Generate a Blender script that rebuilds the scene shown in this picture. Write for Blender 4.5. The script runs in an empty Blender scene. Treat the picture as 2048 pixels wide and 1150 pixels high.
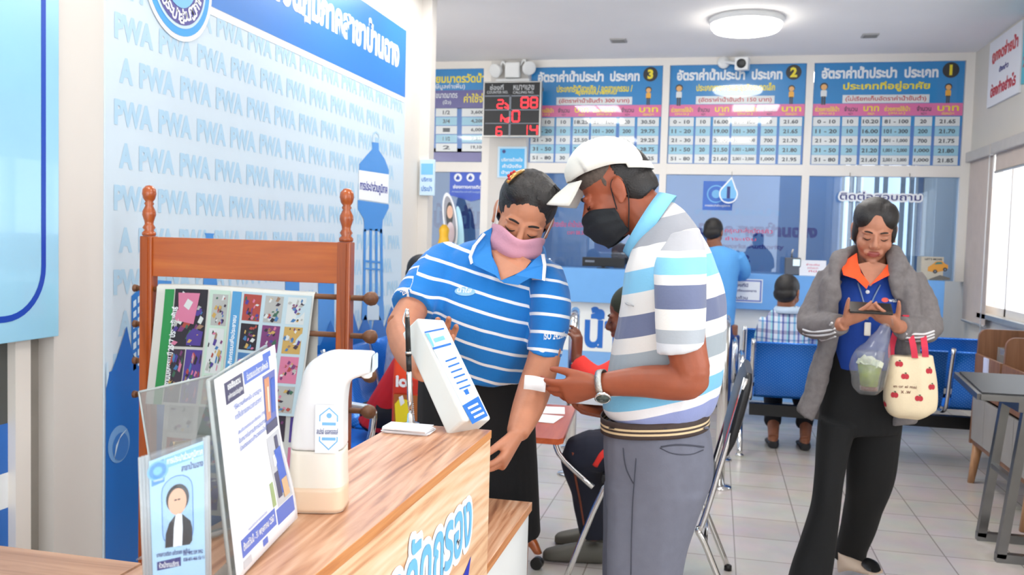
import bpy, bmesh, math, random
import numpy as np
from mathutils import Vector, Matrix, noise
random.seed(7)
SC = bpy.context.scene
COL = SC.collection
PI = math.pi

# ------------------------------------------------------------------ camera
F = 1780.0                      # focal length in pixels of the 2048 x 1150 frame
CAMH = 1.42
def _axes():
    d = Vector((411, 85, -F)).normalized()            # depth direction of the room, in camera axes
    h = Vector((1, -0.028, 0)).normalized()           # horizon
    up = h.cross(d).normalized()
    x = d.cross(up).normalized()
    return x, d, up
AX, AY, AZ = _axes()
R = Matrix((AX, AY, AZ))        # camera axes -> world axes
CAM = Vector((0, 0, CAMH))
cam_data = bpy.data.cameras.new('camera')
cam_data.sensor_width = 36.0
cam_data.lens = 36.0 * F / 2048.0
cam_data.clip_start = 0.05
cam_data.dof.use_dof = True
cam_data.dof.focus_distance = 1.65
cam_data.dof.aperture_fstop = 9.0
cam = bpy.data.objects.new('camera', cam_data)
COL.objects.link(cam)
cam.matrix_world = Matrix.Translation(CAM) @ R.to_4x4()
SC.camera = cam

# ------------------------------------------------------------------ world, light, exposure
SC.view_settings.view_transform = 'Standard'
SC.view_settings.look = 'None'
SC.view_settings.gamma = 1.0
SC.view_settings.use_curve_mapping = False
SC.view_settings.exposure = 0.15
world = bpy.data.worlds.new('daylight')
SC.world = world
world.use_nodes = True
world.node_tree.nodes['Background'].inputs[0].default_value = (0.93, 0.97, 1.0, 1)
world.node_tree.nodes['Background'].inputs[1].default_value = 3.7
SC.cycles.use_denoising = True
SC.cycles.max_bounces = 8
SC.cycles.transparent_max_bounces = 12
SC.cycles.sample_clamp_indirect = 6.0
PANEL_STRENGTH = 18.0
LAMP_STRENGTH = 16.0

# ------------------------------------------------------------------ placing: a photo point at a known depth, height or wall
def ray(x, y):
    return R @ Vector((x - 1024.0, 575.0 - y, -F))
KY = F / 1900.0
def P(x, y, Y):
    r = ray(x, y); Y = Y * KY
    return CAM + r * (Y / r.y)
def PZ(x, y, z):
    r = ray(x, y)
    return CAM + r * ((z - CAMH) / r.z)
def PX(x, y, X):
    r = ray(x, y)
    return CAM + r * (X / r.x)
def PP(x, y, o, n):
    r = ray(x, y)
    return CAM + r * ((o - CAM).dot(n) / r.dot(n))

# ------------------------------------------------------------------ materials
def lin(c):
    out = []
    for v in c[:3]:
        v = v / 255.0
        out.append(v / 12.92 if v <= 0.04045 else ((v + 0.055) / 1.055) ** 2.4)
    return (out[0], out[1], out[2], 1.0)
def setin(b, k, v):
    if k in b.inputs:
        b.inputs[k].default_value = v
MATS = {}
def mat(name, rgb, rough=0.6, metal=0.0, coat=0.0, vary=0.06, scale=8.0, bump=0.0, bscale=60.0, spec=0.5,
        sheen=0.0, trans=0.0, alpha=1.0, emit=0.0, sss=0.0):
    """procedural surface: a base colour with slight cloudy variation, optional fine bump"""
    if name in MATS:
        return MATS[name]
    m = bpy.data.materials.new(name)
    m.use_nodes = True
    nt = m.node_tree
    b = nt.nodes['Principled BSDF']
    c = lin(rgb)
    setin(b, 'Roughness', rough); setin(b, 'Metallic', metal); setin(b, 'Coat Weight', coat)
    setin(b, 'Coat Roughness', 0.03)
    setin(b, 'Specular IOR Level', spec); setin(b, 'Sheen Weight', sheen)
    setin(b, 'Transmission Weight', trans); setin(b, 'Alpha', alpha)
    if sss:
        setin(b, 'Subsurface Weight', sss); setin(b, 'Subsurface Radius', (0.012, 0.005, 0.003))
    if emit:
        b.inputs['Emission Color'].default_value = c
        b.inputs['Emission Strength'].default_value = emit
    tc = nt.nodes.new('ShaderNodeTexCoord')
    if vary:
        n = nt.nodes.new('ShaderNodeTexNoise'); n.inputs['Scale'].default_value = scale
        n.inputs['Detail'].default_value = 4
        nt.links.new(tc.outputs['Object'], n.inputs['Vector'])
        r = nt.nodes.new('ShaderNodeValToRGB')
        r.color_ramp.elements[0].position = 0.3; r.color_ramp.elements[1].position = 0.7
        r.color_ramp.elements[0].color = tuple(v * (1 - vary) for v in c[:3]) + (1,)
        r.color_ramp.elements[1].color = tuple(min(1, v * (1 + vary)) for v in c[:3]) + (1,)
        nt.links.new(n.outputs['Fac'], r.inputs['Fac'])
        nt.links.new(r.outputs['Color'], b.inputs['Base Color'])
    else:
        b.inputs['Base Color'].default_value = c
    if bump:
        n2 = nt.nodes.new('ShaderNodeTexNoise'); n2.inputs['Scale'].default_value = bscale
        n2.inputs['Detail'].default_value = 3
        nt.links.new(tc.outputs['Object'], n2.inputs['Vector'])
        bp = nt.nodes.new('ShaderNodeBump'); bp.inputs['Strength'].default_value = bump
        bp.inputs['Distance'].default_value = 0.004
        nt.links.new(n2.outputs['Fac'], bp.inputs['Height'])
        nt.links.new(bp.outputs['Normal'], b.inputs['Normal'])
    MATS[name] = m
    return m
def wood(name, cols, along='Y', rough=0.4, fine=22.0, long=1.3, coat=0.0, wave=0.0):
    if name in MATS:
        return MATS[name]
    m = bpy.data.materials.new(name); m.use_nodes = True
    nt = m.node_tree; b = nt.nodes['Principled BSDF']
    setin(b, 'Roughness', rough); setin(b, 'Coat Weight', coat); setin(b, 'Coat Roughness', 0.15)
    tc = nt.nodes.new('ShaderNodeTexCoord'); mp = nt.nodes.new('ShaderNodeMapping')
    s = {'X': (long, fine, fine), 'Y': (fine, long, fine), 'Z': (fine, fine, long)}[along]
    mp.inputs['Scale'].default_value = s
    nt.links.new(tc.outputs['Object'], mp.inputs['Vector'])
    n = nt.nodes.new('ShaderNodeTexNoise'); n.inputs['Scale'].default_value = 1.0
    n.inputs['Detail'].default_value = 6; n.inputs['Roughness'].default_value = 0.62
    n.inputs['Distortion'].default_value = 0.9
    nt.links.new(mp.outputs['Vector'], n.inputs['Vector'])
    r = nt.nodes.new('ShaderNodeValToRGB')
    while len(r.color_ramp.elements) < len(cols):
        r.color_ramp.elements.new(0.5)
    for i, c in enumerate(cols):
        r.color_ramp.elements[i].position = 0.3 + 0.4 * i / (len(cols) - 1)
        r.color_ramp.elements[i].color = lin(c)
    fac = n.outputs['Fac']
    if wave:                                     # drawn-out growth lines bent by a slow noise
        wv = nt.nodes.new('ShaderNodeTexWave'); wv.wave_type = 'BANDS'; wv.bands_direction = 'DIAGONAL'
        wv.inputs['Scale'].default_value = 1.5; wv.inputs['Distortion'].default_value = 14.0; wv.inputs['Detail'].default_value = 3.0
        wv.inputs['Detail Scale'].default_value = 0.6
        nt.links.new(mp.outputs['Vector'], wv.inputs['Vector'])
        mxf = nt.nodes.new('ShaderNodeMix'); mxf.inputs['Factor'].default_value = wave * 0.42
        nt.links.new(n.outputs['Fac'], mxf.inputs[2]); nt.links.new(wv.outputs['Fac'], mxf.inputs[3]); fac = mxf.outputs[0]
    nt.links.new(fac, r.inputs['Fac'])
    nt.links.new(r.outputs['Color'], b.inputs['Base Color'])
    MATS[name] = m
    return m
def banded(name, stops, rough=0.85, period=None, bump=0.15, bscale=160.0):
    """cloth striped along the mesh's own 'band' attribute; stops = [(value, rgb), ...] constant steps"""
    m = bpy.data.materials.new(name); m.use_nodes = True
    nt = m.node_tree; b = nt.nodes['Principled BSDF']
    setin(b, 'Roughness', rough); setin(b, 'Sheen Weight', 0.15); setin(b, 'Specular IOR Level', 0.25)
    at = nt.nodes.new('ShaderNodeAttribute'); at.attribute_name = 'band'
    src = at.outputs['Fac']
    lo, hi = 0.0, 1.0
    if period:
        md = nt.nodes.new('ShaderNodeMath'); md.operation = 'FLOORED_MODULO'; md.inputs[1].default_value = period
        nt.links.new(src, md.inputs[0])
        dv = nt.nodes.new('ShaderNodeMath'); dv.operation = 'DIVIDE'; dv.inputs[1].default_value = period
        nt.links.new(md.outputs[0], dv.inputs[0]); src = dv.outputs[0]
    r = nt.nodes.new('ShaderNodeValToRGB'); r.color_ramp.interpolation = 'CONSTANT'
    while len(r.color_ramp.elements) < len(stops):
        r.color_ramp.elements.new(0.99)
    for i, (p, c) in enumerate(stops):
        r.color_ramp.elements[i].position = p; r.color_ramp.elements[i].color = lin(c)
    nt.links.new(src, r.inputs['Fac'])
    tc = nt.nodes.new('ShaderNodeTexCoord')
    n2 = nt.nodes.new('ShaderNodeTexNoise'); n2.inputs['Scale'].default_value = bscale
    nt.links.new(tc.outputs['Object'], n2.inputs['Vector'])
    bp = nt.nodes.new('ShaderNodeBump'); bp.inputs['Strength'].default_value = bump; bp.inputs['Distance'].default_value = 0.003
    nt.links.new(n2.outputs['Fac'], bp.inputs['Height']); nt.links.new(bp.outputs['Normal'], b.inputs['Normal'])
    nt.links.new(r.outputs['Color'], b.inputs['Base Color'])
    return m
def glass(name, rgb, amount=0.9, gloss=0.06, rough=0.0):
    """a thin clear sheet: mostly lets light through with a tint, reflects by fresnel"""
    m = bpy.data.materials.new(name); m.use_nodes = True
    nt = m.node_tree; nt.nodes.clear()
    out = nt.nodes.new('ShaderNodeOutputMaterial')
    tr = nt.nodes.new('ShaderNodeBsdfTransparent'); tr.inputs[0].default_value = lin(rgb)
    df = nt.nodes.new('ShaderNodeBsdfDiffuse'); df.inputs[0].default_value = lin(rgb)
    gl = nt.nodes.new('ShaderNodeBsdfGlossy'); gl.inputs['Roughness'].default_value = rough
    m1 = nt.nodes.new('ShaderNodeMixShader'); m1.inputs[0].default_value = amount
    nt.links.new(df.outputs[0], m1.inputs[1]); nt.links.new(tr.outputs[0], m1.inputs[2])
    lw = nt.nodes.new('ShaderNodeLayerWeight'); lw.inputs['Blend'].default_value = 0.5
    pw = nt.nodes.new('ShaderNodeMath'); pw.operation = 'POWER'; pw.inputs[1].default_value = 5.0
    ma = nt.nodes.new('ShaderNodeMath'); ma.operation = 'MULTIPLY_ADD'; ma.inputs[1].default_value = 1 - gloss; ma.inputs[2].default_value = gloss
    nt.links.new(lw.outputs['Facing'], pw.inputs[0]); nt.links.new(pw.outputs[0], ma.inputs[0])
    m2 = nt.nodes.new('ShaderNodeMixShader')
    nt.links.new(ma.outputs[0], m2.inputs[0]); nt.links.new(m1.outputs[0], m2.inputs[1]); nt.links.new(gl.outputs[0], m2.inputs[2])
    nt.links.new(m2.outputs[0], out.inputs[0])
    MATS[name] = m
    return m

# ------------------------------------------------------------------ objects
WM = {}                                     # world matrix of each object built
def _link(o, parent, world_m):
    COL.objects.link(o)
    if parent is not None:
        o.parent = parent
        o.matrix_local = WM[parent.name].inverted() @ world_m
    else:
        o.matrix_world = world_m
    WM[o.name] = world_m
    return o
def tag(o, label=None, cat=None, group=None, kind=None):
    if label: o['label'] = label
    if cat: o['category'] = cat
    if group: o['group'] = group
    if kind: o['kind'] = kind
    return o
def thing(name, label, cat, loc=(0, 0, 0), group=None):
    o = bpy.data.objects.new(name, None)
    o.empty_display_size = 0.1
    _link(o, None, Matrix.Translation(Vector(loc)))
    return tag(o, label, cat, group)
def dup_tree(o, delta=Matrix.Identity(4), parent=None):
    c = o.copy(); COL.objects.link(c)
    if parent is not None:
        c.parent = parent
    else:
        c.matrix_world = delta @ WM[o.name]
    WM[c.name] = delta @ WM[o.name]
    for ch in list(o.children):
        dup_tree(ch, delta, c)
    return c

def catmull(seq, t):
    n = len(seq) - 1
    i = min(int(t), n - 1); f = t - i
    p1, p2 = seq[i], seq[i + 1]
    p0 = seq[i - 1] if i > 0 else p1 + (p1 - p2)
    p3 = seq[i + 2] if i + 2 <= n else p2 + (p2 - p1)
    return 0.5 * ((2 * p1) + (p2 - p0) * f + (2 * p0 - 5 * p1 + 4 * p2 - p3) * f * f + (3 * p1 - p0 - 3 * p2 + p3) * f ** 3)

class MB:
    """collects shapes in world coordinates; build() links them as one mesh object"""
    def __init__(s):
        s.bm = bmesh.new(); s.mi = 0; s.smooth_faces = set()
    def _f(s, vs, smooth=False):
        try:
            f = s.bm.faces.new(vs)
        except ValueError:
            return None
        f.material_index = s.mi; f.smooth = smooth
        return f
    def poly(s, pts, smooth=False):
        return s._f([s.bm.verts.new(p) for p in pts], smooth)
    def hexa(s, c8, smooth=False):
        v = [s.bm.verts.new(p) for p in c8]     # bottom 0-3 (ccw), top 4-7
        for q in ((3, 2, 1, 0), (4, 5, 6, 7), (0, 1, 5, 4), (1, 2, 6, 5), (2, 3, 7, 6), (3, 0, 4, 7)):
            s._f([v[i] for i in q], smooth)
    def box(s, lo, hi, M=None, bev=0.0):
        x0, y0, z0 = lo; x1, y1, z1 = hi
        c = [(x0, y0, z0), (x1, y0, z0), (x1, y1, z0), (x0, y1, z0), (x0, y0, z1), (x1, y0, z1), (x1, y1, z1), (x0, y1, z1)]
        c = [Vector(p) for p in c]
        if M is not None: c = [M @ p for p in c]
        if not bev:
            s.hexa(c); return
        t = bmesh.new(); v = [t.verts.new(p) for p in c]
        for q in ((3, 2, 1, 0), (4, 5, 6, 7), (0, 1, 5, 4), (1, 2, 6, 5), (2, 3, 7, 6), (3, 0, 4, 7)):
            t.faces.new([v[i] for i in q])
        bmesh.ops.bevel(t, geom=list(t.edges), offset=bev, segments=2, affect='EDGES', profile=0.6)
        s.absorb(t)
    def absorb(s, t):
        mp = {}
        for v in t.verts: mp[v] = s.bm.verts.new(v.co)
        for f in t.faces: s._f([mp[v] for v in f.verts], f.smooth)
        t.free()
    def slab(s, quad, thick, bev=0.0):
        """a panel: quad gives the front face corners (in order); thickness goes to the back"""
        q = [Vector(p) for p in quad]
        n = (q[1] - q[0]).cross(q[3] - q[0]).normalized()
        t = bmesh.new()
        v = [t.verts.new(p - n * thick) for p in q] + [t.verts.new(p) for p in q]
        for k in ((3, 2, 1, 0), (4, 5, 6, 7), (0, 1, 5, 4), (1, 2, 6, 5), (2, 3, 7, 6), (3, 0, 4, 7)):
            t.faces.new([v[i] for i in k])
        if bev: bmesh.ops.bevel(t, geom=list(t.edges), offset=bev, segments=3, affect='EDGES', profile=0.5)
        s.absorb(t)
        return n
    def prism(s, pts, d, smooth=False):
        """polygon extruded by vector d"""
        a = [s.bm.verts.new(Vector(p)) for p in pts]; b = [s.bm.verts.new(Vector(p) + Vector(d)) for p in pts]
        n = len(pts)
        s._f(a[::-1]); s._f(b)
        for i in range(n): s._f([a[i], a[(i + 1) % n], b[(i + 1) % n], b[i]], smooth)
    def rings(s, rr, cap=True, closed=True, smooth=True):
        vs = [[s.bm.verts.new(p) for p in r] for r in rr]
        n = len(rr[0])
        for i in range(len(vs) - 1):
            for k in range(n if closed else n - 1):
                s._f([vs[i][k], vs[i][(k + 1) % n], vs[i + 1][(k + 1) % n], vs[i + 1][k]], smooth)
        if cap and closed:
            s._f(vs[0][::-1], False); s._f(vs[-1], False)
    def tube(s, pts, r, n=10, sub=1, cap=True):
        """pts: points; r: a radius or a list of radii"""
        pts = [Vector(p) for p in pts]
        rs = [r] * len(pts) if not isinstance(r, (list, tuple)) else list(r)
        if sub > 1 and len(pts) > 2:
            N = (len(pts) - 1) * sub
            pts, rs = [catmull(pts, i / sub) for i in range(N + 1)], [max(1e-4, catmull(rs, i / sub)) for i in range(N + 1)]
        rr = []; a = None
        for i, p in enumerate(pts):
            t = (pts[min(i + 1, len(pts) - 1)] - pts[max(i - 1, 0)]).normalized()
            if a is None:
                a = t.orthogonal().normalized()
            a = (a - t * a.dot(t)).normalized(); b = t.cross(a)
            rr.append([p + (a * math.cos(k * 2 * PI / n) + b * math.sin(k * 2 * PI / n)) * rs[i] for k in range(n)])
        s.rings(rr, cap)
    def lathe(s, prof, base, axis=(0, 0, 1), n=24):
        """prof: (radius, height) along axis from base"""
        ax = Vector(axis).normalized(); a = ax.orthogonal().normalized(); b = ax.cross(a); base = Vector(base)
        s.rings([[base + ax * h + (a * math.cos(k * 2 * PI / n) + b * math.sin(k * 2 * PI / n)) * max(r, 1e-4) for k in range(n)] for r, h in prof])
    def loft(s, secs, n=24, sub=5, ex=1.0, cap=True):
        """secs: (centre, a, b) half axes; ex<1 squares the section"""
        c = [Vector(q[0]) for q in secs]; A = [Vector(q[1]) for q in secs]; B = [Vector(q[2]) for q in secs]
        N = (len(secs) - 1) * sub
        rr = []
        for i in range(N + 1):
            t = i / sub
            cc, a, b = catmull(c, t), catmull(A, t), catmull(B, t)
            ring = []
            for k in range(n):
                th = 2 * PI * k / n
                x, y = math.cos(th), math.sin(th)
                x = math.copysign(abs(x) ** ex, x); y = math.copysign(abs(y) ** ex, y)
                ring.append(cc + a * x + b * y)
            rr.append(ring)
        s.rings(rr, cap)
    def ell(s, c, a, b, d, n=18, m=12):
        """ellipsoid with three half-axis vectors"""
        c, a, b, d = Vector(c), Vector(a), Vector(b), Vector(d)
        rr = []
        for i in range(1, m):
            ph = PI * i / m
            rr.append([c - d * math.cos(ph) + (a * math.cos(2 * PI * k / n) + b * math.sin(2 * PI * k / n)) * math.sin(ph) for k in range(n)])
        vs = [[s.bm.verts.new(p) for p in r] for r in rr]
        for i in range(len(vs) - 1):
            for k in range(n): s._f([vs[i][k], vs[i][(k + 1) % n], vs[i + 1][(k + 1) % n], vs[i + 1][k]], True)
        t0 = s.bm.verts.new(c - d); t1 = s.bm.verts.new(c + d)
        for k in range(n):
            s._f([t0, vs[0][(k + 1) % n], vs[0][k]], True); s._f([t1, vs[-1][k], vs[-1][(k + 1) % n]], True)
    def ball(s, c, r, n=16, m=10):
        s.ell(c, (r, 0, 0), (0, r, 0), (0, 0, r), n, m)
    def mesh(s, name, mats):
        me = bpy.data.meshes.new(name)
        s.bm.normal_update()
        s.bm.to_mesh(me); s.bm.free()
        for m in (mats if isinstance(mats, (list, tuple)) else [mats]): me.materials.append(m)
        return me
    def build(s, name, mats, parent=None, at=None, fix=True):
        if fix: bmesh.ops.recalc_face_normals(s.bm, faces=s.bm.faces)
        if not len(s.bm.faces):
            raise RuntimeError('empty ' + name)
        if at is None:
            if parent is not None: at = WM[parent.name].translation
            else:
                co = [v.co for v in s.bm.verts]
                at = Vector((sum(p.x for p in co) / len(co), sum(p.y for p in co) / len(co), min(p.z for p in co)))
        M = Matrix.Translation(Vector(at))
        s.bm.transform(M.inverted())
        o = bpy.data.objects.new(name, s.mesh(name, mats))
        return _link(o, parent, M)
    def blob(s, name, mats, parent=None, voxel=0.006, smooth=4, factor=0.5, disp=None, band=None, face_mat=None):
        """fuses everything collected into ONE continuous skin (voxel union, smoothed)"""
        me0 = bpy.data.meshes.new('tmp'); bmesh.ops.recalc_face_normals(s.bm, faces=s.bm.faces)
        s.bm.to_mesh(me0); s.bm.free()
        o0 = bpy.data.objects.new('tmp', me0); COL.objects.link(o0)
        rm = o0.modifiers.new('r', 'REMESH'); rm.mode = 'VOXEL'; rm.voxel_size = voxel; rm.use_smooth_shade = True
        if smooth:
            sm = o0.modifiers.new('s', 'SMOOTH'); sm.factor = factor; sm.iterations = smooth
        bpy.context.view_layer.update()
        dg = bpy.context.evaluated_depsgraph_get()
        me = bpy.data.meshes.new_from_object(o0.evaluated_get(dg))
        bpy.data.objects.remove(o0); bpy.data.meshes.remove(me0)
        me.name = name
        nv = len(me.vertices)
        co = np.empty(nv * 3, 'f'); me.vertices.foreach_get('co', co); co = co.reshape(-1, 3)
        if band is not None:
            a = me.attributes.new('band', 'FLOAT', 'POINT')
            a.data.foreach_set('value', np.ascontiguousarray(band(co), dtype='f'))
        if disp is not None:
            no = np.empty(nv * 3, 'f'); me.vertices.foreach_get('normal', no); no = no.reshape(-1, 3)
            co = co + no * disp(co)[:, None]
            me.vertices.foreach_set('co', np.ascontiguousarray(co.reshape(-1), dtype='f'))
        ms = mats if isinstance(mats, (list, tuple)) else [mats]
        for m in ms: me.materials.append(m)
        if face_mat is not None:
            nf = len(me.polygons); ce = np.empty(nf * 3, 'f'); me.polygons.foreach_get('center', ce)
            me.polygons.foreach_set('material_index', np.ascontiguousarray(face_mat(ce.reshape(-1, 3)), dtype='i'))
        at = WM[parent.name].translation if parent is not None else Vector(co.mean(0))
        M = Matrix.Translation(at)
        me.transform(M.inverted()); me.update()
        for p in me.polygons: p.use_smooth = True
        o = bpy.data.objects.new(name, me)
        return _link(o, parent, M)

# ------------------------------------------------------------------ printed or painted marks on a flat face
_TXT = {}
def text_mesh(s, bold=0.0):
    k = (s, bold)
    if k not in _TXT:
        c = bpy.data.curves.new('t', 'FONT'); c.body = s; c.offset = bold; c.resolution_u = 2
        o = bpy.data.objects.new('t', c); COL.objects.link(o)
        bpy.context.view_layer.update()
        me = bpy.data.meshes.new_from_object(o.evaluated_get(bpy.context.evaluated_depsgraph_get()))
        v = [(q.co.x, q.co.y) for q in me.vertices]; f = [tuple(p.vertices) for p in me.polygons]
        bpy.data.objects.remove(o); bpy.data.curves.remove(c); bpy.data.meshes.remove(me)
        xs = [q[0] for q in v]; ys = [q[1] for q in v]
        _TXT[k] = (v, f, (min(xs), min(ys), max(xs), max(ys)))
    return _TXT[k]

class Print:
    """marks on the plane through o with axes u (right) and v (up); layers are lifted along n"""
    def __init__(s, o, u, v, lift=0.0006, base=0.0008):
        s.o, s.u, s.v = Vector(o), Vector(u).normalized(), Vector(v).normalized()
        s.n = s.u.cross(s.v).normalized(); s.lift = lift; s.base = base
        s.bm = bmesh.new(); s.mats = []; s.k = 0
    def uv(s, x, y):
        p = PP(x, y, s.o, s.n) - s.o
        return p.dot(s.u), p.dot(s.v)
    def pt(s, a, b):
        return s.o + s.u * a + s.v * b + s.n * (s.base + s.lift * s.k)
    def _m(s, m):
        if m not in s.mats: s.mats.append(m)
        return s.mats.index(m)
    def layer(s, k): s.k = k; return s
    def poly(s, pts, m):
        vs = [s.bm.verts.new(s.pt(a, b)) for a, b in pts]
        f = s.bm.faces.new(vs); f.material_index = s._m(m)
        f.normal_update()
        if f.normal.dot(s.n) < 0: f.normal_flip()
        if len(pts) > 4: bmesh.ops.triangulate(s.bm, faces=[f])
    def pxpoly(s, pts, m): s.poly([s.uv(*p) for p in pts], m)
    def rect(s, a0, b0, a1, b1, m, r=0.0):
        if r <= 0: s.poly([(a0, b0), (a1, b0), (a1, b1), (a0, b1)], m); return
        pts = []
        for cx, cy, t0 in ((a1 - r, b0 + r, -90), (a1 - r, b1 - r, 0), (a0 + r, b1 - r, 90), (a0 + r, b0 + r, 180)):
            for i in range(5):
                t = math.radians(t0 + i * 22.5); pts.append((cx + r * math.cos(t), cy + r * math.sin(t)))
        s.poly(pts, m)
    def disc(s, a, b, r, m, ry=None, n=28):
        ry = ry or r
        s.poly([(a + r * math.cos(2 * PI * i / n), b + ry * math.sin(2 * PI * i / n)) for i in range(n)], m)
    def line(s, pts, w, m):
        """a stroked polyline of width w, mitred at its bends"""
        L, Rr = [], []
        n = len(pts)
        for i in range(n):
            x, y = pts[i]
            def dr(a, b):
                d = (b[0] - a[0], b[1] - a[1]); k = math.hypot(*d) or 1e-9
                return d[0] / k, d[1] / k
            d0 = dr(pts[i - 1], pts[i]) if i else dr(pts[0], pts[1])
            d1 = dr(pts[i], pts[i + 1]) if i < n - 1 else d0
            nx, ny = -(d0[1] + d1[1]), d0[0] + d1[0]; k = math.hypot(nx, ny) or 1e-9
            nx, ny = nx / k, ny / k
            c = max(.35, nx * -d0[1] + ny * d0[0]); h = w / 2 / c
            L.append((x + nx * h, y + ny * h)); Rr.append((x - nx * h, y - ny * h))
        for i in range(n - 1): s.poly([L[i], Rr[i], Rr[i + 1], L[i + 1]], m)
    def text(s, t, a0, b0, a1, b1, m, bold=0.0, keep=False, rot=0.0, shear=0.0):
        """lettering fitted in the box a0..a1, b0..b1 (keep: same aspect, centred)"""
        v, f, (x0, y0, x1, y1) = text_mesh(t, bold)
        sx, sy = (a1 - a0) / (x1 - x0), (b1 - b0) / (y1 - y0)
        if keep: sx = sy = min(abs(sx), abs(sy))
        ca, cb = (a0 + a1) / 2, (b0 + b1) / 2; mx, my = (x0 + x1) / 2, (y0 + y1) / 2
        cr, sr = math.cos(rot), math.sin(rot)
        isl = list(range(len(v)))                    # glyphs that touch get a hair of separate lift
        def root(i):
            while isl[i] != i: isl[i] = isl[isl[i]]; i = isl[i]
            return i
        for g in f:
            for i in g[1:]: isl[root(i)] = root(g[0])
        ids = {}
        vs = []
        for i, (x, y) in enumerate(v):
            p, q = (x - mx) * sx, (y - my) * sy
            p += q * shear
            up = ids.setdefault(root(i), len(ids)) % 3 * 0.15 * s.lift
            vs.append(s.bm.verts.new(s.pt(ca + p * cr - q * sr, cb + p * sr + q * cr) + s.n * up))
        k = s._m(m)
        for g in f:
            try: fc = s.bm.faces.new([vs[i] for i in g])
            except ValueError: continue
            fc.material_index = k; fc.normal_update()
            if fc.normal.dot(s.n) < 0: fc.normal_flip()
    def build(s, name, parent=None):
        at = WM[parent.name].translation if parent is not None else s.o
        M = Matrix.Translation(at); s.bm.transform(M.inverted())
        me = bpy.data.meshes.new(name); s.bm.to_mesh(me); s.bm.free()
        for m in s.mats: me.materials.append(m)
        return _link(bpy.data.objects.new(name, me), parent, M)
# ================================================================== materials shared
WHITE = mat('white_wall_paint', (214, 209, 203), 0.7, vary=0.02, scale=2)
CEIL = mat('ceiling_paint', (250, 246, 243), 0.85, vary=0.02, scale=1.5)
CREAM = mat('cream_wall_paint', (214, 208, 198), 0.75, vary=0.02, scale=2)
ALU = mat('white_aluminium', (236, 230, 222), 0.4, vary=0.02, scale=3)
STEEL = mat('brushed_aluminium', (190, 188, 184), 0.35, metal=0.8, vary=0.05)
CHROME = mat('chrome', (225, 225, 225), 0.12, metal=1.0, vary=0.0)
BLACK = mat('black_plastic', (18, 18, 20), 0.4, vary=0.1)
DARKSTEEL = mat('dark_steel', (22, 22, 24), 0.35, metal=0.3, vary=0.1)
PAPER = mat('white_paper', (232, 232, 236), 0.75, vary=0.015, scale=5)
WPLASTIC = mat('white_plastic', (240, 240, 238), 0.3, vary=0.01)
GREYPL = mat('grey_plastic', (150, 150, 152), 0.4, vary=0.04)
def ink(name, rgb, rough=0.35, coat=0.0):
    return mat(name, rgb, rough, vary=0.0, coat=coat)
I_WHITE = ink('white_print', (240, 243, 246)); I_BLACK = ink('black_print', (28, 30, 34))
I_RED = ink('red_print', (205, 34, 46)); I_YEL = ink('yellow_print', (244, 222, 40))
I_NAVY = ink('navy_print', (34, 42, 120)); I_BLUE = ink('blue_print', (40, 110, 196))
I_SKY = ink('sky_blue_print', (120, 188, 234)); I_PALE = ink('pale_blue_print', (196, 221, 238))
I_GREY = ink('grey_print', (120, 126, 136)); I_PURP = ink('purple_print', (78, 70, 140))
I_SKIN = ink('skin_tone_print', (226, 178, 150)); I_ORANGE = ink('orange_print', (240, 130, 40))
I_GREEN = ink('green_print', (40, 130, 70)); I_BROWN = ink('brown_print', (112, 70, 48)); I_PINK = ink('pink_print', (222, 120, 170))

YB = 8.806          # plane of the glazed back wall
XL = -2.15          # left wall
XR = 2.18           # right wall
ZC = 3.2            # ceiling

# floor tiles
def tile_mat():
    m = bpy.data.materials.new('floor_tiles'); m.use_nodes = True
    nt = m.node_tree; b = nt.nodes['Principled BSDF']
    tc = nt.nodes.new('ShaderNodeTexCoord'); mp = nt.nodes.new('ShaderNodeMapping')
    mp.inputs['Location'].default_value = (-0.453 / 0.319, 0.1, 0); mp.inputs['Scale'].default_value = (1 / 0.319, 1 / 0.319, 1)
    nt.links.new(tc.outputs['Object'], mp.inputs['Vector'])
    br = nt.nodes.new('ShaderNodeTexBrick'); br.offset = 0.0; br.squash = 1.0
    br.inputs['Scale'].default_value = 1.0; br.inputs['Brick Width'].default_value = 1.0; br.inputs['Row Height'].default_value = 1.0
    br.inputs['Mortar Size'].default_value = 0.011; br.inputs['Mortar Smooth'].default_value = 0.3; br.inputs['Bias'].default_value = 0.0
    br.inputs['Color1'].default_value = lin((196, 186, 178)); br.inputs['Color2'].default_value = lin((188, 177, 168)); br.inputs['Mortar'].default_value = lin((142, 130, 120))
    nt.links.new(mp.outputs['Vector'], br.inputs['Vector'])
    n = nt.nodes.new('ShaderNodeTexNoise'); n.inputs['Scale'].default_value = 5; n.inputs['Detail'].default_value = 8
    nt.links.new(tc.outputs['Object'], n.inputs['Vector'])
    mx = nt.nodes.new('ShaderNodeMix'); mx.data_type = 'RGBA'; mx.blend_type = 'MULTIPLY'; mx.inputs['Factor'].default_value = 0.35
    nt.links.new(br.outputs['Color'], mx.inputs[6]); nt.links.new(n.outputs['Color'], mx.inputs[7])
    hs = nt.nodes.new('ShaderNodeHueSaturation'); hs.inputs['Saturation'].default_value = 0.75; hs.inputs['Value'].default_value = 1.12
    nt.links.new(mx.outputs[2], hs.inputs['Color']); nt.links.new(hs.outputs['Color'], b.inputs['Base Color'])
    b.inputs['Roughness'].default_value = 0.22
    setin(b, 'Specular IOR Level', 0.5)
    return m
q = MB(); q.poly([(-6, -3, 0), (2.6, -3, 0), (2.6, 12, 0), (-6, 12, 0)])
tag(q.build('floor', tile_mat(), at=(0, 0, 0), fix=False), kind='structure')
q = MB(); q.box((-6, -3, ZC), (2.6, 12, ZC + 0.1))
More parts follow.
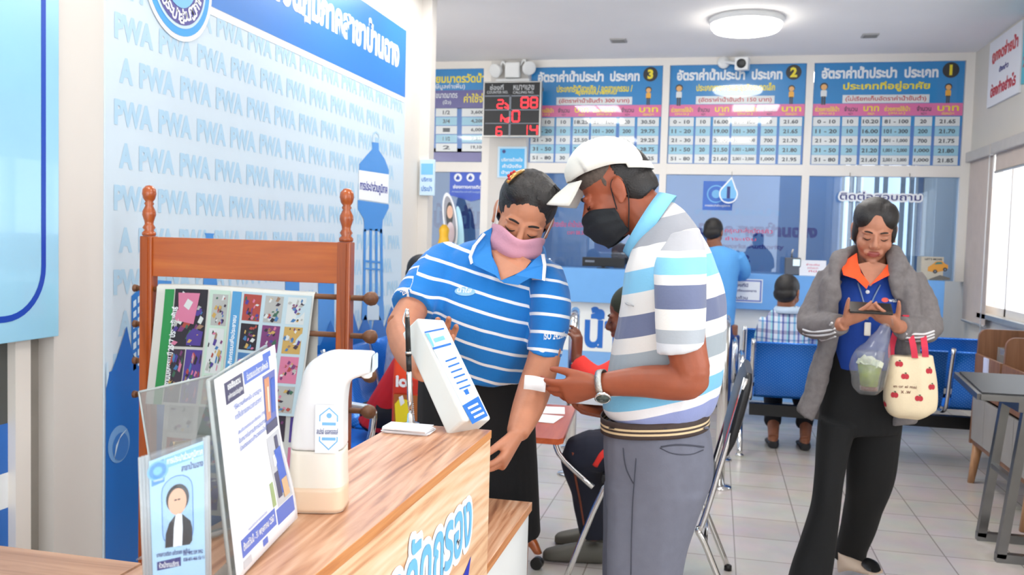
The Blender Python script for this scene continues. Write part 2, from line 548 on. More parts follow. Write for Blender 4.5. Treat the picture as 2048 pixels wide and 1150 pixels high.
tag(q.build('ceiling', CEIL, at=(0, 0, ZC)), kind='structure')
# small ceiling points
for nm, lb, px, py, w, d in (('ceiling_reflection', 'small grey plate standing in for a ceiling reflection left of the round ceiling lamp', 1237, 80, .14, .14),  # a grey reflection on the ceiling, put in as a plate
                      ('ceiling_sensor', 'small pale ceiling plate near the right wall', 1740, 70, .13, .13)):
    c = PZ(px, py, ZC)
    t = thing(nm, lb, 'vent', c)
    q = MB(); q.box((c.x - w / 2, c.y - d / 2, ZC - 0.012), (c.x + w / 2, c.y + d / 2, ZC - 0.0005), bev=0.004); q.build('cover', mat('vent_grey', (176, 174, 172), .6), t)
    q = MB()
    for k in range(4):
        q.box((c.x - w * .4, c.y - d * .4 + k * d * .22, ZC - 0.016), (c.x + w * .4, c.y - d * .4 + k * d * .22 + .012, ZC - 0.012))
    q.build('slat', mat('vent_dark', (140, 138, 136), .6), t)

# left wall: pier, then the long printed wall, then its end post
q = MB(); q.box((XL - 0.15, 2.545, 0), (XL, 6.22, ZC)); q.box((XL - 0.15, -3, 0), (XL, 0.9, ZC)); q.box((XL - 0.15, 0.9, 1.2), (XL, 2.545, ZC))
tag(q.build('wall_left', WHITE, at=(XL, 3, 0)), kind='structure')
q = MB(); q.box((XL - 0.15, 6.22, 0), (XL + 0.075, 6.34, ZC), bev=0.004)
tag(q.build('trim_1', WHITE, at=(XL, 6.28, 0)), kind='structure')
q = MB(); q.box((1.25, -2.4, 0), (XR, -2.25, ZC))  # unseen wall added behind the camera to darken the right side
tag(q.build('wall_light_block', CREAM, at=(1.3, -2.3, 0)), kind='structure')
# glass door low on the left wall, blue and white bands stuck to it
DGL = mat('door_glass_dark', (66, 70, 68), 0.08, vary=0.12, scale=3, coat=0.6)
d1 = thing('door_1', None, None, (XL, 1.7, 0)); d1['kind'] = 'structure'
q = MB(); q.box((XL - 0.08, 0.95, 0.05), (XL - 0.05, 2.42, 1.2)); q.build('glass_pane', DGL, d1)
q = MB(); q.box((XL - 0.1, 2.40, 0), (XL - 0.02, 2.465, 1.2)); q.box((XL - 0.1, 0.9, 0), (XL - 0.02, 0.96, 1.2)); q.build('door_frame', ALU, d1)
q = MB(); q.box((XL - 0.14, 2.465, 0), (XL - 0.06, 2.545, 1.2)); q.build('gap_strip', mat('gap_shade_grey', (150, 144, 136), .6), d1)  # gap beside the door frame, its shade put into the grey
pr = Print((XL - 0.05, 0, 0), (0, 1, 0), (0, 0, 1))
pr.rect(0.96, 0.625, 2.40, 0.785, I_BLUE); pr.rect(0.96, 0.51, 2.40, 0.625, I_WHITE); pr.rect(0.96, 0.06, 2.40, 0.51, I_BLUE)
pr.build('frosted_bands', d1)

# right wall with its window
q = MB()
q.box((XR, -3, 0), (XR + 0.15, -1.2, ZC)); q.box((XR, -1.2, 0), (XR + 0.15, 2.8, .75)); q.box((XR, -1.2, 2.85), (XR + 0.15, 2.8, ZC)); q.box((XR, 2.8, 0), (XR + 0.15, 6.2, ZC)); q.box((XR, 8.3, 0), (XR + 0.15, 12, ZC)); q.box((XR, 6.2, 0), (XR + 0.15, 8.3, 0.92)); q.box((XR, 6.2, 2.3), (XR + 0.15, 8.3, ZC))
tag(q.build('wall_right', CREAM, at=(XR, 5, 0)), kind='structure')
w1 = thing('window_1', None, None, (XR, 7.1, 0.92)); w1['kind'] = 'structure'
q = MB()
for lo, hi in (((6.2, 0.92), (8.3, 0.98)), ((6.2, 2.24), (8.3, 2.3)), ((6.2, 0.92), (6.26, 2.3)), ((8.24, 0.92), (8.3, 2.3)), ((7.08, 0.92), (7.16, 2.3)), ((7.62, .92), (7.66, 2.3))):
    q.box((XR + 0.03, lo[0], lo[1]), (XR + 0.1, hi[0], hi[1]))
q.build('window_frame', ALU, w1)
q = MB(); q.box((XR - 0.05, 6.15, 0.88), (XR + 0.12, 8.1, 0.919)); q.build('window_sill', STEEL, w1)
q = MB(); q.box((XR + 0.06, 6.2, 0.95), (XR + 0.066, 8.3, 2.28)); q.build('pane', glass('window_pane', (250, 252, 255), .99, .04), w1)
w7 = thing('window_7', None, None, (XR, .8, .75)); w7['kind'] = 'structure'
q = MB()
for y in (-1.2, .1, 1.4, 2.74): q.box((XR + .03, y, .75), (XR + .1, y + .06, 2.85))
q.box((XR + .03, -1.2, .75), (XR + .1, 2.8, .81)); q.box((XR + .03, -1.2, 2.79), (XR + .1, 2.8, 2.85)); q.build('window_frame', ALU, w7)
# roller blinds
def blind(lb, ya, yb, zb, cx):
    t = thing('roller_blind', lb, 'blind', (XR - 0.03, (ya + yb) / 2, zb), 'roller blinds on the right window')
    q = MB(); q.box((XR - 0.09, ya, 2.20), (XR - 0.002, yb, 2.29), bev=.01); q.build('cassette', mat('blind_cassette', (190, 184, 178), .5), t)
    q = MB(); q.box((XR - 0.05, ya + .02, zb), (XR - 0.047, yb - .02, 2.21)); q.build('fabric', mat('blind_fabric', (206, 190, 178), .9, vary=.04, bump=.2, bscale=300), t)
    q = MB(); q.tube([(XR - .048, ya + .02, zb), (XR - .048, yb - .02, zb)], .011); q.build('bottom_bar', STEEL, t)
    q = MB(); q.tube([(XR - .07, cx, 2.2), (XR - .07, cx, zb - .12)], .004, 6); q.build('pull_cord', WPLASTIC, t)
blind('roller blind pulled far down beside the room corner', 7.84, 8.56, 0.82, 7.9)
blind('roller blind rolled nearly up over the bright window', 6.0, 7.82, 2.06, 7.78)

# ------------------------------------------------------------------ glazed back wall: beams and posts, panes
BEAM = ALU
def bpt(x, y): return P(x, y, YB / KY)
q = MB()
q.box((-4.4, YB - .05, 3.13), (XR, YB + .05, ZC))                                  # head beam
q.box((-4.4, YB - .045, 2.09), (XR, YB + .05, 2.19))                               # transom
for xa, xb in ((-2.36, -2.28), (-.575, -.51), (.745, .81), (2.105, XR)):
    q.box((xa, YB - .05, 1.15), (xb, YB + .05, 3.13))
tag(q.build('trim_2', BEAM, at=(0, YB, 0)), kind='structure')
q = MB(); q.box((-2.28, YB - .06, 1.1), (-1.9, YB + .06, ZC))
tag(q.build('wall_back', WHITE, at=(-2.1, YB, 0)), kind='structure')
PANE = glass('office_glass', (206, 222, 238), 0.97, 0.065)
n = 2
for xa, xb in ((-4.4, -2.36), (-1.9, -.575), (-.51, .745), (.81, 2.105)):
    q = MB(); q.box((xa, YB - .004, 1.15), (xb, YB + .004, 2.09))
    w = thing('window_%d' % n, None, None, ((xa + xb) / 2, YB, 1.15)); w['kind'] = 'structure'; n += 1
    q.build('pane', PANE, w)
q = MB(); q.box((-4.55, 6.6, 0), (-4.4, 12, ZC))
tag(q.build('wall_side', WHITE, at=(-4.45, 7, 0)), kind='structure')
# inner office behind the glass
OFFW = mat('office_wall', (150, 184, 226), 0.8, vary=0.06, scale=1.2)
q = MB(); q.box((-4.4, 10.6, 0), (XR, 10.7, ZC))
tag(q.build('wall_inner', OFFW, at=(0, 10.6, 0)), kind='structure')
# stand-in for blinds mirrored in the glass: added window, daylight put into its pane
wx = thing('window_6', None, None, (1.7, 10.58, 1)); wx['kind'] = 'structure'
q = MB()
q.box((1.33, 10.56, .95), (2.12, 10.6, 2.4)); q.build('window_frame', ALU, wx)
q = MB(); q.poly([(1.36, 10.555, 1.0), (2.09, 10.555, 1.0), (2.09, 10.555, 2.35), (1.36, 10.555, 2.35)]); q.build('pane', mat('painted_daylight_pane', (246, 250, 255), .4, emit=1.6, vary=0), wx)
q = MB()
for x in (1.40, 1.47, 1.66, 1.75, 1.93, 2.02):
    q.box((x, 10.50, .96), (x + .05, 10.52, 2.38))
q.build('vertical_blind', mat('blind_slats', (176, 184, 190), .8), wx)

# lettering on the office wall, read through the glass
pr = Print((0, 10.6, 0), (1, 0, 0), (0, 0, 1), base=.002)
def inner(px0, py0, px1, py1):
    a = pr.uv(px0, py0); b = pr.uv(px1, py1); return a[0], b[1], b[0], a[1]
I_INKB = ink('deep_blue_letters', (30, 46, 160))
t_in = None
for s, bx, m, bo in (('การประปา', (1390, 415, 1560, 432), I_SKY, .05),
                     ('ส่วนภูมิภาคสาขาบ้านฉาง', (1325, 440, 1634, 484), I_INKB, .06),
                     ('Provincial Waterworks Authority', (1330, 483, 1568, 502), I_INKB, .05), ('1662', (1440, 507, 1500, 525), I_INKB, .06)):
    pr.text(s, *inner(*bx), m, bold=bo)
pr.text('บ้านฉั่น กฎ', *inner(868, 405, 1010, 470), I_INKB, bold=.05)
o = pr.build('wall_lettering'); tag(o, 'blue painted lettering on the office wall behind the glass', 'lettering')
pr = Print((0, YB - .004, 0), (1, 0, 0), (0, 0, 1))
I_REDL = ink('red_stick_letters', (206, 70, 110))
for s, bx in (('กรุณาส่งบัตรคิว', (1450, 455, 1545, 470)), ('ชำระเงิน', (1450, 473, 1512, 482)), ('รับชำระเงิน ค่าน้ำประปา', (1095, 440, 1175, 455)), ('เวลา 08.30 น.', (1135, 461, 1180, 470))):
    a, b, c, d = inner(*bx)
    pr.text(s, a, b, c, d, I_REDL, bold=.01)
o = pr.build('glass_lettering'); tag(o, 'red stick-on lettering on the lower glass panes', 'lettering')

# ceiling lamps: the round one in view, the square panels behind the camera that mirror in the signs, two more added for the office
def lamp_mat(name, rgb, e):
    return mat(name, rgb, .5, emit=e, vary=0)
c = PZ(1493, 37, ZC)
t = thing('ceiling_lamp', 'round white flush ceiling lamp, lit, above the waiting area', 'lamp', (c.x, c.y, ZC))
q = MB(); q.lathe([(.285, 0), (.29, -.02), (.28, -.045), (.262, -.05)], (c.x, c.y, ZC - .0005), n=48); q.build('base_ring', WPLASTIC, t)
q = MB(); q.lathe([(.262, 0), (.27, -.03), (.25, -.055), (.19, -.07), (.0, -.078)], (c.x, c.y, ZC - .04), n=48); q.build('diffuser', lamp_mat('lamp_diffuser', (255, 250, 240), LAMP_STRENGTH), t)
first = None
PNL = (('left row nearest the signs', -1.6, 5.75), ('right row nearest the signs', .4, 5.75), ('left row, second from the signs', -1.65, 4.6), ('right row, second from the signs', .36, 4.6),
       ('left row nearest the entrance', -1.7, 2.2), ('right row nearest the entrance', .2, 2.2), ('far left by the side corridor', -4.2, 2.4), ('added unseen to light the office, left', -1.2, 9.7), ('added unseen to light the office, right', 1.0, 9.7))  # both office panels are added out of view to lighten the lower panes
for lbx, x, y in PNL:
    lb = 'square lit ceiling panel, ' + lbx
    if first is None:
        first = thing('ceiling_panel', lb, 'lamp', (x, y, ZC), 'square ceiling light panels')
        q = MB(); q.box((x - .3, y - .3, ZC - .03), (x + .3, y + .3, ZC - .0005)); q.build('frame', WPLASTIC, first)
        q = MB(); q.poly([(x - .28, y + .28, ZC - .0305), (x - .01, y + .28, ZC - .0305), (x - .01, y - .28, ZC - .0305), (x - .28, y - .28, ZC - .0305)])
        q.poly([(x + .01, y + .28, ZC - .0305), (x + .28, y + .28, ZC - .0305), (x + .28, y - .28, ZC - .0305), (x + .01, y - .28, ZC - .0305)])
        q.build('diffuser', lamp_mat('panel_diffuser', (255, 252, 246), PANEL_STRENGTH), first, fix=False); x0, y0 = x, y
    else:
        o = dup_tree(first, Matrix.Translation((x - x0, y - y0, 0))); o['label'] = lb
# ================================================================== tariff boards in the upper row of the glazed wall
SB = mat('tariff_board_blue', (32, 132, 196), 0.3, coat=1.0, vary=.03, scale=3)
C_PINK = ink('board_pink', (222, 110, 160), coat=1.0); C_WHITE = ink('board_white', (222, 226, 226), coat=1.0); C_CELL = ink('board_cell_blue', (150, 200, 220), coat=1.0)
C_TXT = ink('board_text', (60, 66, 76), coat=1.0); C_YEL = ink('board_yellow', (242, 222, 40), coat=1.0); C_TITLE = ink('board_title_white', (236, 240, 242), coat=1.0)
C_BLK = ink('board_black', (34, 32, 28), coat=1.0); C_RED = ink('board_red', (190, 50, 62), coat=1.0); C_ORA = ink('board_amber', (240, 176, 60), coat=1.0)
C_MID = ink('board_mid_blue', (70, 120, 190), coat=1.0); C_PUR = ink('board_violet', (92, 88, 150), coat=1.0)
SKINP = ink('board_skin', (232, 176, 110), coat=1.0)
def little_person(pr, a, b, h, hair, top, leg):
    pr.rect(a - h * .09, b, a - h * .01, b + h * .38, leg); pr.rect(a + h * .01, b, a + h * .09, b + h * .38, leg)
    pr.rect(a - h * .13, b + h * .34, a + h * .13, b + h * .66, top, r=h * .06)
    pr.disc(a, b + h * .82, h * .17, hair); pr.k += 1; pr.disc(a, b + h * .79, h * .13, SKINP, ry=h * .13); pr.k -= 1
def tariff(lb, x0, x1, z0, z1, num, sub, note, rows, subs2=None, yplane=YB - .03):
    t = thing('tariff_board', lb, 'sign', ((x0 + x1) / 2, yplane, z0), 'blue water tariff boards')
    q = MB(); q.box((x0, yplane, z0), (x1, yplane + .02, z1)); q.build('panel', SB, t)
    pr = Print((x0, yplane, z0), (1, 0, 0), (0, 0, 1), lift=.0012, base=.0015)
    W, H = x1 - x0, z1 - z0
    X = lambda f: f * W
    Z = lambda f: (1 - f) * H
    pr.layer(0).rect(X(.0), Z(1), X(1), Z(.62), C_MID); pr.rect(X(.0), Z(.52), X(1), Z(.40), C_PINK)
    pr.layer(1).text('อัตราค่าน้ำประปา  ประเภท', X(.05), Z(.155), X(.83), Z(.035), C_TITLE, bold=.045)
    pr.disc(X(.91), Z(.085), H * .075, C_BLK); pr.layer(2).text(num, X(.86), Z(.135), X(.96), Z(.035), C_YEL, bold=.05, keep=True)
    pr.layer(1).text(sub, X(.2), Z(.285), X(.78), Z(.185), C_YEL, bold=.03)
    if subs2: pr.text(subs2, X(.36), Z(.30), X(.66), Z(.24), C_YEL, bold=.03)
    pr.rect(X(.2), Z(.395), X(.78), Z(.315), C_WHITE); pr.layer(2).text(note, X(.22), Z(.385), X(.76), Z(.325), C_RED, bold=.02)
    pr.layer(1); little_person(pr, X(.07), Z(.41), H * .22, C_BLK, C_WHITE, C_TXT); little_person(pr, X(.9), Z(.40), H * .19, C_BLK, C_ORA, C_TXT)
    cols = ((.005, .19), (.205, .315), (.335, .46), (.475, .665), (.69, .805), (.825, .985))
    for k, (a, b) in enumerate(cols):
        pr.layer(1).text(('ช่วงการใช้น้ำ', 'จำนวน', 'บาท')[k % 3], X(a + .01), Z(.475), X(b - .01), Z(.425), C_TXT if k % 3 == 1 else C_YEL, bold=.02)
        pr.text(('(ลบ.ม.)', 'หน่วย', 'ต่อหน่วย')[k % 3], X(a + .04), Z(.51), X(b - .04), Z(.48), C_TXT if k % 3 == 1 else C_YEL, bold=.01)
        for r in range(5):
            ya, yb = .53 + r * .094, .53 + r * .094 + (.092 if r % 2 else .09)
            pr.layer(1).rect(X(a), Z(yb), X(b), Z(ya), C_CELL if r % 2 else C_WHITE)
            s = rows[k][r]
            w = min(.0105 * len(s), (b - a) * .42); c = (a + b) / 2
            pr.layer(2).text(s, X(c - w), Z(yb - .025), X(c + w), Z(ya + .025), C_TXT, bold=.03)
    pr.build('printing', t)
    return t
def rows_of(c3, c6, c4=None):
    return (('0 - 10', '11 - 20', '21 - 30', '31 - 50', '51 - 80'), ('10', '10', '10', '20', '30'), c3,
            c4 or ('81 - 100', '101 - 300', '301 - 1,000', '1,001 - 2,000', '2,001 - 3,000'), ('20', '200', '700', '1,000', '1,000'), c6)
tariff('blue tariff board with a yellow number 1, rightmost of the row', .815, 2.1, 2.195, 3.13, '1', 'ประเภทที่อยู่อาศัย', '(ไม่เรียกเก็บอัตราค่าน้ำขั้นต่ำ)',
       rows_of(('10.20', '16.00', '19.00', '21.20', '21.60'), ('21.65', '21.70', '21.75', '21.80', '21.85')))
tariff('blue tariff board with a yellow number 2, behind the security camera', -.505, .742, 2.195, 3.13, '2', 'ประเภทราชการและธุรกิจขนาดเล็ก', '(อัตราค่าน้ำขั้นต่ำ 150 บาท)',
       rows_of(('16.00', '19.00', '20.00', '21.50', '21.60'), ('21.60', '21.65', '21.70', '21.80', '21.95')))
tariff('blue tariff board with a yellow number 3, above the white cap', -1.87, -.58, 2.195, 3.13, '3', 'ประเภทรัฐวิสาหกิจ / อุตสาหกรรม /', '(อัตราค่าน้ำขั้นต่ำ 300 บาท)',
       rows_of(('18.25', '21.50', '25.50', '28.50', '31.25'), ('30.50', '29.75', '29.25', '28.75', '28.25')), 'ธุรกิจขนาดใหญ่')
# fourth board, partly behind the wall end
x0, x1, z0, z1 = -3.5, -2.37, 2.195, 3.13
t = thing('tariff_board', 'blue board with violet table headings, partly behind the white wall end', 'sign', ((x0 + x1) / 2, YB - .03, z0), 'blue water tariff boards')
q = MB(); q.box((x0, YB - .03, z0), (x1, YB - .01, z1)); q.build('panel', SB, t)
pr = Print((0, YB - .03, 0), (1, 0, 0), (0, 0, 1), lift=.0012, base=.0015)
def bx(a, b, c, d): p = pr.uv(a, b); r = pr.uv(c, d); return p[0], r[1], r[0], p[1]
pr.rect(x0, z0, x1, 2.33, C_PUR); pr.rect(*bx(760, 182, 985, 217), C_PUR); pr.rect(*bx(760, 217, 985, 305), C_MID)
pr.layer(1); pr.text('ค่าธรรมเนียมมาตรวัดน้ำ', *bx(800, 148, 970, 165), C_YEL, bold=.03); pr.text('(ยังไม่รวมภาษีมูลค่าเพิ่ม)', *bx(810, 168, 930, 180), C_TITLE, bold=.01)
pr.text('ขนาดมาตร', *bx(872, 187, 915, 196), C_TITLE, bold=.01); pr.text('(นิ้ว)', *bx(886, 200, 902, 210), C_TITLE, bold=.01); pr.text('ค่าใช้จ่าย', *bx(928, 187, 982, 205), C_YEL, bold=.02)
for r, (a, b) in enumerate((('1/2', '3,600'), ('3/4', '4,200'), ('1', '6,000'), ('1 1/2', '9,250'), ('2', '19,100'))):
    y = 217 + r * 17.5
    pr.layer(1); pr.rect(*bx(872, y, 914, y + 16), C_WHITE if r % 2 == 0 else C_CELL); pr.rect(*bx(924, y, 985, y + 16), C_WHITE if r % 2 == 0 else C_CELL)
    pr.layer(2).text(a, *bx(886, y + 4, 900, y + 12), C_TXT, bold=.03); pr.text(b, *bx(942, y + 4, 968, y + 12), C_TXT, bold=.03)
pr.build('printing', t)

# ------------------------------------------------------------------ queue display, emergency light, security camera
Yq = YB - .35
def frontal(Y): return lambda x, y: P(x, y, Y / KY)
f = frontal(Yq)
a, b = f(967, 163), f(1080, 274)
t = thing('queue_display', 'black queue display with glowing red numbers, hung over the counter', 'display', ((a.x + b.x) / 2, Yq, b.z))
q = MB(); q.box((a.x, Yq, b.z), (b.x, Yq + .07, a.z), bev=.006); q.build('frame', STEEL, t)
q = MB(); q.box((a.x + .014, Yq - .006, b.z + .014), (b.x - .014, Yq - .0005, a.z - .014)); q.build('screen', BLACK, t)
pr = Print((0, Yq - .006, 0), (1, 0, 0), (0, 0, 1))
def bq(a, b, c, d): p = pr.uv(a, b); r = pr.uv(c, d); return p[0], r[1], r[0], p[1]
for s, bb in (('ช่องที่', (980, 169, 1007, 180)), ('COUNTER NO.', (974, 182, 1016, 187)), ('หมายเลข', (1027, 170, 1068, 180)), ('CALLING NO.', (1026, 182, 1068, 187))):
    pr.text(s, *bq(*bb), ink('display_text', (190, 192, 194)), bold=.01)
for bb in ((970, 191, 1078, 192.5), (970, 219, 1078, 220.5), (970, 246, 1078, 247.5), (1019, 191, 1020.5, 272)): pr.rect(*bq(*bb), I_GREY)
pr.build('legend', t)
LED = mat('red_led', (255, 40, 50), .5, emit=2.2, vary=0)
pr = Print((0, Yq - .006, 0), (1, 0, 0), (0, 0, 1))
SEG = {'0': 'abcdef', '1': 'bc', '2': 'abged', '4': 'fgbc', '6': 'afgedc', '8': 'abcdefg'}
def digit(ch, x0, y0, x1, y1):
    a0, b0, a1, b1 = bq(x0, y0, x1, y1); m = (b0 + b1) / 2; w = (a1 - a0) * .2; g = w * .3
    S = {'a': ((a0 + g, b1), (a1 - g, b1)), 'd': ((a0 + g, b0), (a1 - g, b0)), 'g': ((a0 + g, m), (a1 - g, m)), 'f': ((a0, m + g), (a0, b1 - g)), 'b': ((a1, m + g), (a1, b1 - g)), 'e': ((a0, b0 + g), (a0, m - g)), 'c': ((a1, b0 + g), (a1, m - g))}
    for s in SEG[ch]: pr.line(S[s], w, LED)
digit('2', 995, 200, 1006, 216); digit('8', 1043, 195, 1056, 215); digit('8', 1062, 195, 1074, 215)
digit('0', 1025, 222, 1038, 243); digit('6', 993, 254, 1003, 271); digit('1', 1049, 250, 1054, 270); digit('4', 1061, 250, 1074, 270)
for pts in (((1003, 229), (1002, 243)), ((1003, 233), (1010, 239), (1017, 236), (1016, 244), (1009, 242)), ((1010, 206), (1016, 211), (1016, 217), (1009, 214))):
    pr.line([pr.uv(*p) for p in pts], .012, LED)
pr.build('digits', t)
q = MB(); c = (a.x + b.x) / 2; q.box((c - .2, Yq + .07, a.z - .12), (c - .15, YB - .05, a.z - .09)); q.box((c + .15, Yq + .07, a.z - .12), (c + .2, YB - .05, a.z - .09)); q.build('bracket', STEEL, t)

Ye = YB - .06
f = frontal(Ye); a, b = f(1014, 128), f(1042, 158)
t = thing('emergency_light', 'white twin-spot emergency light above the queue display', 'light', ((a.x + b.x) / 2, Ye, b.z))
q = MB(); q.box((a.x, Ye - .09, b.z), (b.x, Ye - .001, a.z), bev=.012); q.build('battery_box', WPLASTIC, t)
q = MB(); q.box((a.x - .1, Ye - .07, b.z - .11), (b.x + .1, Ye - .001, b.z - .005), bev=.015); q.build('lower_cover', WPLASTIC, t)
for s, (px, py) in ((-1, (1001, 145)), (1, (1055, 140))):
    c = f(px, py); o = Vector((c.x, Ye - .06, c.z))
    q = MB(); q.lathe([(.02, 0), (.055, .03), (.07, .085), (.062, .09), (0, .075)], o + Vector((0, .04, .03)), Vector((s * .4, -.8, -.35)), 20); q.build('spot_head', WPLASTIC, t)
    q = MB(); q.tube([o + Vector((0, .03, .02)), o + Vector((-s * .03, .03, .1)), Vector((a.x if s < 0 else b.x, Ye - .04, a.z - .03))], .012, sub=4); q.build('arm', WPLASTIC, t)

c = P(1483, 127, (YB - .3) / KY)
t = thing('security_camera', 'white bullet security camera on the head beam over the board numbered 2', 'camera', (c.x, YB - .3, c.z))
Mc = Matrix.Translation(c) @ Matrix.Rotation(math.radians(-6), 4, 'Z') @ Matrix.Rotation(math.radians(8), 4, 'X')
q = MB(); q.box((-.06, -.02, -.058), (.06, .2, .058), Mc, bev=.012); q.build('housing', WPLASTIC, t)
q = MB(); q.lathe([(0, 0), (.04, .0), (.042, .012), (.034, .016), (0, .012)], Mc @ Vector((0, -.018, 0)), Mc.to_3x3() @ Vector((0, -1, 0)), 24); q.build('lens', BLACK, t)
q = MB(); q.tube([Mc @ Vector((0, .15, 0)), Mc @ Vector((-.1, .2, .02)), Vector((c.x - .14, YB - .08, c.z + .06)), Vector((c.x - .16, YB - .055, c.z + .075))], .016, sub=4); q.lathe([(.06, 0), (.055, .02), (.02, .025)], (c.x - .16, YB - .052, c.z + .06), (0, -1, 0), 20); q.build('bracket', WPLASTIC, t)

# ------------------------------------------------------------------ small notices
def notice(name, lb, cat, quadpx, Y, back, items, base=I_PALE, thick=.006, lift=.0012, border=None):
    """a small printed board facing the camera side; items: list of (kind, ...) in photo points of its plane"""
    f = frontal(Y); a, b = f(*quadpx[0]), f(*quadpx[1])
    t = thing(name, lb, cat, ((a.x + b.x) / 2, Y, b.z))
    q = MB(); q.box((a.x, Y, b.z), (b.x, Y + thick, a.z)); q.build('board', back, t)
    pr = Print((0, Y, 0), (1, 0, 0), (0, 0, 1), lift=lift, base=.001)
    g = lambda a, b, c, d: (lambda p, r: (p[0], r[1], r[0], p[1]))(pr.uv(a, b), pr.uv(c, d))
    for it in items:
        pr.layer(it[0])
        if it[1] == 'rect': pr.rect(*g(*it[2]), it[3])
        elif it[1] == 'text': pr.text(it[4], *g(*it[2]), it[3], bold=.02)
        elif it[1] == 'disc':
            p = pr.uv(*it[2][:2]); r = pr.uv(it[2][0] + it[2][2], it[2][1]); pr.disc(p[0], p[1], abs(r[0] - p[0]), it[3])
        elif it[1] == 'poly': pr.pxpoly(it[2], it[3])
    pr.build('printing', t)
    return t
CYAN = ink('cyan_board', (76, 178, 232)); ROYAL = ink('royal_blue_board', (44, 84, 196))
notice('notice', 'pale blue notice with white lines on the pier under the queue display', 'sign', ((996, 293), (1052, 356)), YB - .075, I_PALE,
       [(0, 'rect', (1000, 297, 1048, 353), CYAN), (1, 'disc', (1008, 303, 3.5), I_NAVY), (1, 'text', (1003, 315, 1045, 323), I_WHITE, 'บริการด้วยใจ'), (1, 'text', (1005, 328, 1043, 336), I_WHITE, 'คำนึงถึง'), (1, 'text', (1003, 341, 1047, 350), I_WHITE, 'น้ำทุกหยด')])
f = frontal(YB - .02)
t = thing('pennant', 'royal blue pennant with three white discs on the glass', 'sign', f(942, 400))
q = MB(); q.prism([f(900, 342), f(983, 342), f(982, 392), f(942, 403), f(899, 390)], (0, .006, 0)); q.build('board', ROYAL, t)
pr = Print((0, YB - .02, 0), (1, 0, 0), (0, 0, 1), lift=.0012, base=.001)
g = lambda a, b, c, d: (lambda p, r: (p[0], r[1], r[0], p[1]))(pr.uv(a, b), pr.uv(c, d))
for x in (916, 941, 967): p = pr.uv(x, 355); pr.disc(p[0], p[1], .042, I_WHITE)
pr.layer(1)
for x in (916, 941, 967): p = pr.uv(x, 356); pr.disc(p[0], p[1], .02, ROYAL); pr.line([(p[0] - .02, p[1] - .015), (p[0], p[1] + .03)], .008, ROYAL)
pr.layer(0).text('ช่องทางการติดต่อ', *g(906, 369, 975, 378), I_WHITE, bold=.03); pr.text('การประปาส่วนภูมิภาค', *g(904, 381, 976, 387), I_PALE)
pr.build('printing', t)
# sticker square with seal and the drop-shaped number 1 hung before it
f = frontal(YB - .012)
t = thing('seal_sticker', 'square blue sticker with a round seal on the glass behind counter 1', 'sticker', f(1437, 420))
a, b = f(1407, 362), f(1464, 421); q = MB(); q.box((a.x, YB - .012, b.z), (b.x, YB - .008, a.z)); q.build('sheet', ink('sticker_blue', (58, 110, 200)), t)
pr = Print((0, YB - .012, 0), (1, 0, 0), (0, 0, 1), lift=.001, base=.001)
p = pr.uv(1432, 388); pr.disc(p[0], p[1], .085, I_SKY); pr.layer(1).disc(p[0], p[1], .074, ink('seal_blue', (58, 110, 200))); pr.layer(2).disc(p[0], p[1], .04, I_SKY)
pr.text('การประปาส่วนภูมิภาค', *g(1410, 408, 1460, 415), I_WHITE, bold=.02); pr.build('printing', t)
Yd = YB - .18; f = frontal(Yd)
t = thing('number_drop', 'water-drop shaped hanging plate with the number 1', 'sign', f(1456, 408))
def drop(cx, cy, r, tip):
    pts = []
    for i in range(25):
        th = math.radians(-215 + i * 250 / 24 - 0); pts.append((cx + r * math.cos(th), cy - r * math.sin(th)))
    return pts + [tip]
q = MB(); q.prism([f(*p) for p in drop(1457, 388, 19, (1464, 353))], (0, .012, 0)); q.build('plate', I_WHITE, t)
pr = Print((0, Yd, 0), (1, 0, 0), (0, 0, 1), lift=.001, base=.001)
pr.pxpoly(drop(1457, 388, 16, (1463, 358)), I_SKY); pr.layer(1).pxpoly([(1443, 397), (1471, 397), (1466, 402), (1457, 404), (1448, 402)], I_BLUE); pr.layer(2).text('1', *g(1447, 373, 1467, 397), I_NAVY, bold=.06, keep=True); pr.build('printing', t)
q = MB(); q.tube([f(1464, 353) + Vector((0, .006, 0)), Vector((f(1464, 353).x, YB - .05, 2.12))], .003, 6); q.build('hanger', STEEL, t)
# enquiries letters hung in front of the glass
Yl = YB - .1; f = frontal(Yl)
t = thing('letter_sign', 'white-edged blue lettering sign hung before the right glass pane', 'sign', f(1760, 402))
pr = Print((0, Yl, 0), (1, 0, 0), (0, 0, 1), lift=.002, base=.0)
p = g(1680, 383, 1842, 402)
for i in range(12):
    a = i * PI / 6; pr.k = i * .05; pr.text('ติดต่อสอบถาม', p[0] + .016 * math.cos(a), p[1] + .016 * math.sin(a), p[2] + .016 * math.cos(a), p[3] + .016 * math.sin(a), I_WHITE, bold=.02)
o = pr.build('outline', t)
pr = Print((0, Yl, 0), (1, 0, 0), (0, 0, 1), lift=.002, base=.004)
pr.text('ติดต่อสอบถาม', *g(1680, 383, 1842, 402), I_NAVY, bold=.012); pr.build('lettering', t)
q = MB()
for x in (1700, 1820): q.tube([f(x, 384) + Vector((0, .006, 0)), Vector((f(x, 384).x, YB - .05, 2.12))], .003, 6)
q.build('hanger', STEEL, t)

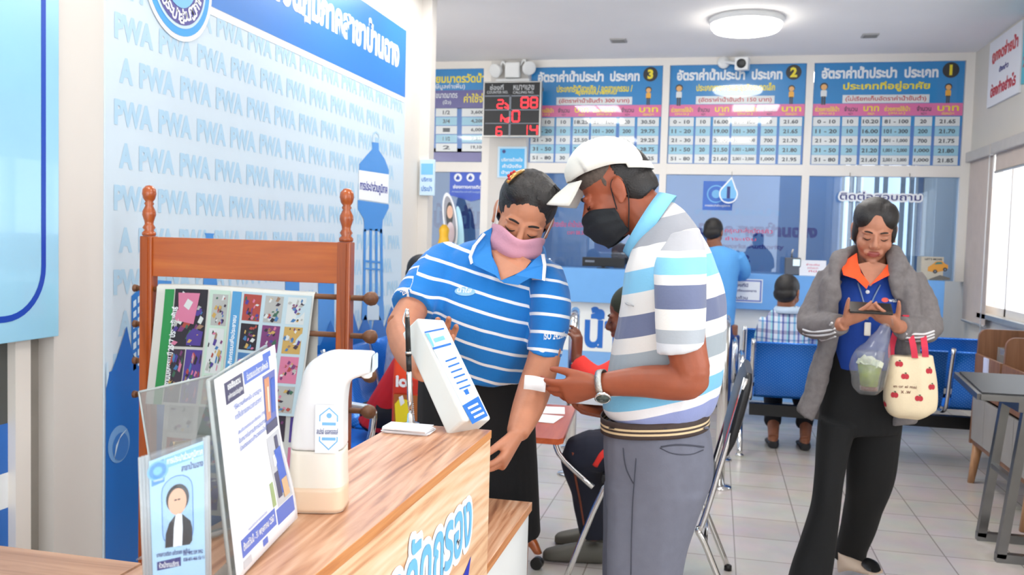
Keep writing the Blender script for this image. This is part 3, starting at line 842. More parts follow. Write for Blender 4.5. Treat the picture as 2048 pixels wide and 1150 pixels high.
# boards on the right wall
def rwall(name, lb, ya, yb, za, zb, base, items):
    t = thing(name, lb, 'sign', (XR - .02, (ya + yb) / 2, za))
    q = MB(); q.box((XR - .02, ya, za), (XR - .001, yb, zb)); q.build('panel', base, t)
    pr = Print((XR - .02, 0, 0), (0, -1, 0), (0, 0, 1), lift=.001, base=.001)
    for s, (y1, zb_, y0, zt), m in items: pr.text(s, -y1, zb_, -y0, zt, m, bold=.05)
    pr.build('lettering', t)
rwall('wall_sign', 'white board with three red lines high on the right wall', 7.44, 8.26, 2.63, 3.17, PAPER,
      (('ถูกงดจ่ายน้ำ', (8.17, 2.955, 7.51, 3.1), I_RED), ('ดังกล่าว', (7.96, 2.875, 7.72, 2.925), I_PURP), ('ต้องทำอย่างไร', (8.17, 2.70, 7.52, 2.81), I_RED)))
rwall('wall_sign', 'teal board with a red number at the right photo edge, high on the wall', 6.4, 7.40, 2.68, 3.19, ink('teal_board', (90, 190, 205)),
      (('1. ติดต่อการประปา', (7.36, 3.0, 6.5, 3.1), I_BLACK), ('2. ชำระค่าน้ำ', (7.37, 2.80, 6.7, 2.9), I_RED)))
# ================================================================== printed mural covering the left wall
W_BG = mat('mural_pale_blue', (203, 219, 231), 0.35, vary=.02, scale=2)
W_PWA = ink('mural_letters', (172, 206, 229)); W_BAND = ink('mural_band_blue', (46, 122, 204)); W_TOWER = ink('mural_tower_blue', (74, 142, 214))
W_DEEP = ink('mural_deep_blue', (14, 104, 190)); W_RING = ink('mural_ring_blue', (56, 158, 228)); W_SEAL = ink('mural_seal_violet', (74, 70, 150))
t = thing('mural', 'pale blue printed wall mural with repeated letters and a blue water tower', 'mural', (XL, 4.3, 0))
q = MB(); q.box((XL + .0005, 2.79, 0.01), (XL + .006, 5.885, ZC - .01)); q.build('sheet', W_BG, t)
pr = Print((XL + .006, 0, 0), (0, 1, 0), (0, 0, 1), lift=.0012, base=.001)
z = 2.3; k = 0
row = 'PWA PWA PWA PWA PWA PWA PWA PWA PWA PWA PWA PWA'
def pwa_row(zb, y_start, n, h=.094, per=.263):
    for i in range(n):
        ya = y_start + i * per
        if ya + per * .86 > 5.87: break
        if ya < 2.80:
            pr.text('A', ya + per * .56, zb, ya + per * .86, zb + h, W_PWA, bold=.05)
        else: pr.text('PWA', ya, zb, ya + per * .86, zb + h, W_PWA, bold=.05)
pr.layer(0)
for r in range(15):
    zb = 2.105 + .155 - r * .155
    pwa_row(zb, 2.838 if r % 2 == 1 else 2.838 - .12, 13)
# header band
pr.layer(1).rect(2.83, 2.34, 5.87, 2.86, I_WHITE); pr.layer(2).rect(2.85, 2.375, 5.875, 2.83, W_BAND)
pr.layer(3).text('การประปาส่วนภูมิภาคสาขาบ้านฉาง', 3.28, 2.49, 5.74, 2.76, I_WHITE, bold=.05)
# round seal, top left
cy, cz = 3.225, 2.415
for k, (r, m) in enumerate(((.235, I_WHITE), (.215, W_RING), (.185, I_PALE), (.172, W_SEAL))): pr.layer(3 + k).disc(cy, cz, r, m, n=48)
chars = ['ก', 'า', 'ร', 'ป', 'ร', 'ะ', 'ป', 'า', 'ส่', 'ว', 'น', 'ภู', 'มิ', 'ภ', 'า', 'ค']
pr.layer(7)
for i, ch in enumerate(chars):
    th = math.radians(-165 + i * 10); c = (cy + .137 * math.cos(th), cz + .137 * math.sin(th))
    w = .010 if len(ch) == 1 else .011
    v, f_, bb = text_mesh(ch, .03); hh = .036 * (bb[3] - bb[1]) / .55 / 2; ww = .034 * (bb[2] - bb[0]) / .55 / 2
    pr.text(ch, c[0] - ww, c[1] - hh, c[0] + ww, c[1] + hh, I_WHITE, bold=.03, rot=th + PI / 2)
pr.disc(cy, cz, .105, I_SKY)
# large water tower on the right
def T(pts, m, lay=1): pr.layer(lay).pxpoly(pts, m)
T([(743, 284), (757, 286), (757, 300), (769, 318), (777, 340), (777, 349), (718, 340), (718, 328), (733, 310), (744, 298)], W_TOWER)
pr.layer(1); pr.line([pr.uv(*p) for p in ((744, 285), (746, 268), (752, 264), (757, 269), (757, 286))], .012, W_PWA)
T([(717, 340), (777, 349), (776, 407), (717, 398)], I_WHITE)
a, b = pr.uv(719, 372), pr.uv(774, 372); pr.layer(2).text('การประปาส่วนภูมิภาค', a[0], a[1] - .04, b[0], a[1] + .045, I_INKB, bold=.02)
T([(715, 400), (777, 409), (777, 416), (765, 440), (763, 468), (757, 462), (735, 460), (728, 464), (727, 438), (715, 418)], W_TOWER)
for x in (729, 741, 752, 762): T([(x - 2.5, 458), (x + 2.5, 458), (x + 2.5 + (x - 745) * .12, 660), (x - 3 + (x - 745) * .12, 660)], W_TOWER)
for y, w in ((520, 4), (535, 3), (590, 5)): T([(726, y), (764, y + 3), (764, y + 3 + w), (726, y + w)], W_TOWER, 2)
T([(724, 600), (745, 585), (766, 602), (768, 640), (722, 640)], W_TOWER, 2); T([(733, 612), (745, 600), (757, 613), (757, 640), (733, 640)], W_BG, 3)
# small tower and blocks of the skyline behind the rack
T([(408, 466), (428, 467), (426, 472), (436, 600), (404, 600), (411, 472)], W_TOWER); 
for x0, x1, y in ((312, 342, 560), (570, 598, 556), (636, 668, 560), (440, 452, 590), (470, 500, 605)): T([(x0, y), (x1, y + 2), (x1, 760), (x0, 760)], W_TOWER)
T([(262, 592), (284, 572), (284, 760), (262, 760)], ink('mural_building_blue', (30, 118, 200)))
for r in range(7):
    for c in range(2):
        x = 265 + c * 9; y = 603 + r * 21 - c * 9; T([(x, y), (x + 6, y - 5), (x + 6, y + 8), (x, y + 13)], I_PALE, 2)
# deep blue water along the foot with its splash
SPL = [(205, 772), (212, 770), (214, 745), (222, 742), (232, 715), (240, 690), (252, 652), (262, 700), (276, 735), (300, 760), (420, 745), (560, 700), (640, 690), (660, 640), (672, 672), (684, 632), (700, 668), (706, 625), (716, 662), (730, 628), (742, 665), (752, 618), (768, 655), (782, 612), (796, 640), (803, 630)]
pr.layer(2).poly([pr.uv(*p) for p in SPL] + [(5.875, .02), (2.79, .02)], W_DEEP)
T([(206, 735), (214, 722), (216, 748), (210, 778), (206, 790)], I_PALE, 3)
pr.layer(3); c = pr.uv(236, 888); pr.disc(c[0], c[1], .062, ink('mural_bubble', (112, 160, 214)), ry=.07); pr.layer(4).disc(c[0] + .008, c[1] - .01, .045, ink('mural_bubble_inner', (52, 118, 196)), ry=.052)
pr.layer(5).poly([(c[0] - .03, c[1] - .05), (c[0] + .0, c[1] + .02), (c[0] + .045, c[1] + .05), (c[0] + .01, c[1] + .035), (c[0] - .02, c[1] + .0)], I_PALE)
# keep every mark inside the sheet
bmesh.ops.bisect_plane(pr.bm, geom=list(pr.bm.verts) + list(pr.bm.edges) + list(pr.bm.faces), plane_co=(0, 0, .02), plane_no=(0, 0, -1), clear_outer=True)
bmesh.ops.bisect_plane(pr.bm, geom=list(pr.bm.verts) + list(pr.bm.edges) + list(pr.bm.faces), plane_co=(0, 2.795, 0), plane_no=(0, -1, 0), clear_outer=True)
pr.build('printing', t)

# board over the glass door with a rounded blue outline
t = thing('wall_board', 'light blue board with a rounded dark blue outline above the glass door', 'board', (XL, 1.8, 1.055))
B_LIGHT = mat('board_light_blue', (150, 204, 232), .22, coat=.5, vary=.06, scale=1.6)
q = MB(); q.box((XL + .0005, .95, 1.055), (XL + .02, 2.545, 3.15), bev=.003); q.build('panel', B_LIGHT, t)
pr = Print((XL + .02, 0, 0), (0, 1, 0), (0, 0, 1), base=.0012)
pts = [(1.05, 3.1), (1.05, 1.3)]
def arc(cx, cy, r, a0, a1): return [(cx + r * math.cos(math.radians(a0 + (a1 - a0) * i / 10)), cy + r * math.sin(math.radians(a0 + (a1 - a0) * i / 10))) for i in range(11)]
loop = [(2.475, 3.1)] + arc(2.315, 1.29, .16, 0, -90) + arc(1.2, 1.29, .16, -90, -180) + [(1.04, 3.1)]
pr.line(loop, .02, ink('outline_blue', (12, 66, 176)))
rb = random.Random(3)
for i in range(9):
    y, z, r = 2.2 - rb.random() * .3, 1.25 + rb.random() * .45, .012 + rb.random() * .02
    pr.layer(0).disc(y, z, r, I_PALE); pr.layer(1).disc(y, z, r * .85, B_LIGHT)
pr.build('printing', t)

# small card standing out from the wall end post
p = P(850, 355, 6.62)
t = thing('notice', 'small pale notice card on the white wall end post', 'sign', (p.x, 6.2, p.z - .12))
q = MB(); q.box((XL + .02, 6.19, p.z - .13), (XL + .13, 6.2195, p.z + .13), bev=.003); q.build('card', I_PALE, t)
pr = Print((0, 6.19, 0), (1, 0, 0), (0, 0, 1), base=.001)
pr.rect(XL + .03, p.z + .02, XL + .12, p.z + .1, I_SKY); pr.text('บริการ', XL + .035, p.z - .03, XL + .115, p.z + .0, I_BLUE, bold=.02); pr.text('ประปา', XL + .035, p.z - .1, XL + .115, p.z - .06, I_BLUE, bold=.02)
pr.build('printing', t)
# ================================================================== front counter, lower counter, side desk
OAK = wood('counter_laminate', ((146, 92, 64), (194, 138, 102), (214, 164, 130), (232, 192, 160)), 'Y', .32, 24, 1.8, wave=.28)
OAK_LIT = wood('counter_laminate_lit', ((206, 148, 106), (236, 192, 150), (244, 210, 176), (250, 226, 200)), 'Y', .32, 20, 1.6, wave=.28)  # same laminate as the top, light on the front put into paler colours
EDGE = wood('edge_banding', ((176, 104, 54), (206, 138, 82), (222, 156, 98)), 'Y', .35, 60, 2)
WLAM = mat('white_laminate', (238, 240, 238), .3, vary=.01)
t = thing('screening_counter', 'tall wood-grain counter with blue and white lettering on its front', 'counter', (-.5, 1.1, 0))
q = MB(); q.box((-.605, .35, 1.034), (-.412, 1.657, 1.05), bev=.0012); o = q.build('countertop', [OAK, EDGE], t)
for p_ in o.data.polygons:
    if p_.normal.z < .5: p_.material_index = 1
q = MB(); q.box((-.434, .35, 0), (-.4135, 1.655, 1.0338)); q.build('front_panel', OAK_LIT, t)
q = MB(); q.box((-.6, 1.63, 0), (-.4345, 1.652, 1.0338)); q.build('end_panel', OAK_LIT, t)
q = MB(); q.box((-.6, .35, 0), (-.58, 1.6295, 1.0338)); q.build('back_panel', OAK_LIT, t)
pr = Print((-.4135, 0, 0), (0, 1, 0), (0, 0, 1), lift=.0008, base=.001)
LB = ink('lettering_light_blue', (116, 192, 244)); LW = ink('lettering_white', (244, 248, 252)); LN = ink('lettering_deep_blue', (30, 50, 180))
for i in range(16):
    a = i * 2 * PI / 16; pr.k = i * .06; da, db = .0115 * math.cos(a), .0115 * math.sin(a)
    pr.text('จุดคัดกรอง', 1.05 + da, .84 + db, 1.522 + da, .984 + db, LW, bold=.025)
pr.layer(2).text('จุดคัดกรอง', 1.05, .84, 1.522, .984, LB, bold=.022)
pr.layer(0).poly([(1.30, .785), (1.44, .79), (1.515, .815), (1.53, .845), (1.49, .83), (1.36, .81)], LN)
pr.layer(1).poly([(1.30, .775), (1.44, .78), (1.50, .80), (1.44, .795), (1.32, .79)], LW)
pr.build('lettering', t)
t = thing('lower_counter', 'low white counter with a wood-grain top beyond the tall counter', 'counter', (-.7, 2.0, 0))
q = MB(); q.box((-1.05, 1.66, .728), (-.436, 2.203, .75), bev=.0012); o = q.build('countertop', [OAK, EDGE], t)
for p_ in o.data.polygons:
    if p_.normal.z < .5: p_.material_index = 1
q = MB(); q.box((-1.03, 1.68, 0), (-.442, 2.19, .7278)); q.build('cabinet', WLAM, t)
t = thing('side_desk', 'wood-grain desk top at the lower left corner of the photo', 'desk', (-1.6, 1.2, 0))
q = MB(); q.box((-2.05, .6, .725), (-1.103, 1.548, .75), bev=.0012); q.build('desktop', wood('side_desk_laminate', ((150, 108, 84), (180, 136, 108), (192, 150, 122)), 'X', .35, 20, 1.6), t)
q = MB(); q.box((-2.02, .65, 0), (-1.99, 1.5, .7248)); q.box((-1.16, .65, 0), (-1.13, 1.5, .7248)); q.build('side_panel', WLAM, t)

# ------------------------------------------------------------------ alcohol dispenser
def cpt(x, y): return PZ(x, y, 1.05)
base = cpt(640, 1012)
t = thing('spray_dispenser', 'white automatic spray dispenser with a milky half-filled tank on the tall counter', 'dispenser', base)
# local frame: x towards the spout (photo right, slightly away), y away, z up
ang = math.radians(14)
def D(x, y, z): return base + Vector((x * math.cos(ang) - y * math.sin(ang), x * math.sin(ang) + y * math.cos(ang), z))
def dv(x, y, z): return Vector((x * math.cos(ang) - y * math.sin(ang), x * math.sin(ang) + y * math.cos(ang), z))
q = MB()
def sect(z, xa, xb, h): return (D((xa + xb) / 2, 0, z), dv((xb - xa) / 2, 0, 0), dv(0, h, 0))
q.loft([sect(.001, -.040, .036, .036), sect(.02, -.040, .036, .036), sect(.06, -.038, .0345, .035), sect(.083, -.037, .034, .034)], 32, 4, ex=.45)
TANK = mat('milky_tank', (228, 221, 208), .25, vary=.0); q.build('tank', TANK, t)
q = MB(); q.loft([sect(.002, -.0405, .0366, .0366), sect(.016, -.0405, .0364, .0364), sect(.0345, -.0397, .0359, .0359)], 32, 3, ex=.45)
q.build('liquid', mat('pale_amber_liquid', (228, 200, 172), .15, vary=.0), t)
q = MB()
q.loft([sect(.0832, -.0375, .034, .0345), sect(.12, -.0345, .0335, .0335), sect(.150, -.0295, .0335, .0325), sect(.168, -.025, .035, .0315)], 32, 4, ex=.42)
hd = [(D(.003, 0, .148), dv(.0305, 0, -.004), dv(0, .0325, 0)), (D(.008, 0, .176), dv(.027, 0, -.016), dv(0, .032, 0)), (D(.022, 0, .1905), dv(.015, 0, -.021), dv(0, .0305, 0)),
      (D(.040, 0, .1950), dv(.003, 0, -.0185), dv(0, .028, 0)), (D(.056, 0, .1975), dv(-.001, 0, -.016), dv(0, .0255, 0)), (D(.068, 0, .199), dv(-.001, 0, -.014), dv(0, .024, 0))]
q.loft(hd, 32, 5, ex=.45)
q.blob('upper_body', mat('dispenser_white', (224, 224, 224), .28, vary=.0), t, voxel=.0022, smooth=5)
q = MB(); q.slab([D(.0695, .021, .188), D(.0695, -.021, .188), D(.0695, -.019, .210), D(.0695, .019, .210)], .003, bev=.002); q.build('sensor_window', mat('pale_blue_lens', (206, 226, 238), .1, vary=0), t)
q = MB(); q.lathe([(.008, 0), (.007, -.007), (.004, -.009)], D(.060, 0, .186), n=16); q.build('nozzle', WPLASTIC, t)
# sticker on the spout side
pr = Print(D(-.001, -.0358, 0), dv(1, 0, 0), (0, 0, 1), lift=.0004, base=.0004)
ST_B = ink('sticker_sky', (112, 176, 222)); ST_N = ink('sticker_navy', (60, 74, 130))
pr.rect(.0, .082, .031, .146, I_WHITE); pr.layer(1); pr.line([(.006, .124), (.006, .132), (.018, .142), (.029, .132), (.029, .124)], .0016, ST_B); pr.line([(.006, .104), (.006, .098), (.018, .087), (.029, .098), (.029, .104)], .0016, ST_B)
pr.disc(.018, .132, .0035, ST_B); pr.rect(.009, .119, .027, .123, ST_B); pr.rect(.009, .099, .027, .103, ST_B)
pr.text('สเปรย์ แอลกอฮอล์', .002, .107, .03, .115, ST_N, bold=.02); o = pr.build('sticker', t); o['label'] = 'white sticker with a blue outline badge'

# ------------------------------------------------------------------ paper slips, chain pen
c0 = cpt(817, 864)
rs = random.Random(5)
for i in range(7):
    M = Matrix.Translation(c0 + Vector((rs.uniform(-.004, .004), rs.uniform(-.004, .004), .0006 + i * .0016))) @ Matrix.Rotation(math.radians(-2 + rs.uniform(-5, 5)), 4, 'Z')
    q = MB(); q.box((-.043, -.024, 0), (.043, .024, .0014), M)
    o = q.build('paper_slip', PAPER); tag(o, 'white paper slip in the small stack at the far end of the tall counter', 'paper', 'stacked white paper slips')
t = thing('chain_pen', 'black and silver pen standing in a holder with a beaded chain', 'pen', cpt(822, 850))
b = WM[t.name].translation; top = P(814, 618, b.y / KY)
d = (top - b).normalized(); L = (top - b).length
q = MB(); q.lathe([(.017, .0005), (.017, .004), (.008, .007), (.0065, .022), (.005, .024)], b, d, 20); q.build('holder', CHROME, t)
q = MB(); q.lathe([(.0038, .022), (.0058, .05), (.0058, .10), (.005, .106)], b, d, 16); q.build('grip', CHROME, t)
q = MB(); q.lathe([(.0052, .106), (.0054, L * .60)], b, d, 16); q.build('barrel', BLACK, t)
q = MB(); q.lathe([(.006, L * .60), (.006, L * .63)], b, d, 16); q.lathe([(.0052, L * .63), (.0046, L * .93)], b, d, 16); q.build('cap_barrel', BLACK, t)
q = MB(); q.lathe([(.0046, L * .93), (.0035, L)], b, d, 12); q.lathe([(.0062, L * .615), (.0062, L * .635)], b, d, 16); q.build('clip', CHROME, t)
q = MB()
pts = [top + Vector((-.001, 0, 0)), P(806, 640, 1.79), P(812, 660, 1.785), P(818, 700, 1.78), P(822, 760, 1.775), P(826, 810, 1.77), P(829, 850, 1.765)]
N = 64
for i in range(N): q.ball(catmull(pts, i / (N - 1) * (len(pts) - 1) * .999), .0017, 8, 6)
q.build('bead_chain', CHROME, t)

# ------------------------------------------------------------------ display stand held by the staff member
t = thing('display_stand', 'white leaning display box with a printed blue label, steadied by the staff member', 'display stand', cpt(940, 858))
YT = 1.80
f4 = [P(931, 857, 1.70), P(985, 853, 1.775), P(883, 640, 1.87), P(836, 650, 1.80)]
f4[2] = f4[1] + f4[3] - f4[0]
f4 = [p + Vector((0, -.006, .016)) for p in f4]
q = MB(); n_ = q.slab(f4, .055, bev=.006); q.build('body', mat('stand_white', (224, 227, 224), .35, vary=0), t)
u_ = (f4[1] - f4[0]).normalized(); v_ = n_.cross(u_).normalized()
pr = Print(f4[0], u_, v_, lift=.0006, base=.0006)
QP = lambda pts, m, l: pr.layer(l).pxpoly(pts, m)
QP([(848, 664), (887, 656), (975, 832), (944, 849)], ink('label_pale', (206, 222, 238)), 0)
QP([(848, 664), (887, 656), (888, 659), (849, 667)], I_BLUE, 1); QP([(850, 668), (857, 667), (868, 692), (866, 696)], I_SKY, 1)
QP([(864, 696), (901, 686), (902, 690), (866, 700)], I_BLUE, 1); QP([(924, 812), (956, 793), (975, 832), (944, 849)], I_BLUE, 1)
QP([(862, 672), (888, 664), (896, 682), (872, 690)], I_WHITE, 1); QP([(866, 678), (886, 672), (890, 680), (870, 686)], I_SKY, 2)
for i in range(6):
    x, y = 890 + i * 5.5, 722 + i * 11; QP([(x, y), (x + 22, y - 8), (x + 23, y - 5), (x + 1, y + 3)], I_BLUE, 1)
QP([(918, 790), (938, 776), (943, 786), (926, 800)], I_WHITE, 1); QP([(926, 782), (934, 778), (938, 788), (931, 791)], I_BLUE, 2)
for i in range(3):
    x, y = 934 + i * 6, 816 + i * 9; QP([(x, y), (x + 20, y - 10), (x + 22, y - 6), (x + 2, y + 4)], I_WHITE, 2)
pr.build('label_print', t)

# ------------------------------------------------------------------ notices in clear stands on the near end of the counter
ACR = glass('clear_acrylic', (236, 240, 240), .9, .04); ACE = mat('acrylic_edge', (200, 208, 208), .2, vary=0, trans=.3)
def holder(name, lb, A, B, zt_a, zt_b, lean, edge=True):
    """clear sheet from base point A to base point B, tops at given heights"""
    t = thing(name, lb, 'stand', (A + B) / 2)
    return t
# white notice: near foot at left, far foot at right, its face turned to the visitors' side
nb = [PZ(472, 1163, 1.054), PZ(588, 1036, 1.054)]
nb += [P(541, 690, (nb[1].y - .003) / KY), P(426, 760, (nb[0].y + .004) / KY)]
t = thing('acrylic_stand', 'clear acrylic stand holding the white notice beside the spray dispenser', 'stand', (nb[0] + nb[1]) / 2)
cx = sum(nb, Vector()) / 4
n_ = (nb[1] - nb[0]).cross(nb[3] - nb[0]).normalized()
q = MB(); q.slab([p - n_ * .004 for p in nb], .003); q.build('back_sheet', ACR, t)
q = MB(); q.tube([nb[0] - n_ * .0055, nb[3] - n_ * .0055], .0022, 8); q.tube([nb[3] - n_ * .0055, nb[2] - n_ * .0055], .0016, 8); q.build('edge', ACE, t)
q = MB(); q.slab([nb[0] + Vector((-.03, 0, .0)), nb[0], nb[1], nb[1] + Vector((-.03, 0, 0))], .002); q.build('foot', ACR, t)
t = thing('notice_sheet', 'white printed notice sheet with blue bands in the clear stand', 'notice', (nb[0] + nb[1]) / 2)
# gently wavy sheet
q = MB(); NU, NV = 14, 18
g = []
for j in range(NV + 1):
    rowv = []
    for i in range(NU + 1):
        u, v = i / NU, j / NV
        p = nb[0].lerp(nb[1], u).lerp(nb[3].lerp(nb[2], u), v)
        p = p + n_ * (.004 * math.sin(v * 7 + 1.0) * (u ** 2) + .001)
        rowv.append(q.bm.verts.new(p))
    g.append(rowv)
for j in range(NV):
    for i in range(NU): q._f([g[j][i], g[j][i + 1], g[j + 1][i + 1], g[j + 1][i]], True)
o = q.build('sheet', PAPER, t); sm = o.modifiers.new('s', 'SOLIDIFY'); sm.thickness = .0006
def sheet_pt(u, v): return nb[0].lerp(nb[1], u).lerp(nb[3].lerp(nb[2], u), v) + n_ * (.004 * math.sin(v * 7 + 1.0) * (u ** 2) + .001)
NW, NH = (nb[1] - nb[0]).length, (nb[3] - nb[0]).length
pr = Print((0, 0, 0), (1, 0, 0), (0, 1, 0), lift=.0003, base=.0009)
def bil(a, b): return a * NW, b * NH
def Q(a0, b0, a1, b1, m, l): pr.layer(l).poly([bil(a0, b0), bil(a1, b0), bil(a1, b1), bil(a0, b1)], m)
def TX(s, a0, b0, a1, b1, m, l, bold=.02):
    p0, p1 = bil(a0, b0), bil(a1, b1); m0 = bil((a0 + a1) / 2, (b0 + b1) / 2)
    w = (Vector(bil(a1, (b0 + b1) / 2)) - Vector(bil(a0, (b0 + b1) / 2))); h = (Vector(bil((a0 + a1) / 2, b1)) - Vector(bil((a0 + a1) / 2, b0))).length
    pr.layer(l).text(s, m0[0] - w.length / 2, m0[1] - h / 2, m0[0] + w.length / 2, m0[1] + h / 2, m, bold=bold, rot=math.atan2(w.y, w.x))
N_B = ink('notice_blue', (84, 112, 196)); N_N = ink('notice_navy', (60, 60, 96)); N_T = ink('notice_text', (110, 132, 200)); N_P = ink('notice_photo', (188, 190, 196)); N_PB = ink('notice_photo_blue', (50, 92, 190))
Q(.12, .845, .40, .955, N_N, 0); TX('ขอเชิญชวน', .16, .905, .36, .945, I_WHITE, 1, .03); TX('ลูกค้าการประปาส่วนภูมิภาค', .15, .86, .38, .895, I_WHITE, 1)
Q(.42, .885, .86, .955, N_B, 0); TX('ร่วมตอบแบบวัดความพึงพอใจ', .46, .90, .83, .942, I_WHITE, 1)
Q(.76, .955, .9, .985, N_B, 0)
for i, s in enumerate(('"ให้ความพึงพอใจ มาตรฐาน', 'การให้บริการของหน่วยงานราชการ"')): TX(s, .22, .79 - i * .045, .68, .825 - i * .045, N_T, 1, .015)
for i, s in enumerate(('ส่งเสริมคุณธรรมและจริยธรรม (ITA)', 'มีบทบาทในการบริการประชาชน', 'ร่วมตอบแบบสำรวจออนไลน์')): TX(s, .24, .66 - i * .04, .72, .69 - i * .04, N_T, 1, .015)
Q(.72, .57, .95, .87, ink('notice_photo_dusk', (96, 108, 176)), 0); Q(.74, .62, .83, .85, ink('notice_photo_orange', (206, 140, 100)), 1); Q(.72, .55, .95, .60, N_N, 2); Q(.86, .64, .93, .83, N_PB, 1); Q(.78, .66, .81, .80, ink('notice_photo_pale', (236, 214, 190)), 2)
Q(.70, .15, .96, .53, N_P, 0); Q(.80, .20, .93, .44, N_PB, 1); Q(.73, .19, .80, .33, N_N, 1); Q(.84, .44, .90, .51, N_N, 2); Q(.76, .36, .81, .42, I_WHITE, 1); Q(.82, .17, .92, .27, ink('notice_card', (206, 170, 130)), 2)
Q(.62, .17, .68, .30, ink('notice_plant', (150, 170, 120)), 0)
TX('แบบสอบถามออนไลน์', .22, .175, .52, .195, N_T, 1, .0)
Q(.10, .075, .64, .165, N_B, 0); TX('ตั้งแต่วันนี้ - 31 พฤษภาคม 2567', .12, .095, .61, .147, I_WHITE, 1)
Q(.66, .06, .96, .145, N_B, 0); Q(.40, .03, .48, .065, N_B, 0); Q(.10, .02, .22, .06, N_P, 0)
bmesh.ops.subdivide_edges(pr.bm, edges=[e for e in pr.bm.edges if e.calc_length() > .02], cuts=3, use_grid_fill=True)
for v in pr.bm.verts: v.co = sheet_pt(v.co.x / NW, v.co.y / NH) + n_ * v.co.z
pr.o = nb[0]; pr.build('printing', t)

# empty clear stand behind, scuffed
e4 = [PZ(424, 1064, 1.054), PZ(480, 1048, 1.054)]
e4 += [P(430, 750, e4[1].y / KY), P(278, 784, (e4[0].y + .02) / KY)]
e4[0] = e4[0].lerp(e4[1], -1.6)
t = thing('acrylic_stand', 'empty scuffed clear acrylic stand seen from behind, left of the white notice', 'stand', (e4[0] + e4[1]) / 2)
q = MB(); q.slab(e4, .003); q.build('sheet', glass('scuffed_acrylic', (206, 208, 208), .80, .06, .12), t)
q = MB(); q.tube([e4[3], e4[2]], .0016, 6); q.tube([e4[3], e4[0]], .0014, 6); q.tube([e4[2], e4[1]], .003, 6); q.build('edge', ACE, t)
q = MB(); q.slab([e4[0], e4[1], e4[1] + Vector((.0, -.05, 0)), e4[0] + Vector((0, -.05, 0))], .002); q.build('foot', ACR, t)
c = P(372, 905, 1.17)
k0, k1 = PZ(372, 1066, 1.0515), PZ(402, 1060, 1.0515)
q = MB(); q.slab([k0, k1, P(380, 880, k1.y / KY), P(347, 884, k0.y / KY)], .002); o = q.build('card', mat('kraft_card', (196, 176, 150), .8), None); tag(o, 'small kraft card behind the portrait leaflet stand', 'card')

# portrait leaflet in its layered clear holder
h4 = [PZ(290, 1196, 1.054), PZ(420, 1186, 1.054)]
h4 += [P(416, 874, h4[1].y / KY), P(279, 916, h4[0].y / KY)]
n_ = (h4[1] - h4[0]).cross(h4[3] - h4[0]).normalized(); u_ = (h4[1] - h4[0]).normalized(); v_ = n_.cross(u_).normalized()
t = thing('leaflet_holder', 'clear layered acrylic holder with a blue portrait leaflet at the near counter end', 'stand', (h4[0] + h4[1]) / 2)
W = (h4[1] - h4[0]).length; H = (h4[3] - h4[0]).dot(v_); sk = (h4[3] - h4[0]).dot(u_)
def hp(a, b, d=0.0): return h4[0].lerp(h4[1], a).lerp(h4[3].lerp(h4[2], a), b) + n_ * d
q = MB()
for d, m in ((-.008, 0), (.0022, 0)): q.slab([hp(0, 0, d), hp(1, 0, d), hp(1, 1, d), hp(0, 1, d)], .0012)
q.build('clear_sheet', glass('holder_acrylic', (248, 250, 252), .985, .02), t)
q = MB()
for a in (.005, .05, .10, .955): q.tube([hp(a, 0, -.002), hp(a, 1, -.002)], .0026 if a > .9 else .002, 8)
q.tube([hp(.99, 0, -.006), hp(.99, 1.0, -.006)], .0022, 8)
q.build('side_rib', mat('acrylic_rib', (206, 212, 214), .15, vary=0, trans=.3), t)
t2 = thing('leaflet', 'light blue leaflet with a woman in a dark suit inside the near holder', 'leaflet', (h4[0] + h4[1]) / 2)
q = MB(); q.slab([hp(.13, 0, 0), hp(.94, 0, 0), hp(.94, .985, 0), hp(.13, .955, 0)], .0006); q.build('sheet', mat('leaflet_blue', (176, 216, 242), .35, vary=.04, scale=20), t2)
pr = Print((0, 0, 0), (1, 0, 0), (0, 1, 0), lift=.0002, base=.0004)
def hb(a, b): return a * W, b * H
def HQ(pts, m, l): pr.layer(l).poly([hb(*p) for p in pts], m)
def HT(s, a0, b0, a1, b1, m, l, bold=.02):
    p0, p1 = Vector(hb(a0, (b0 + b1) / 2)), Vector(hb(a1, (b0 + b1) / 2)); w = p1 - p0; c = (p0 + p1) / 2; h = (b1 - b0) * H
    pr.layer(l).text(s, c.x - w.length / 2, c.y - h / 2, c.x + w.length / 2, c.y + h / 2, m, bold=bold, rot=math.atan2(w.y, w.x))
HQ([(.36, .875), (.93, .895), (.93, .965), (.36, .945)], I_SKY, 0); HT('การประปาส่วนภูมิภาค', .39, .885, .92, .95, I_WHITE, 1, .03)
HT('สาขาบ้านฉาง', .60, .825, .92, .875, I_NAVY, 1, .02)
HQ([(.16, .775), (.35, .79), (.35, .945), (.16, .93)], ink('leaflet_square', (70, 146, 208)), 0); p = hb(.255, .875); pr.layer(1).disc(p[0], p[1], .0095, I_SKY); pr.layer(2).disc(p[0], p[1], .0078, ink('leaflet_seal', (70, 146, 208))); pr.layer(3).disc(p[0], p[1], .004, I_SKY); HT('การประปาส่วนภูมิภาค', .19, .80, .33, .82, I_WHITE, 1)
def rr(a0, b0, a1, b1, r, m, l):
    p0, p1 = hb(a0, b0), hb(a1, b1); pr.layer(l).rect(p0[0], p0[1], p1[0], p1[1], m, r)
rr(.295, .33, .765, .81, .014, I_BLUE, 0); rr(.305, .335, .755, .805, .0135, ink('leaflet_backdrop', (160, 200, 236)), 1)
HQ([(.33, .335), (.345, .43), (.40, .50), (.49, .545), (.60, .545), (.72, .49), (.745, .44), (.74, .36), (.70, .335)], ink('suit_dark', (40, 42, 48)), 2)
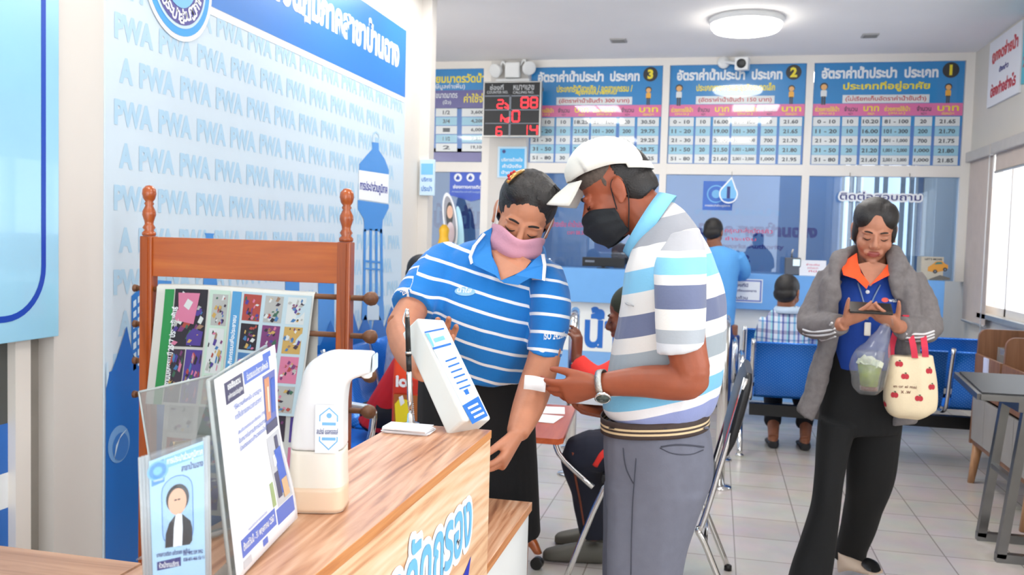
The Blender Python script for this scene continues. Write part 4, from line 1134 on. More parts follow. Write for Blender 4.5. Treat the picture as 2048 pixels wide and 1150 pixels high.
HQ([(.45, .335), (.47, .47), (.50, .545), (.545, .555), (.595, .545), (.60, .45), (.585, .335)], ink('blouse_pale', (226, 236, 244)), 3)
p = hb(.535, .655); pr.layer(2).disc(p[0], p[1], .0105, I_BLACK, ry=.0135); p = hb(.53, .635); pr.layer(3).disc(p[0], p[1], .0084, I_SKIN, ry=.0125)
HQ([(.49, .555), (.585, .56), (.575, .62), (.50, .615)], I_SKIN, 4)
pr.layer(4)
for a in (.505, .555): p = hb(a, .648); pr.disc(p[0], p[1], .0014, I_BLACK, ry=.0007)
p = hb(.53, .592); pr.disc(p[0], p[1], .0022, I_RED, ry=.0008)
HT('นางสาวจริยา แก้วทอง (แก้ม)', .20, .27, .70, .315, I_NAVY, 1); HQ([(.2, .185), (.56, .20), (.56, .26), (.2, .245)], I_NAVY, 0); HT('หัวหน้างานบริการ', .23, .20, .53, .243, I_WHITE, 1)
HT('โทร : 092 259 3952', .60, .265, .90, .295, I_NAVY, 1); HT('038-601-466 ต่อ 11', .60, .225, .92, .255, I_NAVY, 1)
for v in pr.bm.verts: v.co = hp(v.co.x / W, v.co.y / H) + n_ * v.co.z
pr.o = h4[0]; pr.build('printing', t2)
# ================================================================== newspaper rack with its papers
RACKW = wood('rack_teak', ((140, 60, 12), (174, 82, 20), (186, 92, 26), (200, 108, 38)), 'X', .3, 14, 1.2, coat=.5)
RACKP = wood('rack_post_teak', ((132, 56, 12), (166, 76, 20), (182, 90, 28)), 'Z', .3, 18, 1.2, coat=.5)
DARKW = wood('rack_rod_wood', ((92, 56, 32), (112, 70, 42), (128, 84, 54)), 'X', .45, 30, 2)
YR = 2.811
t = thing('newspaper_rack', 'brown wooden newspaper rack with turned finials and knobbed rods', 'rack', (-1.6, YR, 0))
for xa in (-2.003, -1.248):
    q = MB(); q.box((xa, YR - .02, 0), (xa + .048, YR + .02, 1.395), bev=.004); q.box((xa + .028, YR - .024, 0), (xa + .034, YR - .019, 1.39)); p = q.build('post', RACKP, t)
    q = MB(); q.lathe([(.021, 0), (.024, .004), (.024, .012), (.016, .02), (.022, .03), (.015, .042), (.016, .052), (.0235, .075), (.0225, .088), (.013, .108), (.017, .115), (.013, .122), (.020, .132), (.0245, .15), (.0225, .166), (.012, .178), (.0, .181)], (xa + .024, YR, 1.3955), n=24)
    q.build('finial', RACKP, p)
q = MB(); q.box((-1.955, YR - .012, 1.253), (-1.248, YR + .012, 1.393), bev=.002); q.build('top_rail', RACKW, t)
q = MB(); q.box((-1.955, YR - .012, .18), (-1.248, YR + .012, .28), bev=.002); q.build('bottom_rail', RACKW, t)
for z in (1.207, 1.078, .945, .822):
    q = MB(); q.tube([(-2.03, YR, z), (-1.15, YR, z)], .0095, 12); r_ = q.build('rod', DARKW, t)
    q = MB(); q.lathe([(.0, -.002), (.012, .0), (.021, .012), (.025, .026), (.021, .04), (.010, .048), (0, .05)], (-1.155, YR, z), (1, 0, 0), 20); q.build('knob', DARKW, r_)
    q = MB(); q.lathe([(.0, -.002), (.012, .0), (.014, .012), (.0, .018)], (-2.025, YR, z), (-1, 0, 0), 16); q.build('end_cap', DARKW, r_)
NEWS = mat('newsprint', (206, 206, 200), .85, vary=.04, scale=6)
def newspaper(lb, f, W, H, draw, back):
    """f(a, b): a point of the hanging page, a left-right and b down-up in 0..1"""
    o0 = f(.5, 0)
    t = thing('newspaper', lb, 'newspaper', o0, 'newspapers on the wooden rack')
    q = MB(); NU, NV = 20, 18
    g = [[q.bm.verts.new(f(i / NU, j / NV)) for i in range(NU + 1)] for j in range(NV + 1)]
    for j in range(NV):
        for i in range(NU): q._f([g[j][i], g[j][i + 1], g[j + 1][i + 1], g[j + 1][i]], True)
    # over the rod and down behind it
    last = g[NV]
    for k, (dy, dz) in enumerate(((.012, .01), (.026, 0), (.03, -.12), (.032, back))):
        nx = [q.bm.verts.new(f(i / NU, 1) + Vector((0, dy, dz))) for i in range(NU + 1)]
        for i in range(NU): q._f([last[i], last[i + 1], nx[i + 1], nx[i]], True)
        last = nx
    q.build('page', NEWS, t, fix=False)
    pr = Print((0, 0, 0), (1, 0, 0), (0, 1, 0), lift=.0004, base=.0015)
    draw(pr, W, H)
    bmesh.ops.subdivide_edges(pr.bm, edges=[e for e in pr.bm.edges if e.calc_length() > .05], cuts=3, use_grid_fill=True)
    for v in pr.bm.verts:
        a, b = v.co.x / W, v.co.y / H; h = v.co.z
        p = f(a, b); n = (f(a + .01, b) - p).cross(f(a, b + .01) - p).normalized()
        v.co = p + n * h
    pr.o = o0
    pr.build('printing', t)
    return t
def front_page(a, b):
    xl, xr = -1.937 - .035 * max(0, 1 - b) ** 1.3, -1.331 - .045 * (1 - b)
    return Vector((xl + (xr - xl) * a, YR - .0125 - .012 * (1 - b) - .007 * math.sin(a * 9 + b * 1.5) * (1 - b), 1.216 - .42 * (1 - b) + .004 * math.sin(a * 5)))
NP = [ink('news_photo_%d' % i, c, .7) for i, c in enumerate(((60, 50, 64), (120, 60, 110), (80, 62, 140), (168, 72, 62), (196, 160, 90), (70, 120, 170), (176, 176, 172), (150, 120, 96), (60, 100, 80), (210, 214, 212), (44, 40, 48), (206, 120, 150)))]
def mosaic(pr, x0, y0, x1, y1, base, rnd, n=14, lay=1):
    n = n * 2
    pr.layer(lay).rect(x0, y0, x1, y1, base)
    for i in range(n):
        w, h = (x1 - x0) * rnd.uniform(.08, .3), (y1 - y0) * rnd.uniform(.06, .22)
        x, y = rnd.uniform(x0, x1 - w), rnd.uniform(y0, y1 - h)
        pr.k = lay + 1 + i * .12
        pr.poly([(x, y + h * rnd.uniform(0, .4)), (x + w * .6, y), (x + w, y + h * .7), (x + w * .4, y + h)], NP[rnd.randrange(12)])
def draw_front(pr, W, H):
    rn = random.Random(11)
    G = ink('news_green', (44, 140, 76), .7)
    pr.layer(0).rect(.035, .0, .072, H - .008, G); pr.layer(1).text('งานมหกรรม ปี 2567 ประชาสัมพันธ์', -.115 + .055, H / 2 - .013, .165 + .055, H / 2 + .013, I_WHITE, bold=.03, rot=PI / 2)
    mosaic(pr, .076, .21, .205, H - .006, NP[10], rn, 16); mosaic(pr, .076, .01, .138, .2, NP[0], rn, 12); mosaic(pr, .142, .01, .205, .2, NP[2], rn, 12)
    pr.layer(5).poly([(.10, .30), (.16, .29), (.175, .40), (.09, .40)], NP[11]); pr.poly([(.14, .215), (.195, .215), (.2, .265), (.16, .275), (.138, .25)], NP[2])
    pr.layer(0).rect(.212, .005, .292, H - .006, ink('news_pale_green', (190, 212, 196), .7))
    mosaic(pr, .225, .29, .285, H - .02, NP[6], rn, 12); mosaic(pr, .222, .12, .282, .28, NP[9], rn, 12); mosaic(pr, .222, .01, .28, .11, NP[7], rn, 8)
    pr.layer(0).rect(.300, .0, .335, H - .006, ink('news_blue', (84, 152, 200), .7)); pr.layer(1).text('สรุปข่าว-กิจกรรมเพื่อประชาชน', -.12 + .3175, H / 2 - .012, .12 + .3175, H / 2 + .012, I_WHITE, bold=.03, rot=PI / 2)
    pr.layer(0).rect(.337, 0, .60, H - .004, ink('news_pale_blue', (186, 206, 214), .7))
    for c, x in enumerate((.345, .428, .512)):
        for r in range(4):
            mosaic(pr, x, .01 + r * .102, x + .068, .01 + r * .102 + .092, NP[(c * 3 + r * 5) % 12], rn, 9)
newspaper('newspaper with a green strip and crowded colour photos on the top rod', front_page, .606, .42, draw_front, -.4)
def second_page(a, b):
    return Vector((-1.90 + .605 * a - .03 * (1 - b), YR - .0125 + .0 * b - .006 * math.sin(a * 8) * (1 - b), .832 - .42 * (1 - b)))
def draw_second(pr, W, H):
    rn = random.Random(23)
    for c in range(5):
        for r in range(3): mosaic(pr, .02 + c * .118, .02 + r * .133, .02 + c * .118 + .1, .02 + r * .133 + .115, NP[(c * 2 + r * 3) % 12], rn, 8)
newspaper('newspaper with small photos on the lowest rod, mostly behind the clear stands', second_page, .605, .42, draw_second, -.4)

# ================================================================== service counter under the glass wall
SKYL = mat('counter_sky_blue', (112, 172, 232), .4, vary=.02); PALEB = mat('counter_pale_blue', (128, 178, 232), .5, vary=.02)
t = thing('service_counter', 'long white service counter with a light blue top band under the glass wall', 'counter', (-1, 8.5, 0))
q = MB(); q.box((-3.4, 8.34, .845), (1.93, 8.70, 1.165), bev=.003); q.build('top_band', SKYL, t)
q = MB(); q.box((-3.35, 8.45, .37), (1.9, 8.69, .8445)); q.build('front_panel', WLAM, t)
q = MB(); q.box((-3.35, 8.455, 0), (1.9, 8.685, .3698)); q.build('plinth', PALEB, t)
pr = Print((0, 8.45, 0), (1, 0, 0), (0, 0, 1), lift=.0015, base=.002)
pr.text('น้ำประปา', -1.21, .40, -.03, .80, I_BLUE, bold=.03); pr.build('lettering', t)
notice('notice', 'white notice with three blue lines on the band of the service counter', 'sign', ((1440, 556), (1524, 606)), 8.335, I_WHITE,
       [(0, 'rect', (1442, 558, 1522, 604), ink('notice_rim', (110, 130, 200))), (1, 'rect', (1445, 561, 1519, 601), I_WHITE), (2, 'text', (1452, 565, 1496, 574), I_NAVY, 'ยื่นเรื่องที่นี่'), (2, 'text', (1452, 577, 1513, 586), I_NAVY, 'กรุณาเตรียมเอกสาร'), (2, 'text', (1452, 590, 1495, 599), I_NAVY, 'ให้ครบถ้วน')], thick=.0045)
def on_counter(x, y): p = PZ(x, y, 1.166); return p
p = P(1584, 551, 8.5 / KY)
t = thing('card_reader', 'dark upright card reader with a lit screen on the service counter', 'device', (p.x, 8.5, 1.166))
q = MB(); q.box((p.x - .07, 8.46, 1.166), (p.x + .07, 8.54, 1.325), bev=.01); q.build('body', mat('reader_grey', (92, 96, 104), .4), t)
q = MB(); q.box((p.x + .0, 8.452, 1.25), (p.x + .06, 8.4595, 1.31)); q.build('screen', mat('reader_screen', (206, 222, 226), .3, emit=.5, vary=0), t)
q = MB(); q.tube([(p.x - .01, 8.5, 1.325), (p.x - .01, 8.5, 1.37), (p.x - .0, 8.49, 1.40)], .008); q.build('antenna', STEEL, t)
f = frontal(8.44)
a, b = f(1600, 520), f(1652, 555)
t = thing('counter_sign', 'white acrylic sign with red writing on the service counter', 'sign', ((a.x + b.x) / 2, 8.44, 1.166))
q = MB(); q.slab([(a.x, 8.44, 1.166), (b.x, 8.44, 1.166), (b.x, 8.48, a.z), (a.x, 8.48, a.z)], .006); q.build('board', PAPER, t)
pr = Print((a.x, 8.44, 1.166), (1, 0, 0), Vector((0, .04, a.z - 1.166)), base=.001); W, H = b.x - a.x, a.z - 1.166
for i, s in enumerate(('ชำระเงิน', 'ค่าน้ำประปา', 'ที่นี่')): pr.text(s, W * (.25 + .05 * i), H * (.68 - i * .22), W * (.75 - .05 * i), H * (.82 - i * .22), I_REDL, bold=.01)
pr.build('lettering', t)
a, b = f(1842, 513), f(1906, 560)
t = thing('picture_box', 'box printed with a yellow car at the right end of the service counter', 'box', ((a.x + b.x) / 2, 8.44, 1.166))
q = MB(); q.box((a.x, 8.42, 1.166), (min(b.x, 1.93), 8.60, a.z), bev=.004); q.build('carton', mat('carton_cream', (196, 186, 166), .6), t)
pr = Print((0, 8.42, 0), (1, 0, 0), (0, 0, 1), lift=.0012, base=.001)
g = lambda a, b, c, d: (lambda p, r: (p[0], r[1], r[0], p[1]))(pr.uv(a, b), pr.uv(c, d))
CY = ink('car_yellow', (222, 150, 40))
pr.pxpoly([(1855, 542), (1856, 534), (1864, 529), (1872, 523), (1884, 522), (1891, 528), (1896, 530), (1896, 537), (1890, 541), (1872, 545)], CY)
pr.layer(1).pxpoly([(1868, 529), (1874, 524), (1883, 524), (1886, 528)], ink('car_glass', (60, 120, 110)))
for x, y in ((1870, 543), (1890, 539)): p = pr.uv(x, y); pr.layer(2).disc(p[0], p[1], .017, I_BLACK); pr.layer(3).disc(p[0], p[1], .008, I_GREY)
pr.layer(0).text('LET\'S MOVE', *g(1850, 516, 1884, 521), I_BLACK, bold=.03)
pr.layer(0).pxpoly([(1858, 558), (1880, 550), (1900, 556), (1900, 560), (1858, 560)], ink('carton_road', (104, 100, 92)))
pr.build('printing', t)
# monitor and its clerk's side
a, b = f(1160, 514), f(1246, 536)
t = thing('monitor', 'black flat monitor seen from behind on the service counter', 'monitor', ((a.x + b.x) / 2, 8.6, 1.166))
q = MB(); q.box((a.x, 8.585, 1.18), (b.x, 8.615, a.z), bev=.006); q.build('casing', BLACK, t)
q = MB(); q.box((a.x + .15, 8.54, 1.1655), (b.x - .15, 8.66, 1.172)); q.box((a.x + .19, 8.59, 1.17), (b.x - .19, 8.61, 1.2)); q.build('stand', BLACK, t)
pr = Print((0, 8.585, 0), (1, 0, 0), (0, 0, 1), base=.001); pr.rect(a.x + .03, a.z - .05, a.x + .12, a.z - .03, I_GREY); pr.build('badge', t)
p = f(1094, 530)
t = thing('call_bell', 'small silver round desk bell behind the staff member on the service counter', 'bell', (p.x, 8.5, 1.166))
q = MB(); q.lathe([(.06, 0), (.06, .012), (.02, .014)], (p.x, 8.5, 1.166), n=20); q.build('base', BLACK, t)
q = MB(); q.lathe([(.055, .014), (.05, .05), (.03, .075), (.0, .083)], (p.x, 8.5, 1.166), n=24); q.build('dome', CHROME, t)
# standee at the left
f = frontal(8.56)
t = thing('standee', 'small cut-out photo standee with a pale blue wing on the service counter', 'standee', (f(908, 470).x, 8.56, 1.166))
ov = lambda cx, cy, rx, ry, n=26, tilt=0: [(cx + rx * math.cos(2 * PI * i / n) - tilt * ry * math.sin(2 * PI * i / n), cy + ry * math.sin(2 * PI * i / n)) for i in range(n)]
def flat(pts, Y, m, nm, th=.008):
    q = MB(); q.prism([P(x, y, Y / KY) for x, y in pts], (0, th, 0)); return q.build(nm, m, t)
q = MB(); q.box((f(908, 470).x - .08, 8.53, 1.1655), (f(908, 470).x + .08, 8.60, 1.30), bev=.006); q.build('base', I_WHITE, t)
flat(ov(900, 440, 14, 55, tilt=-.12), 8.56, I_WHITE, 'cutout'); flat(ov(919, 462, 8, 50, tilt=-.08), 8.58, ink('standee_pale', (180, 226, 244)), 'wing')
pr = Print((0, 8.56, 0), (1, 0, 0), (0, 0, 1), lift=.0015, base=.001)
pr.pxpoly(ov(900, 440, 11, 48, tilt=-.12), ink('standee_back', (150, 150, 160))); pr.layer(1).pxpoly(ov(899, 430, 7, 26), I_BLACK); pr.layer(2).pxpoly(ov(900, 424, 6, 13), I_SKIN); pr.layer(2).pxpoly(ov(901, 466, 8, 22), ink('standee_blouse', (220, 200, 206))); pr.build('print', t)
c = P(888, 470, 8.38 / KY)
t = thing('figurine', 'small plain yellow figurine at the left of the service counter', 'figurine', (c.x, 8.38, 1.1655))
q = MB(); q.loft([((c.x, 8.38, 1.166), (.06, 0, 0), (0, .05, 0)), ((c.x, 8.38, 1.30), (.075, 0, 0), (0, .06, 0)), ((c.x, 8.38, 1.40), (.05, 0, 0), (0, .04, 0)), ((c.x, 8.38, 1.44), (.045, 0, 0), (0, .04, 0)), ((c.x, 8.38, 1.50), (.05, 0, 0), (0, .045, 0)), ((c.x, 8.38, 1.545), (.02, 0, 0), (0, .02, 0))], 20)
q.build('body', mat('figurine_yellow', (236, 182, 40), .4), t)

# ================================================================== waiting benches of blue perforated steel
def perf():
    m = bpy.data.materials.new('perforated_blue_steel'); m.use_nodes = True; nt = m.node_tree; b = nt.nodes['Principled BSDF']
    tc = nt.nodes.new('ShaderNodeTexCoord'); sp = nt.nodes.new('ShaderNodeSeparateXYZ'); nt.links.new(tc.outputs['Generated'], sp.inputs[0])
    def wave(o, f):
        a = nt.nodes.new('ShaderNodeMath'); a.operation = 'MULTIPLY'; a.inputs[1].default_value = f * 2 * PI
        s = nt.nodes.new('ShaderNodeMath'); s.operation = 'SINE'; nt.links.new(o, a.inputs[0]); nt.links.new(a.outputs[0], s.inputs[0]); return s.outputs[0]
    pm = nt.nodes.new('ShaderNodeMath'); pm.operation = 'MULTIPLY'; nt.links.new(wave(sp.outputs['X'], 22), pm.inputs[0]); nt.links.new(wave(sp.outputs['Z'], 20), pm.inputs[1])
    gt = nt.nodes.new('ShaderNodeMath'); gt.operation = 'GREATER_THAN'; gt.inputs[1].default_value = .62; nt.links.new(pm.outputs[0], gt.inputs[0])
    mx = nt.nodes.new('ShaderNodeMix'); mx.data_type = 'RGBA'; mx.inputs[6].default_value = lin((22, 106, 206)); mx.inputs[7].default_value = lin((84, 156, 230))
    nt.links.new(gt.outputs[0], mx.inputs['Factor']); nt.links.new(mx.outputs[2], b.inputs['Base Color'])
    b.inputs['Roughness'].default_value = .25; setin(b, 'Metallic', .25)
    return m
PERF = perf(); BSTEEL = mat('bench_blue_steel', (24, 112, 212), .25, vary=.03, metal=.2)
def make_bench(lb, x0, y0, n, pitch=.6, group='blue steel waiting benches'):
    """seen from behind: backs at the near side, seats reaching away"""
    t = thing('waiting_bench', lb, 'bench', (x0 + n * pitch / 2, y0 + .25, 0), group)
    for i in range(n):
        xa = x0 + i * pitch + .02; xb = xa + pitch - .05
        prof = [(-.10, .785), (-.085, .775), (-.055, .66), (-.02, .50), (.02, .42), (.07, .395)]
        q = MB()
        rr = [[Vector((x, y0 + py, pz)) for x in (xa, xb)] for py, pz in prof]
        q.rings(rr, cap=False, closed=False); o = q.build('backrest', PERF, t); sm = o.modifiers.new('s', 'SOLIDIFY'); sm.thickness = .012
        q = MB(); prof2 = [(.075, .395), (.25, .385), (.42, .40), (.48, .395), (.50, .37)]
        q.rings([[Vector((x, y0 + py, pz)) for x in (xa, xb)] for py, pz in prof2], cap=False, closed=False); o = q.build('seat', BSTEEL, t); sm = o.modifiers.new('s', 'SOLIDIFY'); sm.thickness = .012
    q = MB(); q.box((x0 + .0, y0 + .12, .245), (x0 + n * pitch + .02, y0 + .19, .325)); q.build('beam', DARKSTEEL, t)
    for i in range(n + 1):
        x = x0 + i * pitch + .0
        q = MB(); q.tube([(x, y0 - .105, .80), (x, y0 - .05, .62), (x, y0 + .0, .44), (x, y0 + .09, .365), (x, y0 + .3, .355), (x, y0 + .46, .37)], .014, 8, sub=4); q.build('side_frame', CHROME, t)
    for x in (x0 - .06, x0 + n * pitch + .06):
        q = MB(); q.tube([(x, y0 + .02, .63), (x, y0 + .1, .655), (x, y0 + .4, .65), (x, y0 + .46, .60), (x, y0 + .40, .3)], .017, 8, sub=4); q.build('armrest', CHROME, t)
        for yf in (-.1, .42):
            q = MB(); q.tube([(x, y0 + .155, .31), (x, y0 + yf, .04), (x, y0 + yf, .012)], .019, 8); q.lathe([(.028, 0), (.028, .012), (.02, .016)], (x, y0 + yf, .0), n=14); q.build('leg', CHROME, t)
        q = MB(); q.tube([(x, y0 + .155, .3), (x, y0 + .02, .63)], .017, 8); q.build('upright', CHROME, t)
    return t
bench = make_bench('blue steel waiting bench nearest the glass-wall counter aisle, a plaid-shirted man on it', .26, 6.25, 3, .618)
bench['label'] = 'nearer blue perforated waiting bench, the plaid-shirted man sitting on it'
b2 = dup_tree(bench, Matrix.Translation((-.03, .95, 0))); b2['label'] = 'farther blue waiting bench, just behind the nearer one'
b3 = dup_tree(bench, Matrix.Translation((-1.68, 4.7, 0)) @ Matrix.Rotation(-PI / 2, 4, 'Z') @ Matrix.Translation(-WM[bench.name].translation))
b3['label'] = 'blue waiting bench beside the printed wall, mostly behind the rack and staff member'

# ================================================================== stainless rails in front of the counter
def rail(lb, xa, xb, ya, yb, z):
    t = thing('queue_rail', lb, 'rail', ((xa + xb) / 2, (ya + yb) / 2, 0), 'stainless queue rails')
    A, B = Vector((xa, ya, 0)), Vector((xb, yb, 0)); k = lambda u, h: A.lerp(B, u) + Vector((0, 0, h))
    q = MB(); q.tube([k(0, .01), k(0, z - .12), k(.04, z - .03), k(.16, z), k(.84, z), k(.96, z - .03), k(1, z - .12), k(1, .01)], .03, 14); q.build('tube', CHROME, t)
    q = MB(); q.tube([k(0, z * .45), k(1, z * .45)], .018, 10); q.build('cross_bar', CHROME, t)
    for p in (A, B):
        q = MB(); q.lathe([(.075, 0), (.07, .012), (.03, .02)], p, n=18); q.build('foot_plate', CHROME, t)
rail('stainless queue rail right of the capped man, before the counter', .064, .075, 5.3, 6.0, .945)
rail('stainless queue rail between the staff member and the capped man', -.825, -.925, 5.3, 6.0, .95)

# ================================================================== lecture chair behind the capped man
t = thing('lecture_chair', 'chrome lecture chair with a glossy red-brown writing tablet', 'chair', (-.2, 3.75, 0))
for y in (3.53, 3.95):
    q = MB(); q.tube([(.10, y, .012), (.0, y, .24), (-.03, y, .30), (-.005, y, .36), (.13, y, .91)], .0125, 10, sub=5); q.build('side_frame', CHROME, t)
    q = MB(); q.tube([(-.02, y, .40), (-.12, y, .43), (-.36, y, .44), (-.42, y, .40), (-.56, y, .012)], .0125, 10, sub=4); q.build('leg', CHROME, t)
    q = MB(); q.lathe([(.017, 0), (.017, .02), (.013, .024)], (.10, y, 0), n=12); q.lathe([(.017, 0), (.017, .02), (.013, .024)], (-.56, y, 0), n=12); q.build('rubber_foot', BLACK, t)
q = MB(); q.tube([(-.0, 3.53, .25), (-.0, 3.95, .25)], .008, 8); q.build('stretcher', CHROME, t)
q = MB(); q.loft([((.142, 3.74, .93), (.012, 0, -.003), (0, .21, 0)), ((.125, 3.74, .86), (.026, 0, -.006), (0, .225, 0)), ((.085, 3.74, .68), (.026, 0, -.006), (0, .225, 0)), ((.065, 3.74, .60), (.012, 0, 0), (0, .21, 0))], 24, 4, ex=.5); q.build('backrest', mat('black_vinyl', (24, 24, 28), .35, vary=.1), t)
q = MB(); q.box((-.42, 3.53, .445), (.03, 3.95, .487), bev=.015); q.build('seat', mat('black_vinyl', (24, 24, 28), .35), t)
TABW = wood('tablet_varnish', ((150, 58, 28), (176, 78, 40), (196, 96, 54)), 'Y', .3, 14, 1.5, coat=.25)
q = MB(); q.prism([(-.665, 3.30, .645), (-.56, 3.30, .645), (-.545, 3.33, .645), (-.60, 4.0, .645), (-.75, 4.0, .645)], (0, 0, .022)); q.build('writing_tablet', TABW, t)
q = MB(); q.tube([(-.62, 3.6, .644), (-.60, 3.56, .55), (-.45, 3.53, .43)], .011, 8, sub=4); q.build('tablet_arm', CHROME, t)
for i, (px, py, an) in enumerate(((-.70, 3.86, 10), (-.69, 3.66, -6))):
    M = Matrix.Translation((px + .02, py, .6675 + i * .0012)) @ Matrix.Rotation(math.radians(an), 4, 'Z')
    q = MB(); q.box((-.05, -.08, 0), (.05, .08, .0012), M); o = q.build('paper_form', PAPER); tag(o, ('white paper form at the far end of the writing tablet', 'white paper form lying nearer on the writing tablet')[i], 'paper')

# wooden swivel chair base by the lower counter
WB = wood('chair_base_wood', ((130, 62, 24), (160, 82, 36), (178, 98, 48)), 'X', .3, 12, 1.5, coat=.5)
cx, cy = -.965, 3.75
t = thing('swivel_chair', 'swivel chair with curved brown wooden star feet behind the lower counter', 'chair', (cx, cy, 0))
for k in range(5):
    a = math.radians(-8 + 72 * k); d = Vector((math.cos(a), math.sin(a), 0)); c = Vector((cx, cy, 0))
    q = MB(); q.loft([(c + d * .03 + Vector((0, 0, .17)), Vector((-d.y, d.x, 0)) * .03, Vector((0, 0, .022))), (c + d * .14 + Vector((0, 0, .165)), Vector((-d.y, d.x, 0)) * .026, Vector((0, 0, .021))), (c + d * .23 + Vector((0, 0, .12)), Vector((-d.y, d.x, 0)) * .024, Vector((0, 0, .02)) + d * .01), (c + d * .265 + Vector((0, 0, .07)), Vector((-d.y, d.x, 0)) * .02, d * .016)], 14, 4, ex=.7); l = q.build('leg', WB, t)
    q = MB(); q.tube([c + d * .262 + Vector((-d.y, d.x, 0)) * .018 + Vector((0, 0, .026)), c + d * .262 - Vector((-d.y, d.x, 0)) * .018 + Vector((0, 0, .026))], .026, 14); q.build('castor', BLACK, l)
q = MB(); q.lathe([(.035, .14), (.035, .2), (.022, .21), (.022, .42)], (cx, cy, 0), n=18); q.build('column', BLACK, t)
q = MB(); q.box((cx - .2, cy - .2, .42), (cx + .2, cy + .2, .49), bev=.03); q.build('seat', mat('chair_black_leather', (26, 24, 24), .4), t)

# ================================================================== right-hand cabinet and steel stand
CABW = wood('cabinet_wood', ((104, 70, 48), (128, 88, 62), (142, 102, 74)), 'Z', .45, 16, 1.2)
CABL = wood('cabinet_wood_light', ((150, 106, 70), (176, 130, 92), (190, 146, 108)), 'Z', .45, 16, 1.2)
t = thing('wooden_cabinet', 'low wooden cabinet with rounded sides and grey doors by the right wall', 'cabinet', (1.85, 5.4, 0))
def side(y, th=.025):
    q = MB(); pts = [(1.57, y, .24), (2.14, y, .24), (2.14, y, .95)]
    for i in range(6):
        a = math.radians(90 + 18 * i); pts.append((1.64 + .05 * math.cos(a), y, .90 + .05 * math.sin(a)))
    q.prism(pts, (0, th, 0)); q.build('side_panel', CABW, t)
side(5.96); side(5.43); side(4.9)
q = MB(); q.box((1.58, 4.925, .24), (2.14, 5.96, .265)); q.box((1.61, 4.925, .72), (2.14, 5.96, .74)); q.build('shelf', CABW, t)
for ya, yb in ((5.46, 5.95), (4.93, 5.42)):
    m_ = (ya + yb) / 2
    for a, b in ((ya, m_ - .003), (m_ + .003, yb)):
        q = MB(); q.box((1.572, a, .27), (1.59, b, .54)); q.build('door', mat('door_grey', (150, 146, 142), .5), t)
    q = MB(); q.box((1.572, ya, .56), (1.59, yb, .80)); o = q.build('drawer', CABW, t)
    q = MB(); q.box((1.567, m_ - .05, .66), (1.5715, m_ + .05, .70)); q.build('handle', STEEL, o)
q = MB(); q.box((2.12, 4.9, .24), (2.14, 5.985, .95)); q.build('back_panel', CABW, t)
for x in (1.61, 2.08):
    for y in (4.96, 5.93):
        q = MB(); q.loft([((x, y, .24), (.028, 0, 0), (0, .028, 0)), ((x - .03 if x < 1.8 else x, y, .001), (.018, 0, 0), (0, .018, 0))], 12, 2, ex=.6); q.build('leg', CABL, t)
p = Vector((1.456, 5.2, .70))
q = MB(); q.box((1.5615, 5.66, .71), (1.5705, 5.74, .80)); o = q.build('price_card', mat('bright_card', (214, 220, 250), .3)); tag(o, 'small white card stuck on the front of the wooden cabinet', 'card')
q = MB(); q.box((1.65, 5.6, .7405), (1.75, 5.8, .86), bev=.004); o = q.build('clear_box', glass('clear_box_acrylic', (220, 224, 226), .75, .06)); tag(o, 'small clear box on the top shelf of the wooden cabinet', 'box')
t = thing('steel_stand', 'chrome-legged stand with a black slanted top at the right photo edge', 'stand', (1.6, 4.5, 0))
def square_tube(q, a, b, w=.02):
    a, b = Vector(a), Vector(b); d = (b - a).normalized(); s = d.cross(Vector((0, 1, 0))).normalized() if abs(d.y) < .9 else Vector((1, 0, 0)); u = d.cross(s)
    q.hexa([a - s * w - u * w, a + s * w - u * w, a + s * w + u * w, a - s * w + u * w, b - s * w - u * w, b + s * w - u * w, b + s * w + u * w, b - s * w + u * w])
STL = mat('satin_steel', (120, 120, 120), .28, metal=.9, vary=.1)
for y in (4.75, 4.44):
    q = MB(); square_tube(q, (1.325, y, .02), (1.40, y, .70)); l = q.build('leg', STL, t)
    q = MB(); square_tube(q, (1.305, y, .02), (1.95, y, .02)); q.build('foot', STL, t)
    q = MB(); square_tube(q, (1.93, y, .04), (1.86, y, .70)); q.build('leg', STL, t)
q = MB(); square_tube(q, (1.36, 4.46, .38), (1.36, 4.73, .38), .012); q.build('stretcher', STL, t)
q = MB(); q.hexa([(1.20, 4.40, .76), (1.98, 4.40, .76), (1.98, 4.80, .80), (1.20, 4.80, .80), (1.20, 4.40, .785), (1.98, 4.40, .785), (1.98, 4.80, .825), (1.20, 4.80, .825)]); q.build('top', mat('black_vinyl', (24, 24, 28), .35), t)
q = MB(); square_tube(q, (1.19, 4.39, .765), (1.19, 4.81, .805), .014); square_tube(q, (1.19, 4.39, .765), (1.99, 4.39, .765), .014); q.build('rim', STL, t)
q = MB(); q.box((1.36, 4.42, .70), (1.92, 4.78, .75)); q.build('under_frame', STL, t)
# ================================================================== people: helpers
from mathutils.bvhtree import BVHTree
class Hit:
    """finds the point of a built mesh seen at a photo point (to lay seams, straps and prints on it)"""
    def __init__(s, *objs):
        vs, fs = [], []
        for o in objs:
            k = len(vs); M = WM[o.name]
            vs += [M @ v.co for v in o.data.vertices]; fs += [tuple(i + k for i in p.vertices) for p in o.data.polygons]
        s.t = BVHTree.FromPolygons(vs, fs)
    def __call__(s, x, y, lift=0.0):
        d = ray(x, y).normalized()
        p, n, i, dist = s.t.ray_cast(CAM, d)
        if p is None:
            p, n, i, dist = s.t.find_nearest(CAM + d * 2.5)
        if n.dot(d) > 0: n = -n
        return p + n * lift
    def n(s, x, y):
        d = ray(x, y).normalized(); p, n, i, dist = s.t.ray_cast(CAM, d)
        if p is None: return -d
        return -n if n.dot(d) > 0 else n
    def near(s, p, lift=0.0):
        q, n, i, d = s.t.find_nearest(p); return q + n * lift
